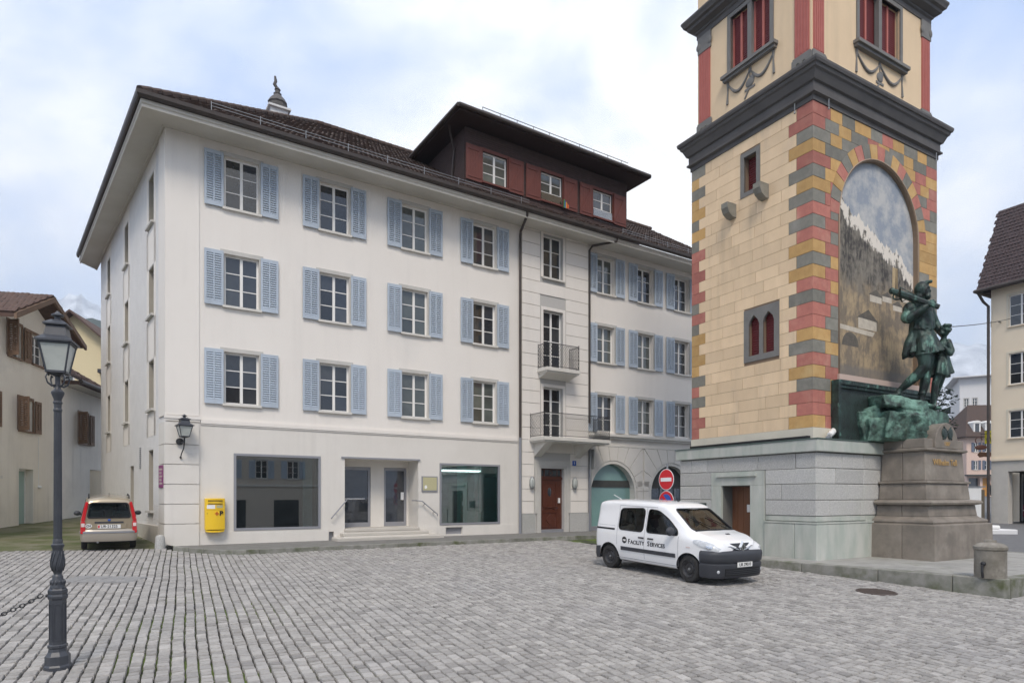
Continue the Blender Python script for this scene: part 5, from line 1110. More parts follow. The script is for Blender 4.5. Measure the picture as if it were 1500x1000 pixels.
# ------------------------------------------------------------------ vehicles
def cr_(p, ts):
    """piecewise cubic (monotone-ish) interpolation of rows by their first value"""
    out = []
    for t in ts:
        i = max(0, min(len(p)-2, max(k for k in range(len(p)) if p[k][0] <= t+1e-9) if t >= p[0][0] else 0))
        if i >= len(p)-1: i = len(p)-2
        a, b = p[i], p[i+1]; h = b[0]-a[0]; u = (t-a[0])/h
        row = [t]
        for k in range(1, len(a)):
            sa = (b[k]-p[i-1][k])/(b[0]-p[i-1][0]) if i > 0 else (b[k]-a[k])/h
            sb = (p[i+2][k]-a[k])/(p[i+2][0]-a[0]) if i+2 < len(p) else (b[k]-a[k])/h
            d = (b[k]-a[k])/h
            if d == 0: sa = sb = 0
            else:
                sa = 0 if sa*d <= 0 else (math.copysign(min(abs(sa), 2.5*abs(d)), d)); sb = 0 if sb*d <= 0 else math.copysign(min(abs(sb), 2.5*abs(d)), d)
            row.append((2*u**3-3*u**2+1)*a[k]+(u**3-2*u**2+u)*h*sa+(-2*u**3+3*u**2)*b[k]+(u**3-u**2)*h*sb)
        out.append(row)
    return out
class Shape:
    def __init__(s, rows, crown=.03, shr=0.0): s.rows = rows; s.crown = crown; s.shr = shr; s.cache = {}
    def sect(s, x, n=5):
        key = round(x, 4)
        if key in s.cache: return s.cache[key]
        _, zb, zl, zt, wb, wm, wt = cr_(s.rows, [x])[0]; h = s.shr
        zb += h; zt -= h; wb -= h; wm -= h; wt -= h
        zl = min(zl, zt-.02); r = min(.16, (zt-zl)*.5)
        ctl = [(wb-.06, zb), (wb, zb+.05), (wm-.012, zb+.35*(zl-zb)), (wm, zb+.72*(zl-zb)), (wm-.012, zl), (wt+.25*(wm-wt), zl+.62*(zt-zl)), (wt, zt-.45*r), (wt-.5*r, zt-.10*r), (wt-1.4*r, zt+s.crown*.35), (wt*.4, zt+s.crown*.85), (0, zt+s.crown)]
        pts = []
        for i in range(len(ctl)-1):
            p0, p1, p2, p3 = ctl[max(0, i-1)], ctl[i], ctl[i+1], ctl[min(len(ctl)-1, i+2)]
            for k in range(n):
                t = k/n; pts.append(tuple(.5*((2*p1[j])+(-p0[j]+p2[j])*t+(2*p0[j]-5*p1[j]+4*p2[j]-p3[j])*t*t+(-p0[j]+3*p1[j]-3*p2[j]+p3[j])*t**3) for j in (0, 1)))
        pts.append(ctl[-1]); s.cache[key] = pts; return pts
    def side(s, x, z):
        P = s.sect(x)
        for a, b in zip(P, P[1:]):
            if a[1] <= z <= b[1] and b[1] > a[1]: return a[0]+(b[0]-a[0])*(z-a[1])/(b[1]-a[1])
        return P[-1][0] if z > P[-1][1] else P[0][0]
    def top(s, x, y):
        P = s.sect(x)
        for a, b in zip(P[::-1], P[::-1][1:]):
            if a[0] <= abs(y) <= b[0] and b[0] > a[0]: return a[1]+(b[1]-a[1])*(abs(y)-a[0])/(b[0]-a[0])
        return P[-1][1]
    def solid(s, xs, m):
        b = MB(); rings = []
        for x in xs:
            P = s.sect(x); rings.append([(x, -y, z) for y, z in P]+[(x, y, z) for y, z in P[::-1][1:]])
        n = len(rings[0]); V = [p for r in rings for p in r]
        F = [(i*n+k, i*n+k+1, (i+1)*n+k+1, (i+1)*n+k) for i in range(len(rings)-1) for k in range(n-1)]+[(i*n+n-1, i*n, (i+1)*n, (i+1)*n+n-1) for i in range(len(rings)-1)]
        F += [tuple(range(n)), tuple(range((len(rings)-1)*n, len(rings)*n))]; b.add(V, F); return b
    def patch(s, x0, x1, lo, hi, side, off, nu=14, nv=6):
        """strip of the flank between two height curves"""
        def fn(u, v):
            x = x0+(x1-x0)*u; z = lo(x)+(hi(x)-lo(x))*v; return (x, side*(s.side(x, z)+off), z)
        return MB().grid(fn, nu, nv)
def frange(a, b, n): return [a+(b-a)*i/n for i in range(n+1)]
def carve(o, cutters):
    for c in cutters:
        md = o.modifiers.new('c', 'BOOLEAN'); md.operation = 'DIFFERENCE'; md.solver = 'EXACT'; md.object = c
        try: md.material_mode = 'TRANSFER'
        except Exception: pass
    bake(o)
    for c in cutters: me = c.data; bpy.data.objects.remove(c); bpy.data.meshes.remove(me)
    o.data.polygons.foreach_set('use_smooth', [True]*len(o.data.polygons)); o.data.set_sharp_from_angle(angle=R(32))
def plan_strip(pts, prof, closed=False):
    b = MB(); P = [Vector((x, y, 0)) for x, y in pts]; n = len(P); rows = []
    for i in range(n):
        d = (P[min(i+1, n-1)]-P[max(i-1, 0)]).normalized(); nn = Vector((d.y, -d.x, 0)); rows.append([P[i]+nn*o+Vector((0, 0, z)) for o, z in prof])
    m = len(prof); b.add([p for r in rows for p in r], [(i*m+k, (i+1)*m+k, (i+1)*m+k+1, i*m+k+1) for i in range(n-1) for k in range(m-1)]); return b
def smooth_plan(half, n=6):
    """half outline from the left flank to the nose, mirrored; returns a smooth list"""
    full = half+[(x, -y) for x, y in half[::-1][1:]]; out = []
    for i in range(len(full)-1):
        p0, p1, p2, p3 = full[max(0, i-1)], full[i], full[i+1], full[min(len(full)-1, i+2)]
        for k in range(n):
            t = k/n; out.append(tuple(.5*((2*p1[j])+(-p0[j]+p2[j])*t+(2*p0[j]-5*p1[j]+4*p2[j]-p3[j])*t*t+(-p0[j]+3*p1[j]-3*p2[j]+p3[j])*t**3) for j in (0, 1)))
    out.append(full[-1]); return out
WH_ = {}
def wheel(parent, x, y, r, w, steer=0):
    key = (r, w)
    if key not in WH_:
        ri = r*.66; ax = Matrix.Rotation(R(90), 3, 'X')
        t = MB().lathe([(ri, -w/2), (r*.90, -w/2), (r*.975, -w*.40), (r, -w*.28), (r, w*.28), (r*.975, w*.40), (r*.90, w/2), (ri, w/2), (ri-.012, w*.3), (ri-.012, -w*.3), (ri, -w/2)], 32, ax=ax, cap=False).mesh('tyre', M['rubber'], smooth=35)
        h = MB().lathe([(ri, w*.42), (ri-.02, w*.47), (ri-.05, w*.30), (ri*.62, w*.26), (ri*.52, w*.36), (ri*.30, w*.38), (ri*.24, w*.30), (0.0, w*.30)], 28, ax=ax, cap=False)
        h = h.mesh('rim', M['steel'], smooth=35)
        s = MB()
        for k in range(12): a = k*math.pi/6; s.lathe([(r*.055, w*.24), (r*.055, w*.325), (0, w*.325)], 8, (ri*.78*math.cos(a), 0, ri*.78*math.sin(a)), ax=ax, cap=False)
        s = s.mesh('vent_hole', M['black'])
        g = MB().lathe([(r*.10, w*.3), (r*.10, w*.39), (0, w*.40)], 12, ax=ax, cap=False).mesh('hub_cap', M['galv'], smooth=35)
        WH_[key] = (t, h, s, g)
    t, h, s, g = WH_[key]
    o = place('wheel', t, parent, (x, y, r), (0, 0, (math.pi if y > 0 else 0)+steer))
    place('rim', h, o); tag(place('vent_holes', s, o), kind='stuff'); place('hub_cap', g, o); return o
# ---- white van
VX, VY = 4.05, 16.28
van = empty('van', (VX, VY, gz(VX, VY)), math.atan2(-.838, .546), 'white delivery van with dark bumpers parked on the cobbles', 'van'); van.rotation_euler = (0, R(2.0), math.atan2(-.838, .546))
rows = [(-1.93, .46, 1.0, 1.58, .66, .76, .64), (-1.90, .36, 1.02, 1.70, .78, .85, .72), (-1.80, .30, 1.03, 1.765, .83, .895, .765), (-1.45, .27, 1.03, 1.795, .85, .912, .785), (-.6, .26, 1.03, 1.81, .855, .915, .795), (.2, .26, 1.03, 1.795, .855, .915, .785), (.48, .26, 1.03, 1.755, .855, .915, .77), (.62, .26, 1.03, 1.69, .855, .915, .76), (1.0, .26, 1.03, 1.43, .855, .912, .77), (1.33, .26, 1.0, 1.195, .85, .905, .78), (1.48, .27, .98, 1.145, .845, .90, .765), (1.75, .30, .95, 1.085, .83, .885, .73), (1.95, .34, .90, 1.01, .79, .85, .66), (2.06, .38, .86, .955, .73, .79, .56), (2.12, .42, .76, .84, .64, .70, .44)]
SH = Shape(rows); xs = sorted(set(frange(-1.93, 2.12, 60)+[r[0] for r in rows]))
body = SH.solid(xs, None).build('body', M['vanwhite'], van, weld=True)
def cutter(b, m): o = b.build('cut', m, None, weld=True); o.parent = van_cur; return o
van_cur = van
inn = Shape([r for r in rows if r[0] < 1.6], shr=.055)
cuts = [cutter(inn.solid(frange(-1.82, 1.30, 34), None), M['cabin'])]
for ax_ in (-1.33, 1.37):
    for sg in (-1, 1): cuts.append(cutter(MB().lathe([(.375, 0), (.375, .40)], 36, (ax_, sg*.95+(.0 if sg < 0 else -.40), .315), ax=Matrix.Rotation(R(-90), 3, 'X')) if sg < 0 else MB().lathe([(.375, 0), (.375, .40)], 36, (ax_, .57, .315), ax=Matrix.Rotation(R(-90), 3, 'X')), M['black']))
def rpoly(pts, r=.07, n=4):
    """rounds the corners of a 2d polygon"""
    out = []; m = len(pts)
    for i in range(m):
        p, a, b = Vector(pts[i]), Vector(pts[i-1]), Vector(pts[(i+1) % m]); da, db = (a-p), (b-p); k = min(r, da.length*.45, db.length*.45); s, e = p+da.normalized()*k, p+db.normalized()*k
        for j in range(n+1): t = j/n; q = s*(1-t)**2+p*2*t*(1-t)+e*t*t; out.append((q.x, q.y))
    return out
W1 = rpoly([(-.98, 1.06), (-.98, 1.60), (-.10, 1.64), (-.10, 1.05)], .12); W2 = rpoly([(.02, 1.05), (.02, 1.63), (.36, 1.60), (.70, 1.40), (1.00, 1.17), (1.04, 1.06)], .10)
WS = rpoly([(-.70, 1.19), (-.60, 1.655), (.60, 1.655), (.70, 1.19)], .07)
for Wp in (W1, W2):
    for sg in (-1, 1): cuts.append(cutter(MB().prism([(x, sg*.60, z) for x, z in Wp], (0, sg*.5, 0)), M['plastic']))
cuts.append(cutter(MB().prism([(.45, y, z) for y, z in WS], (1.1, 0, 0)), M['plastic']))
cuts.append(cutter(MB().prism([(-2.1, y, z) for y, z in rpoly([(-.58, 1.08), (-.52, 1.55), (.52, 1.55), (.58, 1.08)], .06)], (.5, 0, 0)), M['plastic']))
carve(body, cuts)
def pane_side(Wp, sg, parent, nm='side_window', off=-.018):
    V = [(x, sg*(SHC.side(x, z)+off), z) for x, z in Wp]; cx_ = sum(p[0] for p in Wp)/len(Wp); cz_ = sum(p[1] for p in Wp)/len(Wp); n_ = len(V)
    rings_ = [V]; 
    for f_ in (.66, .33): rings_.append([(cx_+(x-cx_)*f_, sg*(SHC.side(cx_+(x-cx_)*f_, cz_+(z-cz_)*f_)+off), cz_+(z-cz_)*f_) for x, z in Wp])
    b = MB(); b.add([p for r_ in rings_ for p in r_]+[(cx_, sg*(SHC.side(cx_, cz_)+off), cz_)], [(i*n_+k, i*n_+(k+1) % n_, (i+1)*n_+(k+1) % n_, (i+1)*n_+k) for i in range(2) for k in range(n_)]+[(2*n_+k, 2*n_+(k+1) % n_, 3*n_) for k in range(n_)])
    g_ = b.build(nm, M['carglass'], parent, smooth=True)
    e_ = MB(); q = [(x, sg*(SHC.side(x, z)+.003), z) for x, z in Wp]; e_.tube(q+[q[0]], .014, 5, cap=False); e_.build('window_seal', M['black'], g_); return g_
SHC = SH
for Wp in (W1, W2):
    for sg in (-1, 1): pane_side(Wp, sg, van)
def shield(Wp, xa, xb, parent, nm, back=False, lift=.0):
    """curved glass over the opening: follows the body's slope"""
    b = MB(); zs = [p[1] for p in Wp]; z0, z1 = min(zs), max(zs)
    def xof(y, z):
        lo_, hi_ = xa, xb
        for _ in range(22):
            m_ = (lo_+hi_)/2
            if SHC.top(m_, y) > z: lo_ = m_
            else: hi_ = m_
        return (lo_+hi_)/2
    V = [(xof(y*.98, z)-.012+lift, y, z) for y, z in Wp]; n_ = len(V); cz_ = (z0+z1)/2
    R1 = [(xof(y*.5, cz_+(z-cz_)*.5)-.012+lift, y*.5, cz_+(z-cz_)*.5) for y, z in Wp]
    b.add(V+R1+[(xof(0, cz_)-.012+lift, 0, cz_)], [(k, (k+1) % n_, n_+(k+1) % n_, n_+k) for k in range(n_)]+[(n_+k, n_+(k+1) % n_, 2*n_) for k in range(n_)]); g_ = b.build(nm, M['carglass'], parent, smooth=True)
    e_ = MB(); q = [(p[0]+.014, p[1], p[2]+.006) for p in V]; e_.tube(q+[q[0]], .022, 5, cap=False); e_.build('window_seal', M['black'], g_); return g_
shield(WS, .40, 1.48, van, 'windscreen')
MB().prism([(-1.925, y, z) for y, z in rpoly([(-.58, 1.08), (-.52, 1.55), (.52, 1.55), (.58, 1.08)], .06)], (.01, 0, 0)).build('rear_window', M['carglass'], van)
# interior
b = MB(); b.box(-1.75, 1.2, -.78, .78, .40, .46); b.box(-.55, -.50, -.75, .75, .46, 1.45); b.build('cabin_floor', M['plastic'], van)
b = MB(); b.prism([(.82, -.78, .46), (.82, -.78, 1.02), (1.0, -.78, 1.11), (1.32, -.78, 1.10), (1.32, -.78, .46)], (0, 1.56, 0)); b.build('dashboard', M['plastic'], van)
for y_ in (-.40, .40):
    b = MB(); b.box(-.25, .30, y_-.25, y_+.25, .55, .80); b.prism([(-.30, y_-.24, .78), (-.12, y_-.24, .78), (-.28, y_-.24, 1.36), (-.42, y_-.24, 1.36)], (0, .48, 0)); b.box(-.44, -.32, y_-.13, y_+.13, 1.38, 1.58); o = b.build('seat', mat('blue_grey_seat', (.035, .045, .07), .8), van); md = o.modifiers.new('b', 'BEVEL'); md.width = .04; md.segments = 2
b = MB(); b.tube([(.66+.06*math.sin(t*.3927), .38+.18*math.cos(t*.3927), 1.10+.17*math.sin(t*.3927)) for t in range(17)], .016, 6); b.tube([(.70, .38, 1.10), (.95, .38, 1.0)], .03, 6); b.build('steering_wheel', M['black'], van)
MB().box(.98, 1.22, -.55, -.15, 1.115, 1.125).build('paper', M['plate'], van)
MB().box(.52, .56, -.12, .12, 1.60, 1.67).build('rear_view_mirror', M['black'], van)
# bumpers
fp = smooth_plan([(1.72, .912), (1.92, .892), (2.07, .80), (2.16, .60), (2.20, .32), (2.21, 0)])
fb = plan_strip(fp[::-1], [(-.10, .17), (-.02, .18), (.005, .24), (.012, .40), (.02, .43), (.02, .48), (-.005, .50), (-.005, .52), (.02, .54), (.03, .62), (.035, .70), (.02, .76), (-.03, .785), (-.10, .79)]).build('front_bumper', M['plastic'], van, smooth=50, fix=False)
rp_ = smooth_plan([(-1.66, .905), (-1.80, .885), (-1.92, .82), (-1.98, .62), (-1.99, .3), (-1.99, 0)])
plan_strip(rp_, [(-.10, .22), (-.01, .24), (.01, .34), (.01, .52), (-.02, .60), (-.08, .62)]).build('rear_bumper', M['plastic'], van, smooth=50, fix=False)
b = MB()
for sg in (-1, 1):
    b2 = SH.patch(1.40, 1.80, lambda x: .20 if x > 1.74 else .20, lambda x: .215, sg, .01)
def front_x(y): 
    best = min(fp, key=lambda p: abs(p[1]-y)); return best[0]
b = MB(); 
for i in range(-7, 7):
    y0, y1 = i*.085, (i+1)*.085; b.hexa([(front_x(y0)-.03, y0, .235), (front_x(y1)-.03, y1, .235), (front_x(y1)+.022, y1, .235), (front_x(y0)+.022, y0, .235)], [(front_x(y0)-.03, y0, .40), (front_x(y1)-.03, y1, .40), (front_x(y1)+.026, y1, .40), (front_x(y0)+.026, y0, .40)])
b.build('lower_grille', M['black'], fb)
b = MB(); [b.tube([(front_x(y_)+.03, y_, z_) for y_ in frange(-.58, .58, 12)], .006, 4) for z_ in (.275, .315, .355)]; b.build('grille_bars', M['plastic'], fb)
for sg in (-1, 1):
    o = MB().lathe([(.085, -.02), (.085, .012), (.06, .015), (.05, -.01), (0, -.01)], 18, (front_x(.72)-.045, sg*.735, .33), ax=Matrix.Rotation(R(90), 3, 'Y') if False else Matrix.Rotation(R(-38*sg*-1), 3, 'Z') @ Matrix.Rotation(R(90), 3, 'Y'), cap=False).build('fog_lamp', M['black'], fb)
    MB().ball((front_x(.72)-.02, sg*.735, .33), (.03, .045, .045)).build('fog_lens', M['lens'], o, smooth=True)
pl = MB().box(front_x(0)+.022, front_x(0)+.034, -.26, .26, .425, .535).build('number_plate', M['plate'], van); text('UR 29010', .105, M['ink'], 'lettering', pl, (front_x(0)+.036, 0, .48), rot=(R(90), 0, R(90)), sx=.95)
# nose: upper grille, chrome wings, badge, headlights
b = MB(); nose = lambda y: 2.155-.32*abs(y)**2.2
gr = MB().grid(lambda u, v: (nose(-.58+1.16*u)-.05*v+.0, -.58+1.16*u, .75+.20*v-.03*abs(-.58+1.16*u)*(1-v)), 20, 4); gr.grid(lambda u, v: (nose(-.58+1.16*u)-.05-.12*v, -.58+1.16*u, .95), 20, 1); gr = gr.build('upper_grille', M['plastic'], van, fix=False)
b = MB()
for sg in (-1, 1): b.tube([(nose(y_)+.012-.02, sg*y_, .79+.09*(min(1, y_/.36))**1.4) for y_ in frange(.03, .60, 12)], [.008+.012*math.sin(math.pi*min(1, k/9)) for k in range(13)], 6)
b.build('chrome_trim', M['chrome'], gr, smooth=True)
MB().hexa([(2.13, -.10, .865), (2.13, 0, .715), (2.13, .10, .865), (2.13, 0, 1.015)], [(2.185, -.075, .865), (2.185, 0, .75), (2.185, .075, .865), (2.185, 0, .98)]).build('badge', M['chrome'], gr)
MB().prism([(2.188, -.03, .865), (2.188, 0, .81), (2.188, .03, .865), (2.188, 0, .92)], (-.02, 0, 0)).build('badge_hole', M['plastic'], gr)
for sg in (-1, 1):
    lo_ = lambda x: .985-.32*(x-1.52)**1.0*.86 if x < 1.9 else .705
    def hl(u, v):
        x = 1.50+.60*u; zl = .955-.185*u**.7; zh = 1.025-.055*u-.08*u*u*u; zz = zl+(zh-zl)*v*(1-abs(2*u-1)**7*.5); return (x, sg*(min(SH.side(x, min(zz, SH.top(x, .3)-.01)), .90)+.012), zz)
    h = MB().grid(hl, 18, 6).build('headlight', M['lens'], van, smooth=True, fix=False)
    def h2(u, v): a = 2*math.pi*u; x = 1.93+.075*v*math.cos(a); zz = .865+.05*v*math.sin(a); return (x, sg*(SH.side(x, zz)+.018), zz)
    MB().grid(h2, 16, 2).build('headlight_reflector', M['chrome'], h, fix=False)
    # flank trim, handles, seams, mirror
    SH.patch(-.86, 1.00, lambda x: .535, lambda x: .63, sg, .018, 20, 3).build('rubbing_strip', M['plastic'], van, fix=False)
    SH.patch(-1.85, -1.12, lambda x: 1.03, lambda x: 1.075, sg, .006, 10, 1).build('door_rail', M['black'], van, fix=False)
    for x_ in (-.22, .10): o = SH.patch(x_, x_+.20, lambda x: .885, lambda x: .925, sg, .03, 4, 2).build('door_handle', M['plastic'], van, fix=False)
    for x_, z0, z1 in ((1.06, .36, 1.04), (-.04, .30, 1.66), (-1.03, .66, 1.66)): SH.patch(x_, x_+.010, lambda x: z0, lambda x: z1, sg, .0025, 1, 12).build('door_seam', M['pipe'], van, fix=False)
    SH.patch(-1.03, 1.06, lambda x: .335, lambda x: .345, sg, .0025, 12, 1).build('door_seam', M['pipe'], van, fix=False)
    SH.patch(-1.03, .30, lambda x: 1.675, lambda x: 1.684, sg, .003, 12, 1).build('door_seam', M['pipe'], van, fix=False)
    SH.patch(-1.78, -1.12, lambda x: 1.14, lambda x: 1.146, sg, .0025, 8, 1).build('panel_crease', M['pipe'], van, fix=False)
    o = MB().ball((.92, sg*1.03, 1.15), (.075, .125, .105), 16, 10).build('wing_mirror', M['plastic'], van, smooth=True); MB().tube([(.92, sg*.90, 1.08), (.94, sg*1.0, 1.10)], .04, 8).build('mirror_arm', M['plastic'], o)
    SH.patch(1.30, 1.42, lambda x: .80, lambda x: .83, sg, .006, 3, 1).build('side_repeater', M['clearlens'], van, fix=False)
for x_ in (-1.33, 1.37):
    for sg in (-1, 1): wheel(van, x_, sg*.775, .315, .195, R(-3) if x_ > 0 else 0)
MB().box(-1.75, 1.75, -.74, .74, .24, .42).build('underbody', M['black'], van)
b = MB(); b.tube([(-1.55, -.25, 1.80), (-1.85, -.30, 1.93)], .008, 5); b.build('aerial', M['plate'], van); MB().ball((.22, 0, 1.835), (.04, .02, .02)).build('washer_jet', M['black'], van)
b = MB(); [b.tube([(1.30, y_, SH.top(1.30, y_)+.02), (.98, y_-.42, SH.top(.98, y_-.42)+.02)], .009, 5) for y_ in (-.05, .55)]; b.tube([(1.38, -.68, 1.165), (1.42, 0, 1.17), (1.38, .68, 1.165)], .03, 6); b.build('wiper', M['black'], van)
yS = -(SH.side(0, .76)+.004)
lg = MB().lathe([(.085, 0), (.085, .004), (0, .004)], 24, (-.735, yS+.002, .80), ax=Matrix.Rotation(R(90), 3, 'X'), cap=False).build('logo_disc', M['ink'], van); text('ess', .085, M['signwhite'], 'lettering', lg, (-.735, yS-.004, .80), bold=.004)
xx_ = -.60
for s_, sz in (('F', .165), ('ACILITY', .135), (' ', .1), ('S', .165), ('ERVICES', .135)):
    if s_ == ' ': xx_ += .085; continue
    o = text(s_, sz, M['ink'], 'lettering', van, (xx_, yS, .765+(sz-.135)*.35), bold=.0022, align='LEFT'); w_ = max(v.co.x for v in o.data.vertices); xx_ += w_+.018
o = text('ess', .12, M['ink'], 'lettering', van, (1.72, .02, SH.top(1.72, 0)+.006), rot=(R(-14), 0, R(90)), bold=.003); o.rotation_euler = (R(20), 0, R(90))
# ---- champagne hatchback seen from behind
CX, CY = -12.68, 19.95
car = empty('hatchback_car', (CX, CY, gz(CX, CY)), 0, 'small champagne hatchback with tall red tail lights parked in the side lane', 'car'); car.rotation_euler = (0, R(-1.6), math.atan2(.838, -.545))
rows = [(-1.77, .42, .86, 1.36, .66, .72, .55), (-1.74, .34, .88, 1.44, .72, .765, .585), (-1.64, .28, .90, 1.50, .755, .79, .615), (-1.2, .26, .91, 1.535, .765, .795, .64), (-.3, .25, .91, 1.55, .77, .795, .645), (.3, .25, .91, 1.52, .77, .795, .635), (.6, .25, .90, 1.38, .77, .79, .63), (.98, .26, .88, 1.10, .765, .785, .66), (1.2, .28, .84, 1.0, .75, .775, .64), (1.55, .32, .74, .88, .70, .74, .58), (1.72, .36, .62, .76, .62, .66, .48), (1.77, .40, .56, .68, .55, .58, .40)]
SH2 = Shape(rows); SHC = SH2; van_cur = car
car.scale = (1, .885, 1)
body = SH2.solid(sorted(set(frange(-1.77, 1.77, 48)+[r[0] for r in rows])), None).build('body', M['goldpaint'], car, weld=True)
inn = Shape([r for r in rows if r[0] < 1.3], shr=.05); cuts = [cutter(inn.solid(frange(-1.70, .96, 26), None), M['cabin'])]
for ax_ in (-1.15, 1.15):
    for sg in (-1, 1): cuts.append(cutter(MB().lathe([(.34, 0), (.34, .36)], 32, (ax_, .50 if sg > 0 else -.86, .285), ax=Matrix.Rotation(R(-90), 3, 'X')), M['black']))
RW = rpoly([(-.60, .955), (-.52, 1.375), (.52, 1.375), (.60, .955)], .07); SW = rpoly([(-1.45, .97), (-1.38, 1.36), (-.05, 1.42), (.35, 1.34), (.78, .97)], .08); FW = rpoly([(-.58, 1.12), (-.5, 1.44), (.5, 1.44), (.58, 1.12)], .06)
cuts.append(cutter(MB().prism([(-2.0, y, z) for y, z in RW], (.5, 0, 0)), M['plastic'])); cuts.append(cutter(MB().prism([(.3, y, z) for y, z in FW], (.9, 0, 0)), M['plastic']))
for sg in (-1, 1): cuts.append(cutter(MB().prism([(x, sg*.5, z) for x, z in SW], (0, sg*.5, 0)), M['plastic']))
carve(body, cuts)
for sg in (-1, 1): pane_side(SW, sg, car)
shield(FW, .28, 1.1, car, 'windscreen')
g_ = MB().prism([(-1.772, y, z) for y, z in RW], (.008, 0, 0)).build('rear_window', M['carglass'], car)
fr_ = MB(); q = [(-1.776, y, z) for y, z in RW]; fr_.tube(q+[q[0]], .022, 5, cap=False); fr_.build('window_seal', M['black'], g_)
MB().tube([(-1.80, .02, .97), (-1.80, -.34, 1.02)], .01, 5).build('rear_wiper', M['black'], car)
MB().box(-1.6, .9, -.66, .66, .38, .45).box(-1.35, -1.28, -.62, .62, .45, .92).build('cabin_floor', M['plastic'], car)
for y_ in (-.36, .36):
    for x_ in (-1.05, .05):
        b = MB(); b.box(x_-.1, x_+.35, y_-.24, y_+.24, .45, .68); b.prism([(x_-.15, y_-.23, .66), (x_, y_-.23, .66), (x_-.10, y_-.23, 1.12), (x_-.22, y_-.23, 1.12)], (0, .46, 0)); b.box(x_-.25, x_-.13, y_-.13, y_+.13, 1.14, 1.32); o = b.build('seat', mat('grey_blue_seat', (.10, .15, .19), .8) if (x_, y_) == (-1.05, -.36) else bpy.data.materials['grey_blue_seat'], car); md = o.modifiers.new('b', 'BEVEL'); md.width = .04; md.segments = 2
for sg in (-1, 1):
    T1 = rpoly([(.775*sg, .86), (.665*sg, .86), (.565*sg, 1.40), (.635*sg, 1.43), (.70*sg, 1.20)], .03); T2 = rpoly([(.785*sg, .50), (.645*sg, .50), (.655*sg, .855), (.775*sg, .855)], .03)
    def tl(poly, nm, m):
        o = MB().prism([(-1.805, y, z) for y, z in poly], (.16, 0, 0)).build(nm, m, car); md = o.modifiers.new('b', 'BEVEL'); md.width = .012; md.segments = 2; return o
    tl(T1, 'tail_light', M['redlens']); o = tl(T2, 'tail_light', M['redlens'])
    MB().box(-1.815, -1.79, min(.67*sg, .765*sg), max(.67*sg, .765*sg), .70, .80).build('reversing_lens', M['clearlens'], o)
    m_ = MB().ball((.55, sg*.93, .98), (.08, .11, .075), 14, 8).build('wing_mirror', M['plastic'], car, smooth=True); MB().tube([(.58, sg*.80, .94), (.56, sg*.88, .96)], .03, 6).build('mirror_arm', M['plastic'], m_)
    b = MB(); b.tube([(-1.45, sg*.565, 1.53), (-1.40, sg*.57, 1.585), (.0, sg*.58, 1.60), (.15, sg*.575, 1.55)], .018, 6); b.prism([(-1.50, sg*.55, 1.50), (-1.36, sg*.55, 1.53), (-1.40, sg*.55, 1.60)], (0, .035*sg, 0)); b.build('roof_rail', M['black'], car)
    for x_ in (-.1,): SH2.patch(x_, x_+.008, lambda x: .32, lambda x: 1.40, sg, .002, 1, 10).build('door_seam', M['black'], car, fix=False)
rb = smooth_plan([(-1.42, .79), (-1.62, .79), (-1.76, .74), (-1.83, .56), (-1.85, .3), (-1.855, 0)])
bp = plan_strip(rb, [(-.10, .26), (-.02, .27), (.0, .33), (.012, .44), (.012, .50), (.02, .505), (.02, .565), (.008, .57), (-.01, .61), (-.07, .63), (-.14, .63)]).build('rear_bumper', M['silverbump'], car, smooth=40, fix=False)
plan_strip(rb, [(.012, .508), (.026, .515), (.026, .555), (.012, .562)]).build('bumper_strip', M['pipe'], bp, fix=False)
tg = MB().box(-1.795, -1.765, -.47, .47, .64, .80).build('tailgate_recess', M['goldpaint'], car); MB().box(-1.81, -1.78, -.40, .40, .795, .84).build('tailgate_handle', M['plastic'], car)
pl = MB().box(-1.812, -1.796, -.32, .32, .645, .755).build('number_plate', M['plate'], car); text('UR·21325', .115, M['ink'], 'lettering', pl, (-1.814, 0, .70), rot=(R(90), 0, R(-90)), bold=.001); MB().box(-1.815, -1.812, .26, .31, .66, .74).build('plate_shield', M['signred'], pl)
ov = MB().prism([(-1.782, .565+.095*math.cos(t*.3142), .72+.062*math.sin(t*.3142)) for t in range(20)], (.006, 0, 0)).build('country_sticker', M['plate'], car); text('CH', .085, M['ink'], 'lettering', ov, (-1.784, .565, .72), rot=(R(90), 0, R(-90)), bold=.003)
MB().ball((-1.785, 0, .885), (.012, .045, .035)).build('badge', M['signblue'], car)
MB().tube([(-1.60, .30, .27), (-1.86, .32, .25)], .03, 8).build('exhaust_pipe', M['galv'], car)
for x_ in (-1.15, 1.15):
    for sg in (-1, 1): wheel(car, x_, sg*.69, .285, .17)
MB().box(-1.5, 1.45, -.64, .64, .20, .40).build('underbody', M['black'], car)
MB().tube([(-1.2, 0, 1.56), (-1.5, 0, 1.66)], .008, 5).build('aerial', M['black'], car)
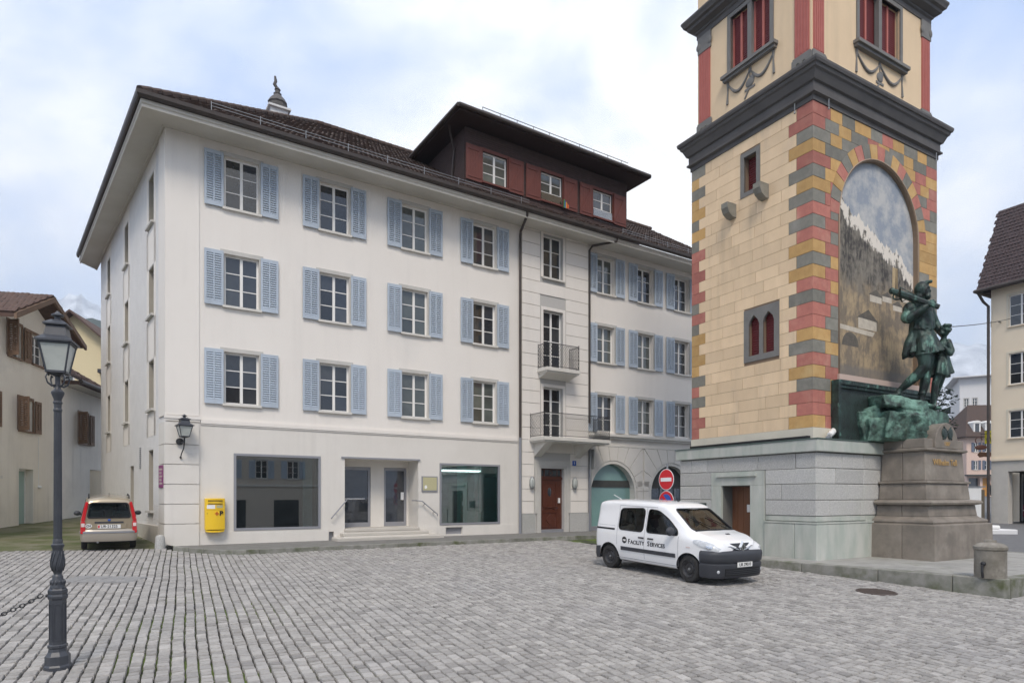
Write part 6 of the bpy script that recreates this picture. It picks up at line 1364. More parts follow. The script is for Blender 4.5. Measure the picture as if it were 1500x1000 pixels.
# ------------------------------------------------------------------ street furniture
def lantern(parent, s=1.0, z0=0.0, rz=0.0):
    """four-sided tapering lantern; z0 = height of its lower frame"""
    b = MB(); hb, ht, h = .145*s, .235*s, .40*s
    def sq(hw, z): return [(-hw, -hw, z), (hw, -hw, z), (hw, hw, z), (-hw, hw, z)]
    for i in range(4):
        p, q = Vector(sq(hb, z0)[i]), Vector(sq(ht, z0+h)[i]); b.tube([p, q], .016*s, 5)
        p2, q2 = Vector(sq(hb, z0)[(i+1) % 4]), Vector(sq(ht, z0+h)[(i+1) % 4]); b.tube([p, p2], .022*s, 5); b.tube([q, q2], .024*s, 5)
    fr = b.build('lantern_frame', M['lamp_iron'], parent, rot=(0, 0, rz))
    for i in range(4):
        A, B_ = sq(hb*.97, z0+.01), sq(ht*.97, z0+h-.01); MB().poly([A[i], A[(i+1) % 4], B_[(i+1) % 4], B_[i]]).build('lamp_glass', M['frost'], fr, fix=False)
    b = MB(); pr = [(.235, h/s), (.285, h/s+.005), (.285, h/s+.03), (.20, h/s+.085), (.175, h/s+.10), (.145, h/s+.235), (.19, h/s+.245), (.19, h/s+.265), (.13, h/s+.30), (.085, h/s+.325)]
    for (a, za), (c, zc2) in zip(pr, pr[1:]):
        A, B_ = sq(a*s, z0+za*s), sq(c*s, z0+zc2*s)
        for i in range(4): b.poly([A[i], A[(i+1) % 4], B_[(i+1) % 4], B_[i]])
    b.poly(sq(.085*s, z0+(h/s+.325)*s)); b.lathe([(.07*s, z0+h+.32*s), (.05*s, z0+h+.345*s), (.05*s, z0+h+.375*s), (.10*s, z0+h+.385*s), (.10*s, z0+h+.405*s), (.04*s, z0+h+.43*s), (.025*s, z0+h+.455*s)], 14)
    b.build('lantern_roof', M['lamp_iron'], fr)
    b = MB(); b.lathe([(.09*s, z0-.05*s), (hb*1.3, z0-.005), (hb*1.3, z0+.012), (.05*s, z0+.012)], 4, rot=R(45)); b.build('lantern_base', M['lamp_iron'], fr)
    b = MB(); b.tube([(0, 0, z0), (0, 0, z0+.16*s)], .03*s, 8); b.build('lamp_holder', M['lamp_iron'], fr); return fr
x, y = -5.33, 7.45
lp = empty('street_lamp', (x, y, gz(x, y)), R(21.6), 'tall dark grey cast-iron lamp post with a four-sided glass lantern', 'street lamp')
lp.scale = (.76, .76, 1)
b = MB(); b.lathe([(.185, -.06), (.185, .03), (.168, .05), (.168, .15), (.150, .165), (.125, .20), (.118, .235), (.134, .25), (.134, .275), (.118, .285)], 8, rot=R(22.5)); b.build('base', M['lamp_iron'], lp, smooth=20)
b = MB(); b.lathe([(.114, .285), (.112, .80), (.128, .82), (.132, .845), (.120, .87), (.128, .885), (.128, .915), (.105, .94)], 6, rot=R(10)); hx = b.build('pedestal', M['lamp_iron'], lp, smooth=20)
for k in range(6):
    a = R(10+30+60*k); c_, s_ = math.cos(a), math.sin(a); rr_ = .114*math.cos(R(30)); P = lambda u, z, d: (c_*(rr_+d)-s_*u, s_*(rr_+d)+c_*u, z)
    b = MB(); 
    for (u0, u1, z0, z1) in ((-.043, -.034, .33, .76), (.034, .043, .33, .76), (-.034, .034, .33, .342), (-.034, .034, .748, .76)): b.hexa([P(u0, z0, -.01), P(u1, z0, -.01), P(u1, z0, .006), P(u0, z0, .006)], [P(u0, z1, -.01), P(u1, z1, -.01), P(u1, z1, .006), P(u0, z1, .006)])
    b.build('panel_moulding', M['lamp_iron'], hx)
b = MB(); b.lathe([(.105, .94), (.092, .99), (.085, 1.03), (.072, 1.05), (.072, 1.07), (.062, 1.085), (.052, 1.10), (.070, 1.15), (.087, 1.20), (.088, 1.24), (.078, 1.31), (.066, 1.37), (.070, 1.40), (.086, 1.43), (.086, 1.445), (.066, 1.46), (.066, 1.50), (.060, 1.51)], 20); vs_ = b.build('vase', M['lamp_iron'], lp, smooth=40)
b = MB()
for k in range(10):
    a = k*.6283; b.tube([((r_+.004)*math.cos(a+(z_-1.14)*3.2), (r_+.004)*math.sin(a+(z_-1.14)*3.2), z_) for r_, z_ in ((.066, 1.14), (.085, 1.20), (.087, 1.25), (.077, 1.32), (.066, 1.37))], .009, 5)
for k in range(12): a = k*.5236; b.ball((.088*math.cos(a), .088*math.sin(a), 1.005), (.02, .02, .03), 8, 6)
b.build('leaf_ornament', M['lamp_iron'], vs_, smooth=True)
b = MB(); n_ = 32; zz = [1.51, 2.2, 3.02]
b.add([((.057-.006*i/2-(.006 if k % 2 else 0))*math.cos(k*2*math.pi/n_), (.057-.006*i/2-(.006 if k % 2 else 0))*math.sin(k*2*math.pi/n_), z_) for i, z_ in enumerate(zz) for k in range(n_)], [(i*n_+k, i*n_+(k+1) % n_, (i+1)*n_+(k+1) % n_, (i+1)*n_+k) for i in range(2) for k in range(n_)])
b.lathe([(.052, 3.0), (.058, 3.01), (.058, 3.03), (.050, 3.04), (.052, 3.09), (.062, 3.10), (.062, 3.115), (.052, 3.125), (.054, 3.15), (.080, 3.20), (.086, 3.215), (.086, 3.235), (.066, 3.25), (.042, 3.27), (.036, 3.30), (.034, 3.46)], 18); b.build('shaft', M['lamp_iron'], lp, smooth=40)
b = MB()
for k in range(4):
    a = R(45+90*k); c_, s_ = math.cos(a), math.sin(a); b.tube([(c_*r_, s_*r_, z_) for r_, z_ in ((.035, 3.31), (.09, 3.30), (.15, 3.33), (.175, 3.39), (.155, 3.43), (.125, 3.415))], .012, 6)
b.build('scroll_bracket', M['lamp_iron'], lp, smooth=True)
fr0 = lantern(lp, 1.0, 0); fr0.location = (0, 0, 3.46); fr0.scale = (.84, .84, .84)
MB().tube([(-.125, 0, .855), (-.155, 0, .85)], .02, 8).build('chain_hook', M['iron'], lp)
A_ = Vector((x-.15, y-.04, gz(x, y)+.86)); B_ = Vector((x-2.9, y-.55, gz(x, y)+.86)); ch_ = MB(); nl = 60; pts = [A_.lerp(B_, t/nl)+Vector((0, 0, -.42*4*(t/nl)*(1-t/nl))) for t in range(nl+1)]
for i in range(nl):
    p, q = pts[i], pts[i+1]; d = (q-p).normalized(); u_ = Vector((0, 0, 1)).cross(d).normalized(); w_ = d.cross(u_); c0 = (p+q)/2; L = (q-p).length*.66; ax_ = u_ if i % 2 else w_
    ch_.tube([c0+d*L*math.cos(t*.7854)+ax_*.020*math.sin(t*.7854) for t in range(9)], .0065, 4, cap=False)
o = ch_.build('chain', M['iron'], fix=False); tag(o, 'sagging black iron chain hooked to the cast-iron lamp post', 'chain')
# wall lantern at the corner of the white building
x, y = bw(.47, .42); wl = empty('wall_lantern', (x, y, 3.40), BA, 'black bracket lantern on the grooved corner of the white building', 'lantern')
lantern(wl, .80, 0.02, R(8))
b = MB(); b.tube([(0, 0, .03), (0, 0, -.08), (0, .02, -.16)], .022, 8); b.lathe([(.09, -.02), (.11, -.005), (.11, .02), (.03, .03)], 12, (-.10, .30, -.12), ax=Matrix.Rotation(R(90), 3, 'X')); b.tube([(0, .0, -.14), (-.05, .12, -.16), (-.10, .34, -.12)], .02, 6)
b.tube([(0, .02, -.16), (-.01, .10, -.34), (-.06, .22, -.50), (-.07, .32, -.60)], [.018, .018, .016, .016], 6); b.ball((-.07, .34, -.61), .035); b.build('bracket', M['iron'], wl, smooth=40)
# yellow post box on the wall
x, y = bw(1.36, .022); mb_ = empty('post_box', (x, y, .46), BA, 'yellow wall-mounted post box beside the large shop window', 'post box')
b = MB(); pr = [(-.29, -.22)]+[(-.29+.58*t/10, -.22-.07*math.sin(math.pi*t/10)) for t in range(1, 10)]+[(.29, -.22)]
b.prism([(px_, py_, .06) for px_, py_ in pr]+[(.29, 0, .06), (-.29, 0, .06)], (0, 0, 1.0)); o = b.build('box_body', M['yellow'], mb_); md = o.modifiers.new('b', 'BEVEL'); md.width = .015; md.segments = 2
MB().prism([(-.27, -.205, .0), (-.14, -.25, -.02), (0, -.265, -.025), (.14, -.25, -.02), (.27, -.205, 0), (.27, 0, .0), (-.27, 0, .0)], (0, 0, .058)).build('box_bottom', M['yellow'], mb_)
for z_, h_, d_ in ((.965, .035, .0), (.87, .03, 0)):
    q = MB(); [q.hexa([(-.21+.042*t, -.262-.030*math.sin(math.pi*(t+1)/12)-.006, z_), (-.21+.042*(t+1), -.262-.030*math.sin(math.pi*(t+2)/12)-.006, z_), (-.21+.042*(t+1), -.24, z_), (-.21+.042*t, -.24, z_)], [(-.21+.042*t, -.262-.030*math.sin(math.pi*(t+1)/12)-.006, z_+h_), (-.21+.042*(t+1), -.262-.030*math.sin(math.pi*(t+2)/12)-.006, z_+h_), (-.21+.042*(t+1), -.24, z_+h_), (-.21+.042*t, -.24, z_+h_)]) for t in range(10)]; q.build('slot', mat('slot_shadow', (.22, .13, .01), .7) if z_ > .9 else bpy.data.materials['slot_shadow'], mb_)
def on_box(px_, d=.004): return -.22-.07*math.sin(math.pi*(px_+.29)/.58)-d
q = MB(); q.grid(lambda u, v: (-.24+.23*u, on_box(-.24+.23*u), .73+.12*v), 6, 1); q.build('address_label', M['signwhite'], mb_, fix=False)
q = MB(); q.grid(lambda u, v: (.03+.19*u, on_box(.03+.19*u), .755+.085*v), 6, 1); q.build('notice', M['notice'], mb_, fix=False)
q = MB(); q.grid(lambda u, v: (-.26+.52*u, on_box(-.26+.52*u, .003), .688+.012*v), 10, 1); q.build('edge_line', mat('deep_yellow', (.6, .33, .01), .5), mb_, fix=False)
text('P', .20, M['ink'], 'lettering', mb_, (.17, on_box(.17, .012), .575), bold=.009)
q = MB(); 
for a0, a1, b0, b1 in ((-.02, .10, .555, .595), (.02, .06, .515, .635)): q.box(a0, a1, on_box(.04, .012), on_box(.04, .0), b0, b1)
q.build('cross_emblem', mat('orange_red', (.62, .16, .02), .5), mb_); MB().lathe([(.012, 0), (.012, .01), (0, .01)], 10, (-.23, on_box(-.23, .0), .58), ax=Matrix.Rotation(R(90), 3, 'X'), cap=False).build('lock', M['iron'], mb_)
# road signs
x, y = 4.52, 18.6; g0 = gz(x, y); sg_ = empty('road_sign', (x, y, g0), TA-R(90), 'round red no-entry sign above a no-parking disc on one post behind the van', 'road sign')
MB().tube([(0, .04, -.1), (0, .04, 2.85)], .03, 10).build('post', M['galv'], sg_)
AX = Matrix.Rotation(R(90), 3, 'X')
def disc(r0, r1, zc_, y_, m, nm, parent): return MB().lathe([(r1, -.004), (r0, -.004), (r0, .004), (r1, .004)], 40, (0, y_, zc_), ax=AX, cap=(r1 == 0)).build(nm, m, parent) if r1 else MB().lathe([(r0, -.004), (r0, .004)], 40, (0, y_, zc_), ax=AX).build(nm, m, parent)
z1_, z2_ = 2.07-g0, 1.43-g0
d1 = disc(.31, 0, z1_, 0, M['signwhite'], 'no_entry_disc', sg_); disc(.29, 0, z1_, -.005, M['signred'], 'red_field', d1); MB().box(-.22, .22, -.014, -.006, z1_-.055, z1_+.055).build('white_bar', M['signwhite'], d1)
d2 = disc(.31, 0, z2_, 0, M['signwhite'], 'no_parking_disc', sg_); disc(.295, .0, z2_, -.005, M['signred'], 'red_field', d2); disc(.215, 0, z2_, -.011, M['signblue'], 'blue_field', d2); MB().prism([(-.19, -.022, z2_+.12), (-.12, -.022, z2_+.19), (.19, -.022, z2_-.12), (.12, -.022, z2_-.19)], (0, .006, 0)).build('red_stroke', M['signred'], d2)
MB().box(-.21, .21, -.004, .004, z2_-.52, z2_-.36).build('text_plate', M['signwhite'], sg_)
x, y = bw(16.55, .55); sb = empty('sign_post', (x, y, .05), TA-R(90)+R(180), 'tall grey post with an oblong sign seen from behind beside the street door', 'sign post')
MB().tube([(0, 0, -.1), (0, 0, 3.6)], .035, 10).build('post', M['galv'], sb); o = MB().box(-.20, .20, -.06, -.04, 2.75, 3.62).build('sign_plate', M['signback'], sb); md = o.modifiers.new('b', 'BEVEL'); md.width = .03; MB().box(-.05, .05, -.04, .04, 2.9, 2.95).box(-.05, .05, -.04, .04, 3.4, 3.45).build('clamp', M['galv'], sb)
# overhead wire from the tower to the house on the right
p0, p1 = Vector((*tw_(6.86, -.3-.5), 7.35)), Vector((32.3, 41.0, 13.1)); 
o = MB().tube([p0.lerp(p1, t/12)+Vector((0, 0, -.12*4*(t/12)*(1-t/12))) for t in range(13)], .018, 5).build('overhead_wire', M['black']); tag(o, 'thin dark overhead wire strung from the tower to the beige house', 'wire')
# ------------------------------------------------------------------ old house with brown shutters in the lane
HD = Vector((-.2204, .9754, 0)); HO = Vector((-20.2, 25.0, 0)); HA = math.atan2(HD.y, HD.x)
hs = empty('old_house', HO, HA, 'old cream house with brown shutters and tiled gable on the lane', 'house')
hw = [(.65, 1.62, 7.30, 8.66), (2.50, 3.46, 7.34, 8.60), (1.45, 2.52, 4.36, 5.68), (-1.6, -.6, 4.36, 5.68), (7.05, 8.10, 4.28, 5.78)]
b = MB(); wall(b, -9.0, 9.9, -.8, 6.9, [(*h, .22) for h in hw if h[3] < 6.9]+[(1.45, 2.62, .30, 2.75, .4), (8.35, 9.9, -.8, 3.0, 1.2)], depth=.22)
wall(b, -9.0, 5.4, 6.9, 8.7, [(*h, .22) for h in hw if h[3] > 6.9]); b.poly([(-.4, 0, 8.7), (5.4, 0, 8.7), (2.6, 0, 9.98)]); b.poly([(9.9, 0, -.8), (9.9, 7, -.8), (9.9, 7, 6.9), (9.9, 0, 6.9)]); b.poly([(5.4, 0, 6.9), (5.4, 6, 6.9), (5.4, 6, 8.7), (5.4, 0, 8.7)])
b.build('wall', M['housecream'], hs, fix=False)
for i, (a, c, z0, z1) in enumerate(hw):
    w_ = window(hs, a, z0, c-a, z1-z0, rows=3, inset=.12, m_sill=M['brownwood'], m_sur=M['brownwood'])
    sm = shutter_mesh(.50, round(z1-z0+.08, 2), M['brownwood'], slat=.09)
    if not (i == 1): place('shutter', sm, hs, (a-.14, -.05, z0-.04), (0, 0, R(-112)) if i != 3 else (0, 0, R(180)))
    place('shutter', sm, hs, (c+.15, -.085, z0-.04))
d_ = MB(); ring(d_, 1.47, 2.6, .32, 2.73, .07, .28, .36); d_ = d_.build('glass_door', M['wood_white'], hs); MB().box(1.54, 2.53, .31, .32, .4, 2.66).build('pane', M['paleglass'], d_)
MB().ball((3.05, -.05, 2.0), (.09, .09, .07)).tube([(3.05, -.01, 2.0), (3.05, -.01, 4.2)], .012, 4).build('wall_light', M['plate'], hs)
tx = MB(); [tx.box(-.3+i*.2, -.16+i*.2, -.008, 0, 2.30, 2.42) for i in range(3)]; tx.build('wall_inscription', M['trim'], hs)
dk = MB(); dk.box(8.5, 9.75, 1.1, 1.2, -.5, 2.6); dk = dk.build('shop_door', M['darkroom'], hs); q = MB(); ring(q, 8.45, 9.8, -.6, 2.65, .1, 1.02, 1.1); q.build('door_frame', mat('olive_wood', (.16, .13, .06), .6), dk); MB().ball((9.3, .98, 1.9), .03).build('shop_lamp', M['shoplight'], dk)
b = MB(); b.prism([(-.5, -.75, 8.55), (2.6, -.75, 10.10), (5.75, -.75, 8.75), (5.75, -.75, 8.97), (2.6, -.75, 10.33), (-.5, -.75, 8.78)], (0, 7.5, 0)); b = b.build('gable_roof', M['tile_red'], hs)
q = MB(); q.prism([(-.5, -.85, 8.50), (2.6, -.85, 10.05), (5.8, -.85, 8.68), (5.8, -.85, 8.90), (2.6, -.85, 10.27), (-.5, -.85, 8.74)], (0, .10, 0)); q.build('bargeboard', M['brownwood'], b)
tiles('gable_tiles', b, (2.6, -.8, 10.33), (0, 1, 0), (-3.1, 0, -1.55), 7.4, 3.5, M['tile_red']); tiles('gable_tiles', b, (5.75, -.8, 8.97), (0, 1, 0), (-3.15, 0, 1.36), 7.4, 3.4, M['tile_red'])
b = MB(); b.hexa([(5.2, -.75, 6.92), (10.3, -.75, 6.92), (10.3, 5, 6.92), (5.2, 5, 6.92)], [(5.2, -.75, 7.10), (10.3, -.75, 7.10), (10.3, 5, 7.10), (5.2, 5, 7.10)]); b.poly([(5.2, -.75, 7.10), (10.3, -.75, 7.10), (10.0, 2.4, 9.0), (5.2, 2.4, 9.0)]); b = b.build('wing_roof', M['tile_red'], hs, fix=False)
MB().poly([(5.2, -.7, 6.915), (10.25, -.7, 6.915), (10.25, 0, 6.915), (5.2, 0, 6.915)]).build('wing_soffit', M['soffit'], b, fix=False); MB().tube([(5.2, -.82, 7.06), (10.35, -.82, 7.06)], .10, 8).build('wing_gutter', M['gutter'], b)
tiles('wing_tiles', b, (5.2, -.75, 7.10), (1, 0, 0), (0, 3.15, 1.9), 5.0, 3.6, M['tile_red'])
# neighbouring porch roof poking in at the picture's edge
pr = empty('porch', (-17.6, 20.6, 0), HA, 'small tiled porch with a post against the old cream house', 'porch')
b = MB(); b.prism([(-3.2, -.25, 5.45), (.55, -.25, 5.45), (.45, 1.6, 6.55), (-3.2, 1.6, 6.55)], (0, 0, .14)); b = b.build('porch_roof', M['tile_red'], pr); tiles('porch_tiles', b, (-3.2, -.25, 5.6), (1, 0, 0), (0, 1.85, 1.1), 3.7, 2.1, M['tile_red'])
MB().tube([(-3.2, -.33, 5.45), (.55, -.33, 5.45)], .07, 8).build('porch_gutter', M['gutter'], b); MB().box(-3.0, -2.8, .8, 1.0, 0, 5.6).build('post', M['brownwood'], pr); MB().box(-3.2, -1.0, 1.6, 1.9, 0, 6.5).build('wall', M['housecream'], pr)
# generic house helper: block with gable or hipped roof, windows as parts
def house(name, label, o, rz, w, d, h, m, roof_h, m_roof, wins, gable=False, over=.5, base=-2.0, front_extra=None, hip=True, wall_h=None):
    e = empty(name, o, rz, label, 'house')
    b = MB(); wall(b, 0, w, base, h, [(a, a+ww, z, z+hh, .18) for (a, z, ww, hh) in wins]); b.poly([(0, 0, base), (0, d, base), (0, d, h), (0, 0, h)]); b.poly([(w, 0, base), (w, d, base), (w, d, h), (w, 0, h)]); b.poly([(0, d, base), (w, d, base), (w, d, h), (0, d, h)])
    if gable: b.poly([(0, 0, h), (w, 0, h), (w/2, 0, h+roof_h)])
    b.build('wall', m, e, fix=False)
    for (a, z, ww, hh) in wins: window(e, a, z, ww, hh, rows=3 if hh > 1.2 else 2, inset=.1)
    r = MB()
    if gable:
        for sg in (0, 1):
            x0 = -over if sg == 0 else w+over; k = roof_h/(w/2); r.prism([(x0, -over, h-over*k), (w/2, -over, h+roof_h), (w/2, -over, h+roof_h+.18), (x0, -over, h-over*k+.18)], (0, d+2*over, 0))
    else:
        i_ = d/2 if hip else 0; Z = h
        r.hexa([(-over, -over, Z), (w+over, -over, Z), (w+over, d+over, Z), (-over, d+over, Z)], [(-over, -over, Z+.18), (w+over, -over, Z+.18), (w+over, d+over, Z+.18), (-over, d+over, Z+.18)])
        r.hexa([(-over, -over, Z+.18), (w+over, -over, Z+.18), (w+over, d+over, Z+.18), (-over, d+over, Z+.18)], [(i_*.6, d/2-.05, Z+roof_h), (w-i_*.6, d/2-.05, Z+roof_h), (w-i_*.6, d/2+.05, Z+roof_h), (i_*.6, d/2+.05, Z+roof_h)])
    rf = r.build('roof', m_roof, e); return e, rf
# yellow gabled house behind the lane
e, rf = house('yellow_house', 'pale yellow gabled house rising behind the old cream house', (-39.5, 50.0, 1.0), R(12), 9.0, 10, 11.2, M['houseyellow'], 4.0, M['tile_red'], [(7.0, 8.6, 1.3, 1.75), (3.2, 8.6, 1.2, 1.7), (7.0, 5.0, 1.2, 1.7)], gable=True, over=.9)
MB().box(6.3, 8.6, -.4, -.02, 10.55, 10.85).build('blind_box', M['iron'], e)
e, rf = house('lane_end_house', 'low white house closing the far end of the lane', (-33.0, 46.0, .8), R(20), 14.0, 8, 5.0, M['housecream'], 2.6, M['tile_red'], [(2, 1.2, 1.0, 1.4), (5, 1.2, 1.0, 1.4), (8, 1.2, 1.0, 1.4)], hip=True)
# ------------------------------------------------------------------ beige house at the right with an arcade
CD = Vector((.494, -.869, 0)); rb_ = empty('beige_house', (31.7, 42.0, -.12), math.atan2(CD.y, CD.x), 'tall beige house with steep tiled roof and shop arcade', 'house')
cw = [(1.0, z, 1.35, hh) for z, hh in ((5.5, 1.75), (8.95, 2.0), (12.7, 2.0))]+[(4.6, z, 1.35, hh) for z, hh in ((5.5, 1.75), (8.95, 2.0), (12.7, 2.0))]
b = MB(); wall(b, 0, 16, 4.15, 15.4, [(a, a+w_, z, z+h_, .16) for a, z, w_, h_ in cw]); b.poly([(0, 0, 0), (0, 12, 0), (0, 12, 15.4), (0, 0, 15.4)]); b.build('wall', M['houseright'], rb_, fix=False)
for a, z, w_, h_ in cw: window(rb_, a, z, w_, h_, rows=3, inset=.08, m_sill=M['houseright'], m_sur=mat('pale_beige', (.66, .60, .48), .8) if a < 2 and z < 6 else bpy.data.materials['pale_beige'])
MB().box(0.05, 16, -.10, 0, 4.05, 4.22).build('string_course', M['houseright'], rb_)
b = MB(); wall(b, 0, 16, -.4, 4.05, [(.95, 5.5, -.4, 3.35, .6), (6.5, 11, -.4, 3.35, .6)]); b.build('arcade_wall', M['concrete'], rb_, fix=False)
b = MB(); b.poly([(.2, .6, 3.36), (6, .6, 3.36), (6, 4, 3.36), (.2, 4, 3.36)]); b.poly([(.3, 3.2, -.4), (6, 3.2, -.4), (6, 3.2, 3.36), (.3, 3.2, 3.36)]); b.build('arcade_ceiling', M['darkroom'], rb_, fix=False)
sf = MB().box(.9, 5.6, 2.0, 2.1, .35, 1.15).build('shopfront', mat('maroon_panel', (.16, .012, .035), .5), rb_); MB().box(.9, 5.6, 2.04, 2.06, 1.15, 2.75).build('pane', M['pane'], sf); q = MB(); [q.box(x_, x_+.07, 1.96, 2.06, .1, 3.2) for x_ in (.9, 2.6, 4.2)]; q.build('shop_post', M['galv'], sf); MB().box(.95, 5.6, 1.98, 2.05, .78, .83).build('trim_line', M['plate'], sf)
MB().box(1.2, 5.4, 1.95, 2.02, 2.45, 3.0).build('sign_board', mat('sign_tan', (.40, .27, .13), .6), sf); text('HO', .42, mat('dark_red_letters', (.14, .01, .015), .6), 'lettering', sf, (1.95, 1.94, 2.72), bold=.015)
MB().tube([(1.2, 2.3, 3.2), (1.9, 2.3, 3.2)], .05, 6).build('ceiling_lamp', M['shoplight'], rb_)
b = MB(); b.poly([(-.55, -.7, 15.35), (16, -.7, 15.35), (16, 1.35, 20.9), (-.1, 1.35, 20.9)]); b.poly([(-.55, -.7, 15.35), (-.1, 1.35, 20.9), (-.1, 9, 20.9), (-.55, 12, 15.35)]); b.poly([(-.55, -.7, 15.34), (16, -.7, 15.34), (16, .3, 15.34), (-.55, .3, 15.34)]); b.poly([(-.55, -.7, 15.34), (.2, 0, 15.34), (.2, 12, 15.34), (-.55, 12, 15.34)]); rr_ = b.build('roof', M['tile_plum'], rb_, fix=False)
tiles('roof_tiles', rr_, (-.55, -.7, 15.36), (1, 0, 0), (0, 2.05, 5.55), 6.0, 5.9, M['tile_plum'], clip=lambda u, v: u > v*.07, tw=.2, tl=.26)
MB().tube([(-.6, -.78, 15.3), (16, -.78, 15.3)], .11, 8).tube([(-.62, -.78, 15.3), (-.62, 11, 15.3)], .11, 8).build('gutter', M['gutter'], rr_); MB().tube([(-.45, -.75, 15.2), (-.3, -.35, 14.6), (-.12, -.10, 14.3), (-.12, -.10, 0)], .09, 8).build('rain_pipe', M['gutter'], rb_)
MB().box(-.02, .0, -.02, .0, 12.9, 13.3).tube([(.55, -.02, 13.1), (.55, -.3, 13.1)], .04, 6).build('wire_anchor', M['iron'], rb_)
# signs hanging over the street
hg = empty('hanging_sign', (36.95, 49.5, 0), R(-30), 'brown hanging inn sign on an iron bracket over the street', 'sign')
MB().prism([(-.55, 0, 4.88), (-.40, 0, 5.10), (-.1, 0, 5.04), (.25, 0, 5.10), (.42, 0, 4.88), (.25, 0, 4.66), (-.1, 0, 4.72), (-.40, 0, 4.66)], (0, .06, 0)).build('sign_board', mat('carved_brown', (.16, .07, .03), .6), hg); MB().tube([(.75, 0, 6.5), (-.35, 0, 6.5)], .03, 6).tube([(-.3, .03, 6.5), (-.3, .03, 5.05)], .015, 5).build('bracket', M['iron'], hg)
q = MB(); q.ball((-.32, 0, 5.45), (.40, .08, .20)); q.tube([(-.45+.22*math.cos(t*.6), 0, 6.0+.25*math.sin(t*.6)) for t in range(8)], .035, 6); q.build('gilded_ornament', mat('dull_red_gilt', (.20, .08, .05), .6), hg)
bn_ = empty('banner', (37.05, 49.6, 0), R(-30), 'small bright yellow banner above the brown hanging inn sign', 'banner'); MB().grid(lambda u, v: (-.10+.48*u, .03*math.sin(u*6), 5.72+1.0*v+.03*math.sin(u*3)), 8, 4).build('cloth', M['flagyellow'], bn_, fix=False); MB().tube([(-.2, 0, 6.75), (.75, 0, 6.75)], .02, 6).build('pole', M['iron'], bn_)
q = MB(); q.tube([(0, -.05, 6.0), (.1, -.05, 6.4), (.25, -.05, 6.2), (.28, -.05, 5.95), (.12, -.05, 5.9)], .025, 5); q.build('emblem', M['ink'], bn_)
# street behind: pink inn, white block, red-roofed house, trees
stv = MB(); stv.poly([(34, 50, gz(34, 50)-.02), (46, 50, gz(46, 50)-.02), (84, 97, 1.9), (84, 112, 2.1), (64, 112, 2.1), (64, 97, 1.9)]); tag(stv.build('street', M['asphalt'], fix=False), kind='structure')
pk = empty('pink_house', (71.6, 100.0, 1.6), R(-4), 'pink house with slate shutters and white dormers down the street', 'house')
pw = [(a, z, .62, 1.4) for a in (1.1, 2.75, 4.4, 6.05) for z in (4.3, 7.1)]
b = MB(); wall(b, 0, 8, -1, 9.6, [(a, a+w_, z, z+h_, .15) for a, z, w_, h_ in pw]+[(.3, 2.0, -1, 3.0, .6), (2.4, 3.3, -1, 3.0, .4), (4, 7.5, -1, 3, .5)]); b.poly([(0, 0, -1), (0, 9, -1), (0, 9, 9.6), (0, 0, 9.6)]); b.build('wall', M['pink'], pk, fix=False)
gs = mat('slate_blue_shutter', (.12, .15, .21), .6)
for a, z, w_, h_ in pw:
    window(pk, a, z, w_, h_, rows=2, inset=.08, sur=False); sm = shutter_mesh(.36, 1.45, gs, slat=.2); place('shutter', sm, pk, (a-.40, -.08, z)); place('shutter', sm, pk, (a+w_+.04, -.08, z))
MB().box(-.3, 8, -.9, 0, 3.3, 3.5).build('canopy', M['darkroom'], pk); MB().box(.3, 2.0, .5, .55, -1, 3).build('shop_pane', M['pane'], pk); MB().box(2.4, 3.3, .35, .4, -1, 3).build('lit_door', mat('orange_door', (.55, .28, .07), .5), pk); MB().box(4, 7.5, .42, .45, -1, 3).build('shop_pane', M['pane'], pk)
b = MB(); b.poly([(-.7, -.9, 9.5), (8.5, -.9, 9.5), (8.5, 4.0, 15.0), (2.6, 4.0, 15.0)]); b.hexa([(-.7, -.9, 9.35), (8.5, -.9, 9.35), (8.5, 6, 9.35), (-.7, 6, 9.35)], [(-.7, -.9, 9.5), (8.5, -.9, 9.5), (8.5, 6, 9.5), (-.7, 6, 9.5)]); b.poly([(-.7, -.9, 9.5), (2.6, 4, 15.0), (-.7, 8.9, 9.5)]); pr_ = b.build('roof', M['tile'], pk, fix=False)
for a in (1.0, 2.75):
    dm = MB(); dm.box(a-.1, a+.95, -.25, 2.0, 10.0, 11.6); dm.prism([(a+.42+.62*math.cos(t*math.pi/10), -.35, 11.6+.4*math.sin(t*math.pi/10)) for t in range(11)], (0, 2.4, 0)); dm = dm.build('dormer', M['wood_white'], pr_); MB().box(a+.12, a+.73, -.28, -.26, 10.2, 11.5).build('pane', M['pane'], dm)
e, rf = house('white_block', 'tall plain white block with flat overhanging roof behind the pink house', (84.6, 120.0, 1.0), R(-28), 9, 12, 23.0, M['blockwhite'], .4, M['blockwhite'], [(a, z, .7, 1.6) for a in (.7, 2.0) for z in (11.5, 14.5, 17.5)], over=1.1, hip=False)
MB().box(.4, 3.2, -.8, -.02, 14.0, 14.2).build('balcony', M['galv'], e)
e, rf = house('red_roof_house', 'low house with a red roof glimpsed beside the white block', (74.5, 116.0, 1.0), R(5), 9, 9, 12.0, M['pink'], 5.5, M['tile_red'], [], over=.6)
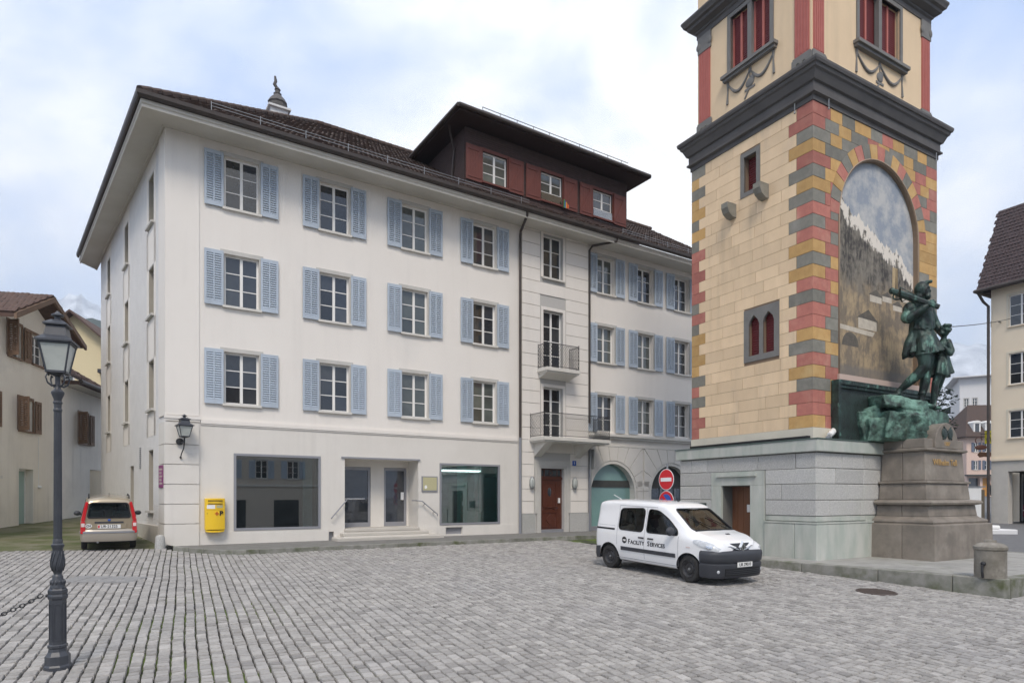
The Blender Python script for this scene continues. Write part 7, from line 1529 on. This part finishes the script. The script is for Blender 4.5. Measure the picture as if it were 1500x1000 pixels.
def leafy(name, label, loc, trunk, lobes, nleaf, size, flat=.35, group=None):
    e = empty(name, loc, 0, label, 'tree', group); rr_ = random.Random(hash(label) % 997); t = MB(); t.tube(trunk, [.35*(1-.8*i/(len(trunk)-1)) for i in range(len(trunk))], 8)
    for c, r in lobes: t.tube([Vector(trunk[len(trunk)//2]), (Vector(trunk[-1])+Vector(c))/2, Vector(c)], [.09, .05, .02], 5)
    t.build('trunk', M['bark'], e); b = MB()
    for k in range(nleaf):
        c, r = lobes[rr_.randrange(len(lobes))]; d = Vector((rr_.gauss(0, 1), rr_.gauss(0, 1), rr_.gauss(0, 1))).normalized()*rr_.random()**.4; p = Vector(c)+Vector((d.x*r, d.y*r, d.z*r*flat)); a = Vector((rr_.uniform(-1, 1), rr_.uniform(-1, 1), rr_.uniform(-.3, .3))).normalized(); q = a.cross(Vector((rr_.uniform(-1, 1), rr_.uniform(-1, 1), 1))).normalized(); s = size*rr_.uniform(.6, 1.4); b.poly([p-a*s, p+q*s*.5, p+a*s, p-q*s*.5])
    b.build('crown', M['leaf'], e, fix=False); return e
rr0 = random.Random(2); lob = [((rr0.uniform(-6.0, 5.0)*(1-k/24), rr0.uniform(-3, 3), 16+k*.72), rr0.uniform(2.2, 3.4)*(1-k/30)) for k in range(17)]
leafy('cedar_tree', 'dark layered cedar standing behind the white block', (108, 151, 1), [(0, 0, 0), (.2, 0, 9), (0, 0, 18), (.2, 0, 27)], lob, 9000, .34, .30)
leafy('small_tree', 'small sparse tree behind the statue', (34.5, 52.0, 0), [(0, 0, 0), (.1, 0, 4), (.2, 0, 8.5)], [((.2, 0, 8.6), 1.2), ((.9, 0, 9.6), 1.0), ((-.3, 0, 10.2), 1.0), ((1.2, .3, 7.6), .9), ((.4, 0, 6.4), .9)], 900, .14, .9)
# passer-by far down the street
pn = empty('person', (71.4, 94.8, 1.83), 0, 'person in dark clothes standing in the distant street', 'person')
b = MB(); cap = lambda p, r, q, s: capsule(b, p, r, q, s)
cap((-.1, 0, .05), .07, (-.1, 0, .48), .075); cap((-.1, 0, .48), .075, (-.09, 0, .9), .10); cap((.12, .05, .05), .07, (.11, .03, .48), .075); cap((.11, .03, .48), .075, (.09, 0, .9), .10); cap((0, 0, .95), .17, (0, 0, 1.38), .19); cap((-.24, 0, 1.38), .07, (-.30, .03, 1.08), .055); cap((-.30, .03, 1.08), .055, (-.27, -.08, .84), .045); cap((.24, 0, 1.38), .07, (.30, .03, 1.08), .055); cap((.30, .03, 1.08), .055, (.27, -.08, .84), .045); cap((0, 0, 1.42), .07, (0, 0, 1.55), .06); b.ball((0, -.01, 1.66), (.085, .10, .125))
o = b.build('body', M['cloth'], pn); md = o.modifiers.new('r', 'REMESH'); md.mode = 'VOXEL'; md.voxel_size = .03; bake(o); o.data.materials.clear(); o.data.materials.append(M['cloth']); MB().ball((0, -.04, 1.65), (.075, .08, .10)).build('face', M['skin'], pn); MB().ball((0, .02, 1.70), (.095, .10, .10)).build('hair', M['cloth'], pn)
# white slab standing in for a blurred vehicle; a cabinet by the road
x, y = 24.6, 33.0; ti = empty('vehicle_stand_in', (x, y, gz(x, y)-.03), TA-R(25), 'low white stepped slab standing in for a blurred vehicle below the arcade', 'vehicle stand-in'); 
o = MB().box(-2.4, .9, -1.0, 1.0, -.1, .22).build('slab', M['blockwhite'], ti); md = o.modifiers.new('b', 'BEVEL'); md.width = .06; md.segments = 3; o = MB().box(-2.4, .2, -.75, .75, .22, .42).build('upper_slab', M['plate'], ti); md = o.modifiers.new('b', 'BEVEL'); md.width = .08; md.segments = 3
x, y = 29.0, 40.0; ca_ = empty('roadside_cabinet', (x, y, gz(x, y)-.03), R(-35), 'pale upright cabinet with dark side standing beside the pedestal\'s far corner', 'cabinet'); MB().box(-.45, .45, -.3, .3, 0, 2.35).build('housing', M['plate'], ca_); MB().box(.45, .62, -.28, .28, 0, 2.2).build('side_panel', mat('brown_panel', (.12, .10, .07), .6), ca_); MB().box(-.5, .66, -.34, .34, 2.35, 2.42).build('lid', M['galv'], ca_)
rm = MB(); rm.poly([(p[0], p[1], gz(*p)-.022) for p in ((29.5, 41.0), (29.8, 40.9), (46.5, 66), (46.1, 66))]); tag(rm.build('road_line', M['signwhite'], fix=False), kind='structure')
# ------------------------------------------------------------------ house across the square, behind the viewer (mirrored in the shop windows)
e, rf = house('opposite_house', 'grey house with blue shutters across the square, mirrored in the shop windows', (*bw(17, 43), -1.6), BA+math.pi, 26, 10, 10.5, mat('taupe_plaster', (.62, .56, .48), .9), 4, M['tile'], [(a, z, 1.1, 1.75) for a in (2, 5, 8, 11, 14, 17, 20, 23) for z in (5.0, 8.2)], base=-2)
sm = shutter_mesh(.56, 1.76, M['blue'])
for a in (2, 5, 8, 11, 14, 17, 20, 23):
    for z in (5.0, 8.2): place('shutter', sm, e, (a-.62, -.085, z)); place('shutter', sm, e, (a+1.16, -.085, z))
MB().box(0, 26, -.1, 0, 4.2, 4.4).build('string_course', M['trim'], e); q = MB(); [q.box(a, a+2.4, -.03, 0, 0, 2.9) for a in (2, 7, 12, 17, 22)]; q.build('shop_opening', M['darkroom'], e)
# ------------------------------------------------------------------ mountains
def hill(name, pts, depth, m, seed, rough):
    """ridge as real terrain: rows of points receding behind the crest"""
    rr_ = random.Random(seed); nx = len(pts)*8; b = MB(); prof = [pts[0]]
    rows_ = []
    def hgt(t):
        i = min(int(t*(len(pts)-1)), len(pts)-2); u = t*(len(pts)-1)-i; u = u*u*(3-2*u); return [pts[i][k]*(1-u)+pts[i+1][k]*u for k in range(3)]
    jit = [[rr_.uniform(-rough, rough) for _ in range(nx+1)] for _ in range(9)]
    def fn(u, v):
        x, y, h = hgt(u); iu, iv = round(u*nx), round(v*8); k = [0, .22, .45, .68, .88, 1.0, .9, .6, 0][iv]; return (x*(1+(iv-5)*depth), y*(1+(iv-5)*depth), h*k+jit[iv][iu]*(k > 0)-1.0*(k == 0))
    b.grid(fn, nx, 8); o = b.build(name, m, smooth=True); tag(o, kind='structure'); return o
hill('wooded_mountain', [(-760, 360, 60), (-600, 540, 120), (-508, 640, 152), (-455, 672, 190), (-424, 688, 192), (-380, 712, 180), (-320, 760, 130), (-200, 840, 70), (-80, 920, 25)], .045, M['forest'], 3, 2)
hill('snowy_mountain', [(-1820, 1260, 210), (-1365, 1750, 525), (-1175, 1715, 548), (-1085, 1750, 505), (-840, 1890, 400), (-350, 1960, 240)], .05, M['snow'], 5, 9)
hill('snowy_mountain', [(350, 1960, 170), (875, 1820, 320), (1190, 1715, 415), (1295, 1680, 400), (1540, 1575, 320), (1960, 1365, 210)], .05, M['snow'], 8, 8)
# ------------------------------------------------------------------ the air
hz_ = bpy.data.materials.new('haze_air'); hz_.use_nodes = True; T_ = hz_.node_tree; T_.nodes.clear(); ov_ = T_.nodes.new('ShaderNodeOutputMaterial'); pv = T_.nodes.new('ShaderNodeVolumePrincipled')
pv.inputs['Color'].default_value = (.70, .83, 1.0, 1); pv.inputs['Density'].default_value = .00042; T_.links.new(pv.outputs[0], ov_.inputs['Volume'])
tag(MB().box(-2600, 2600, -2600, 2600, -6, 620).build('haze', hz_), kind='stuff')
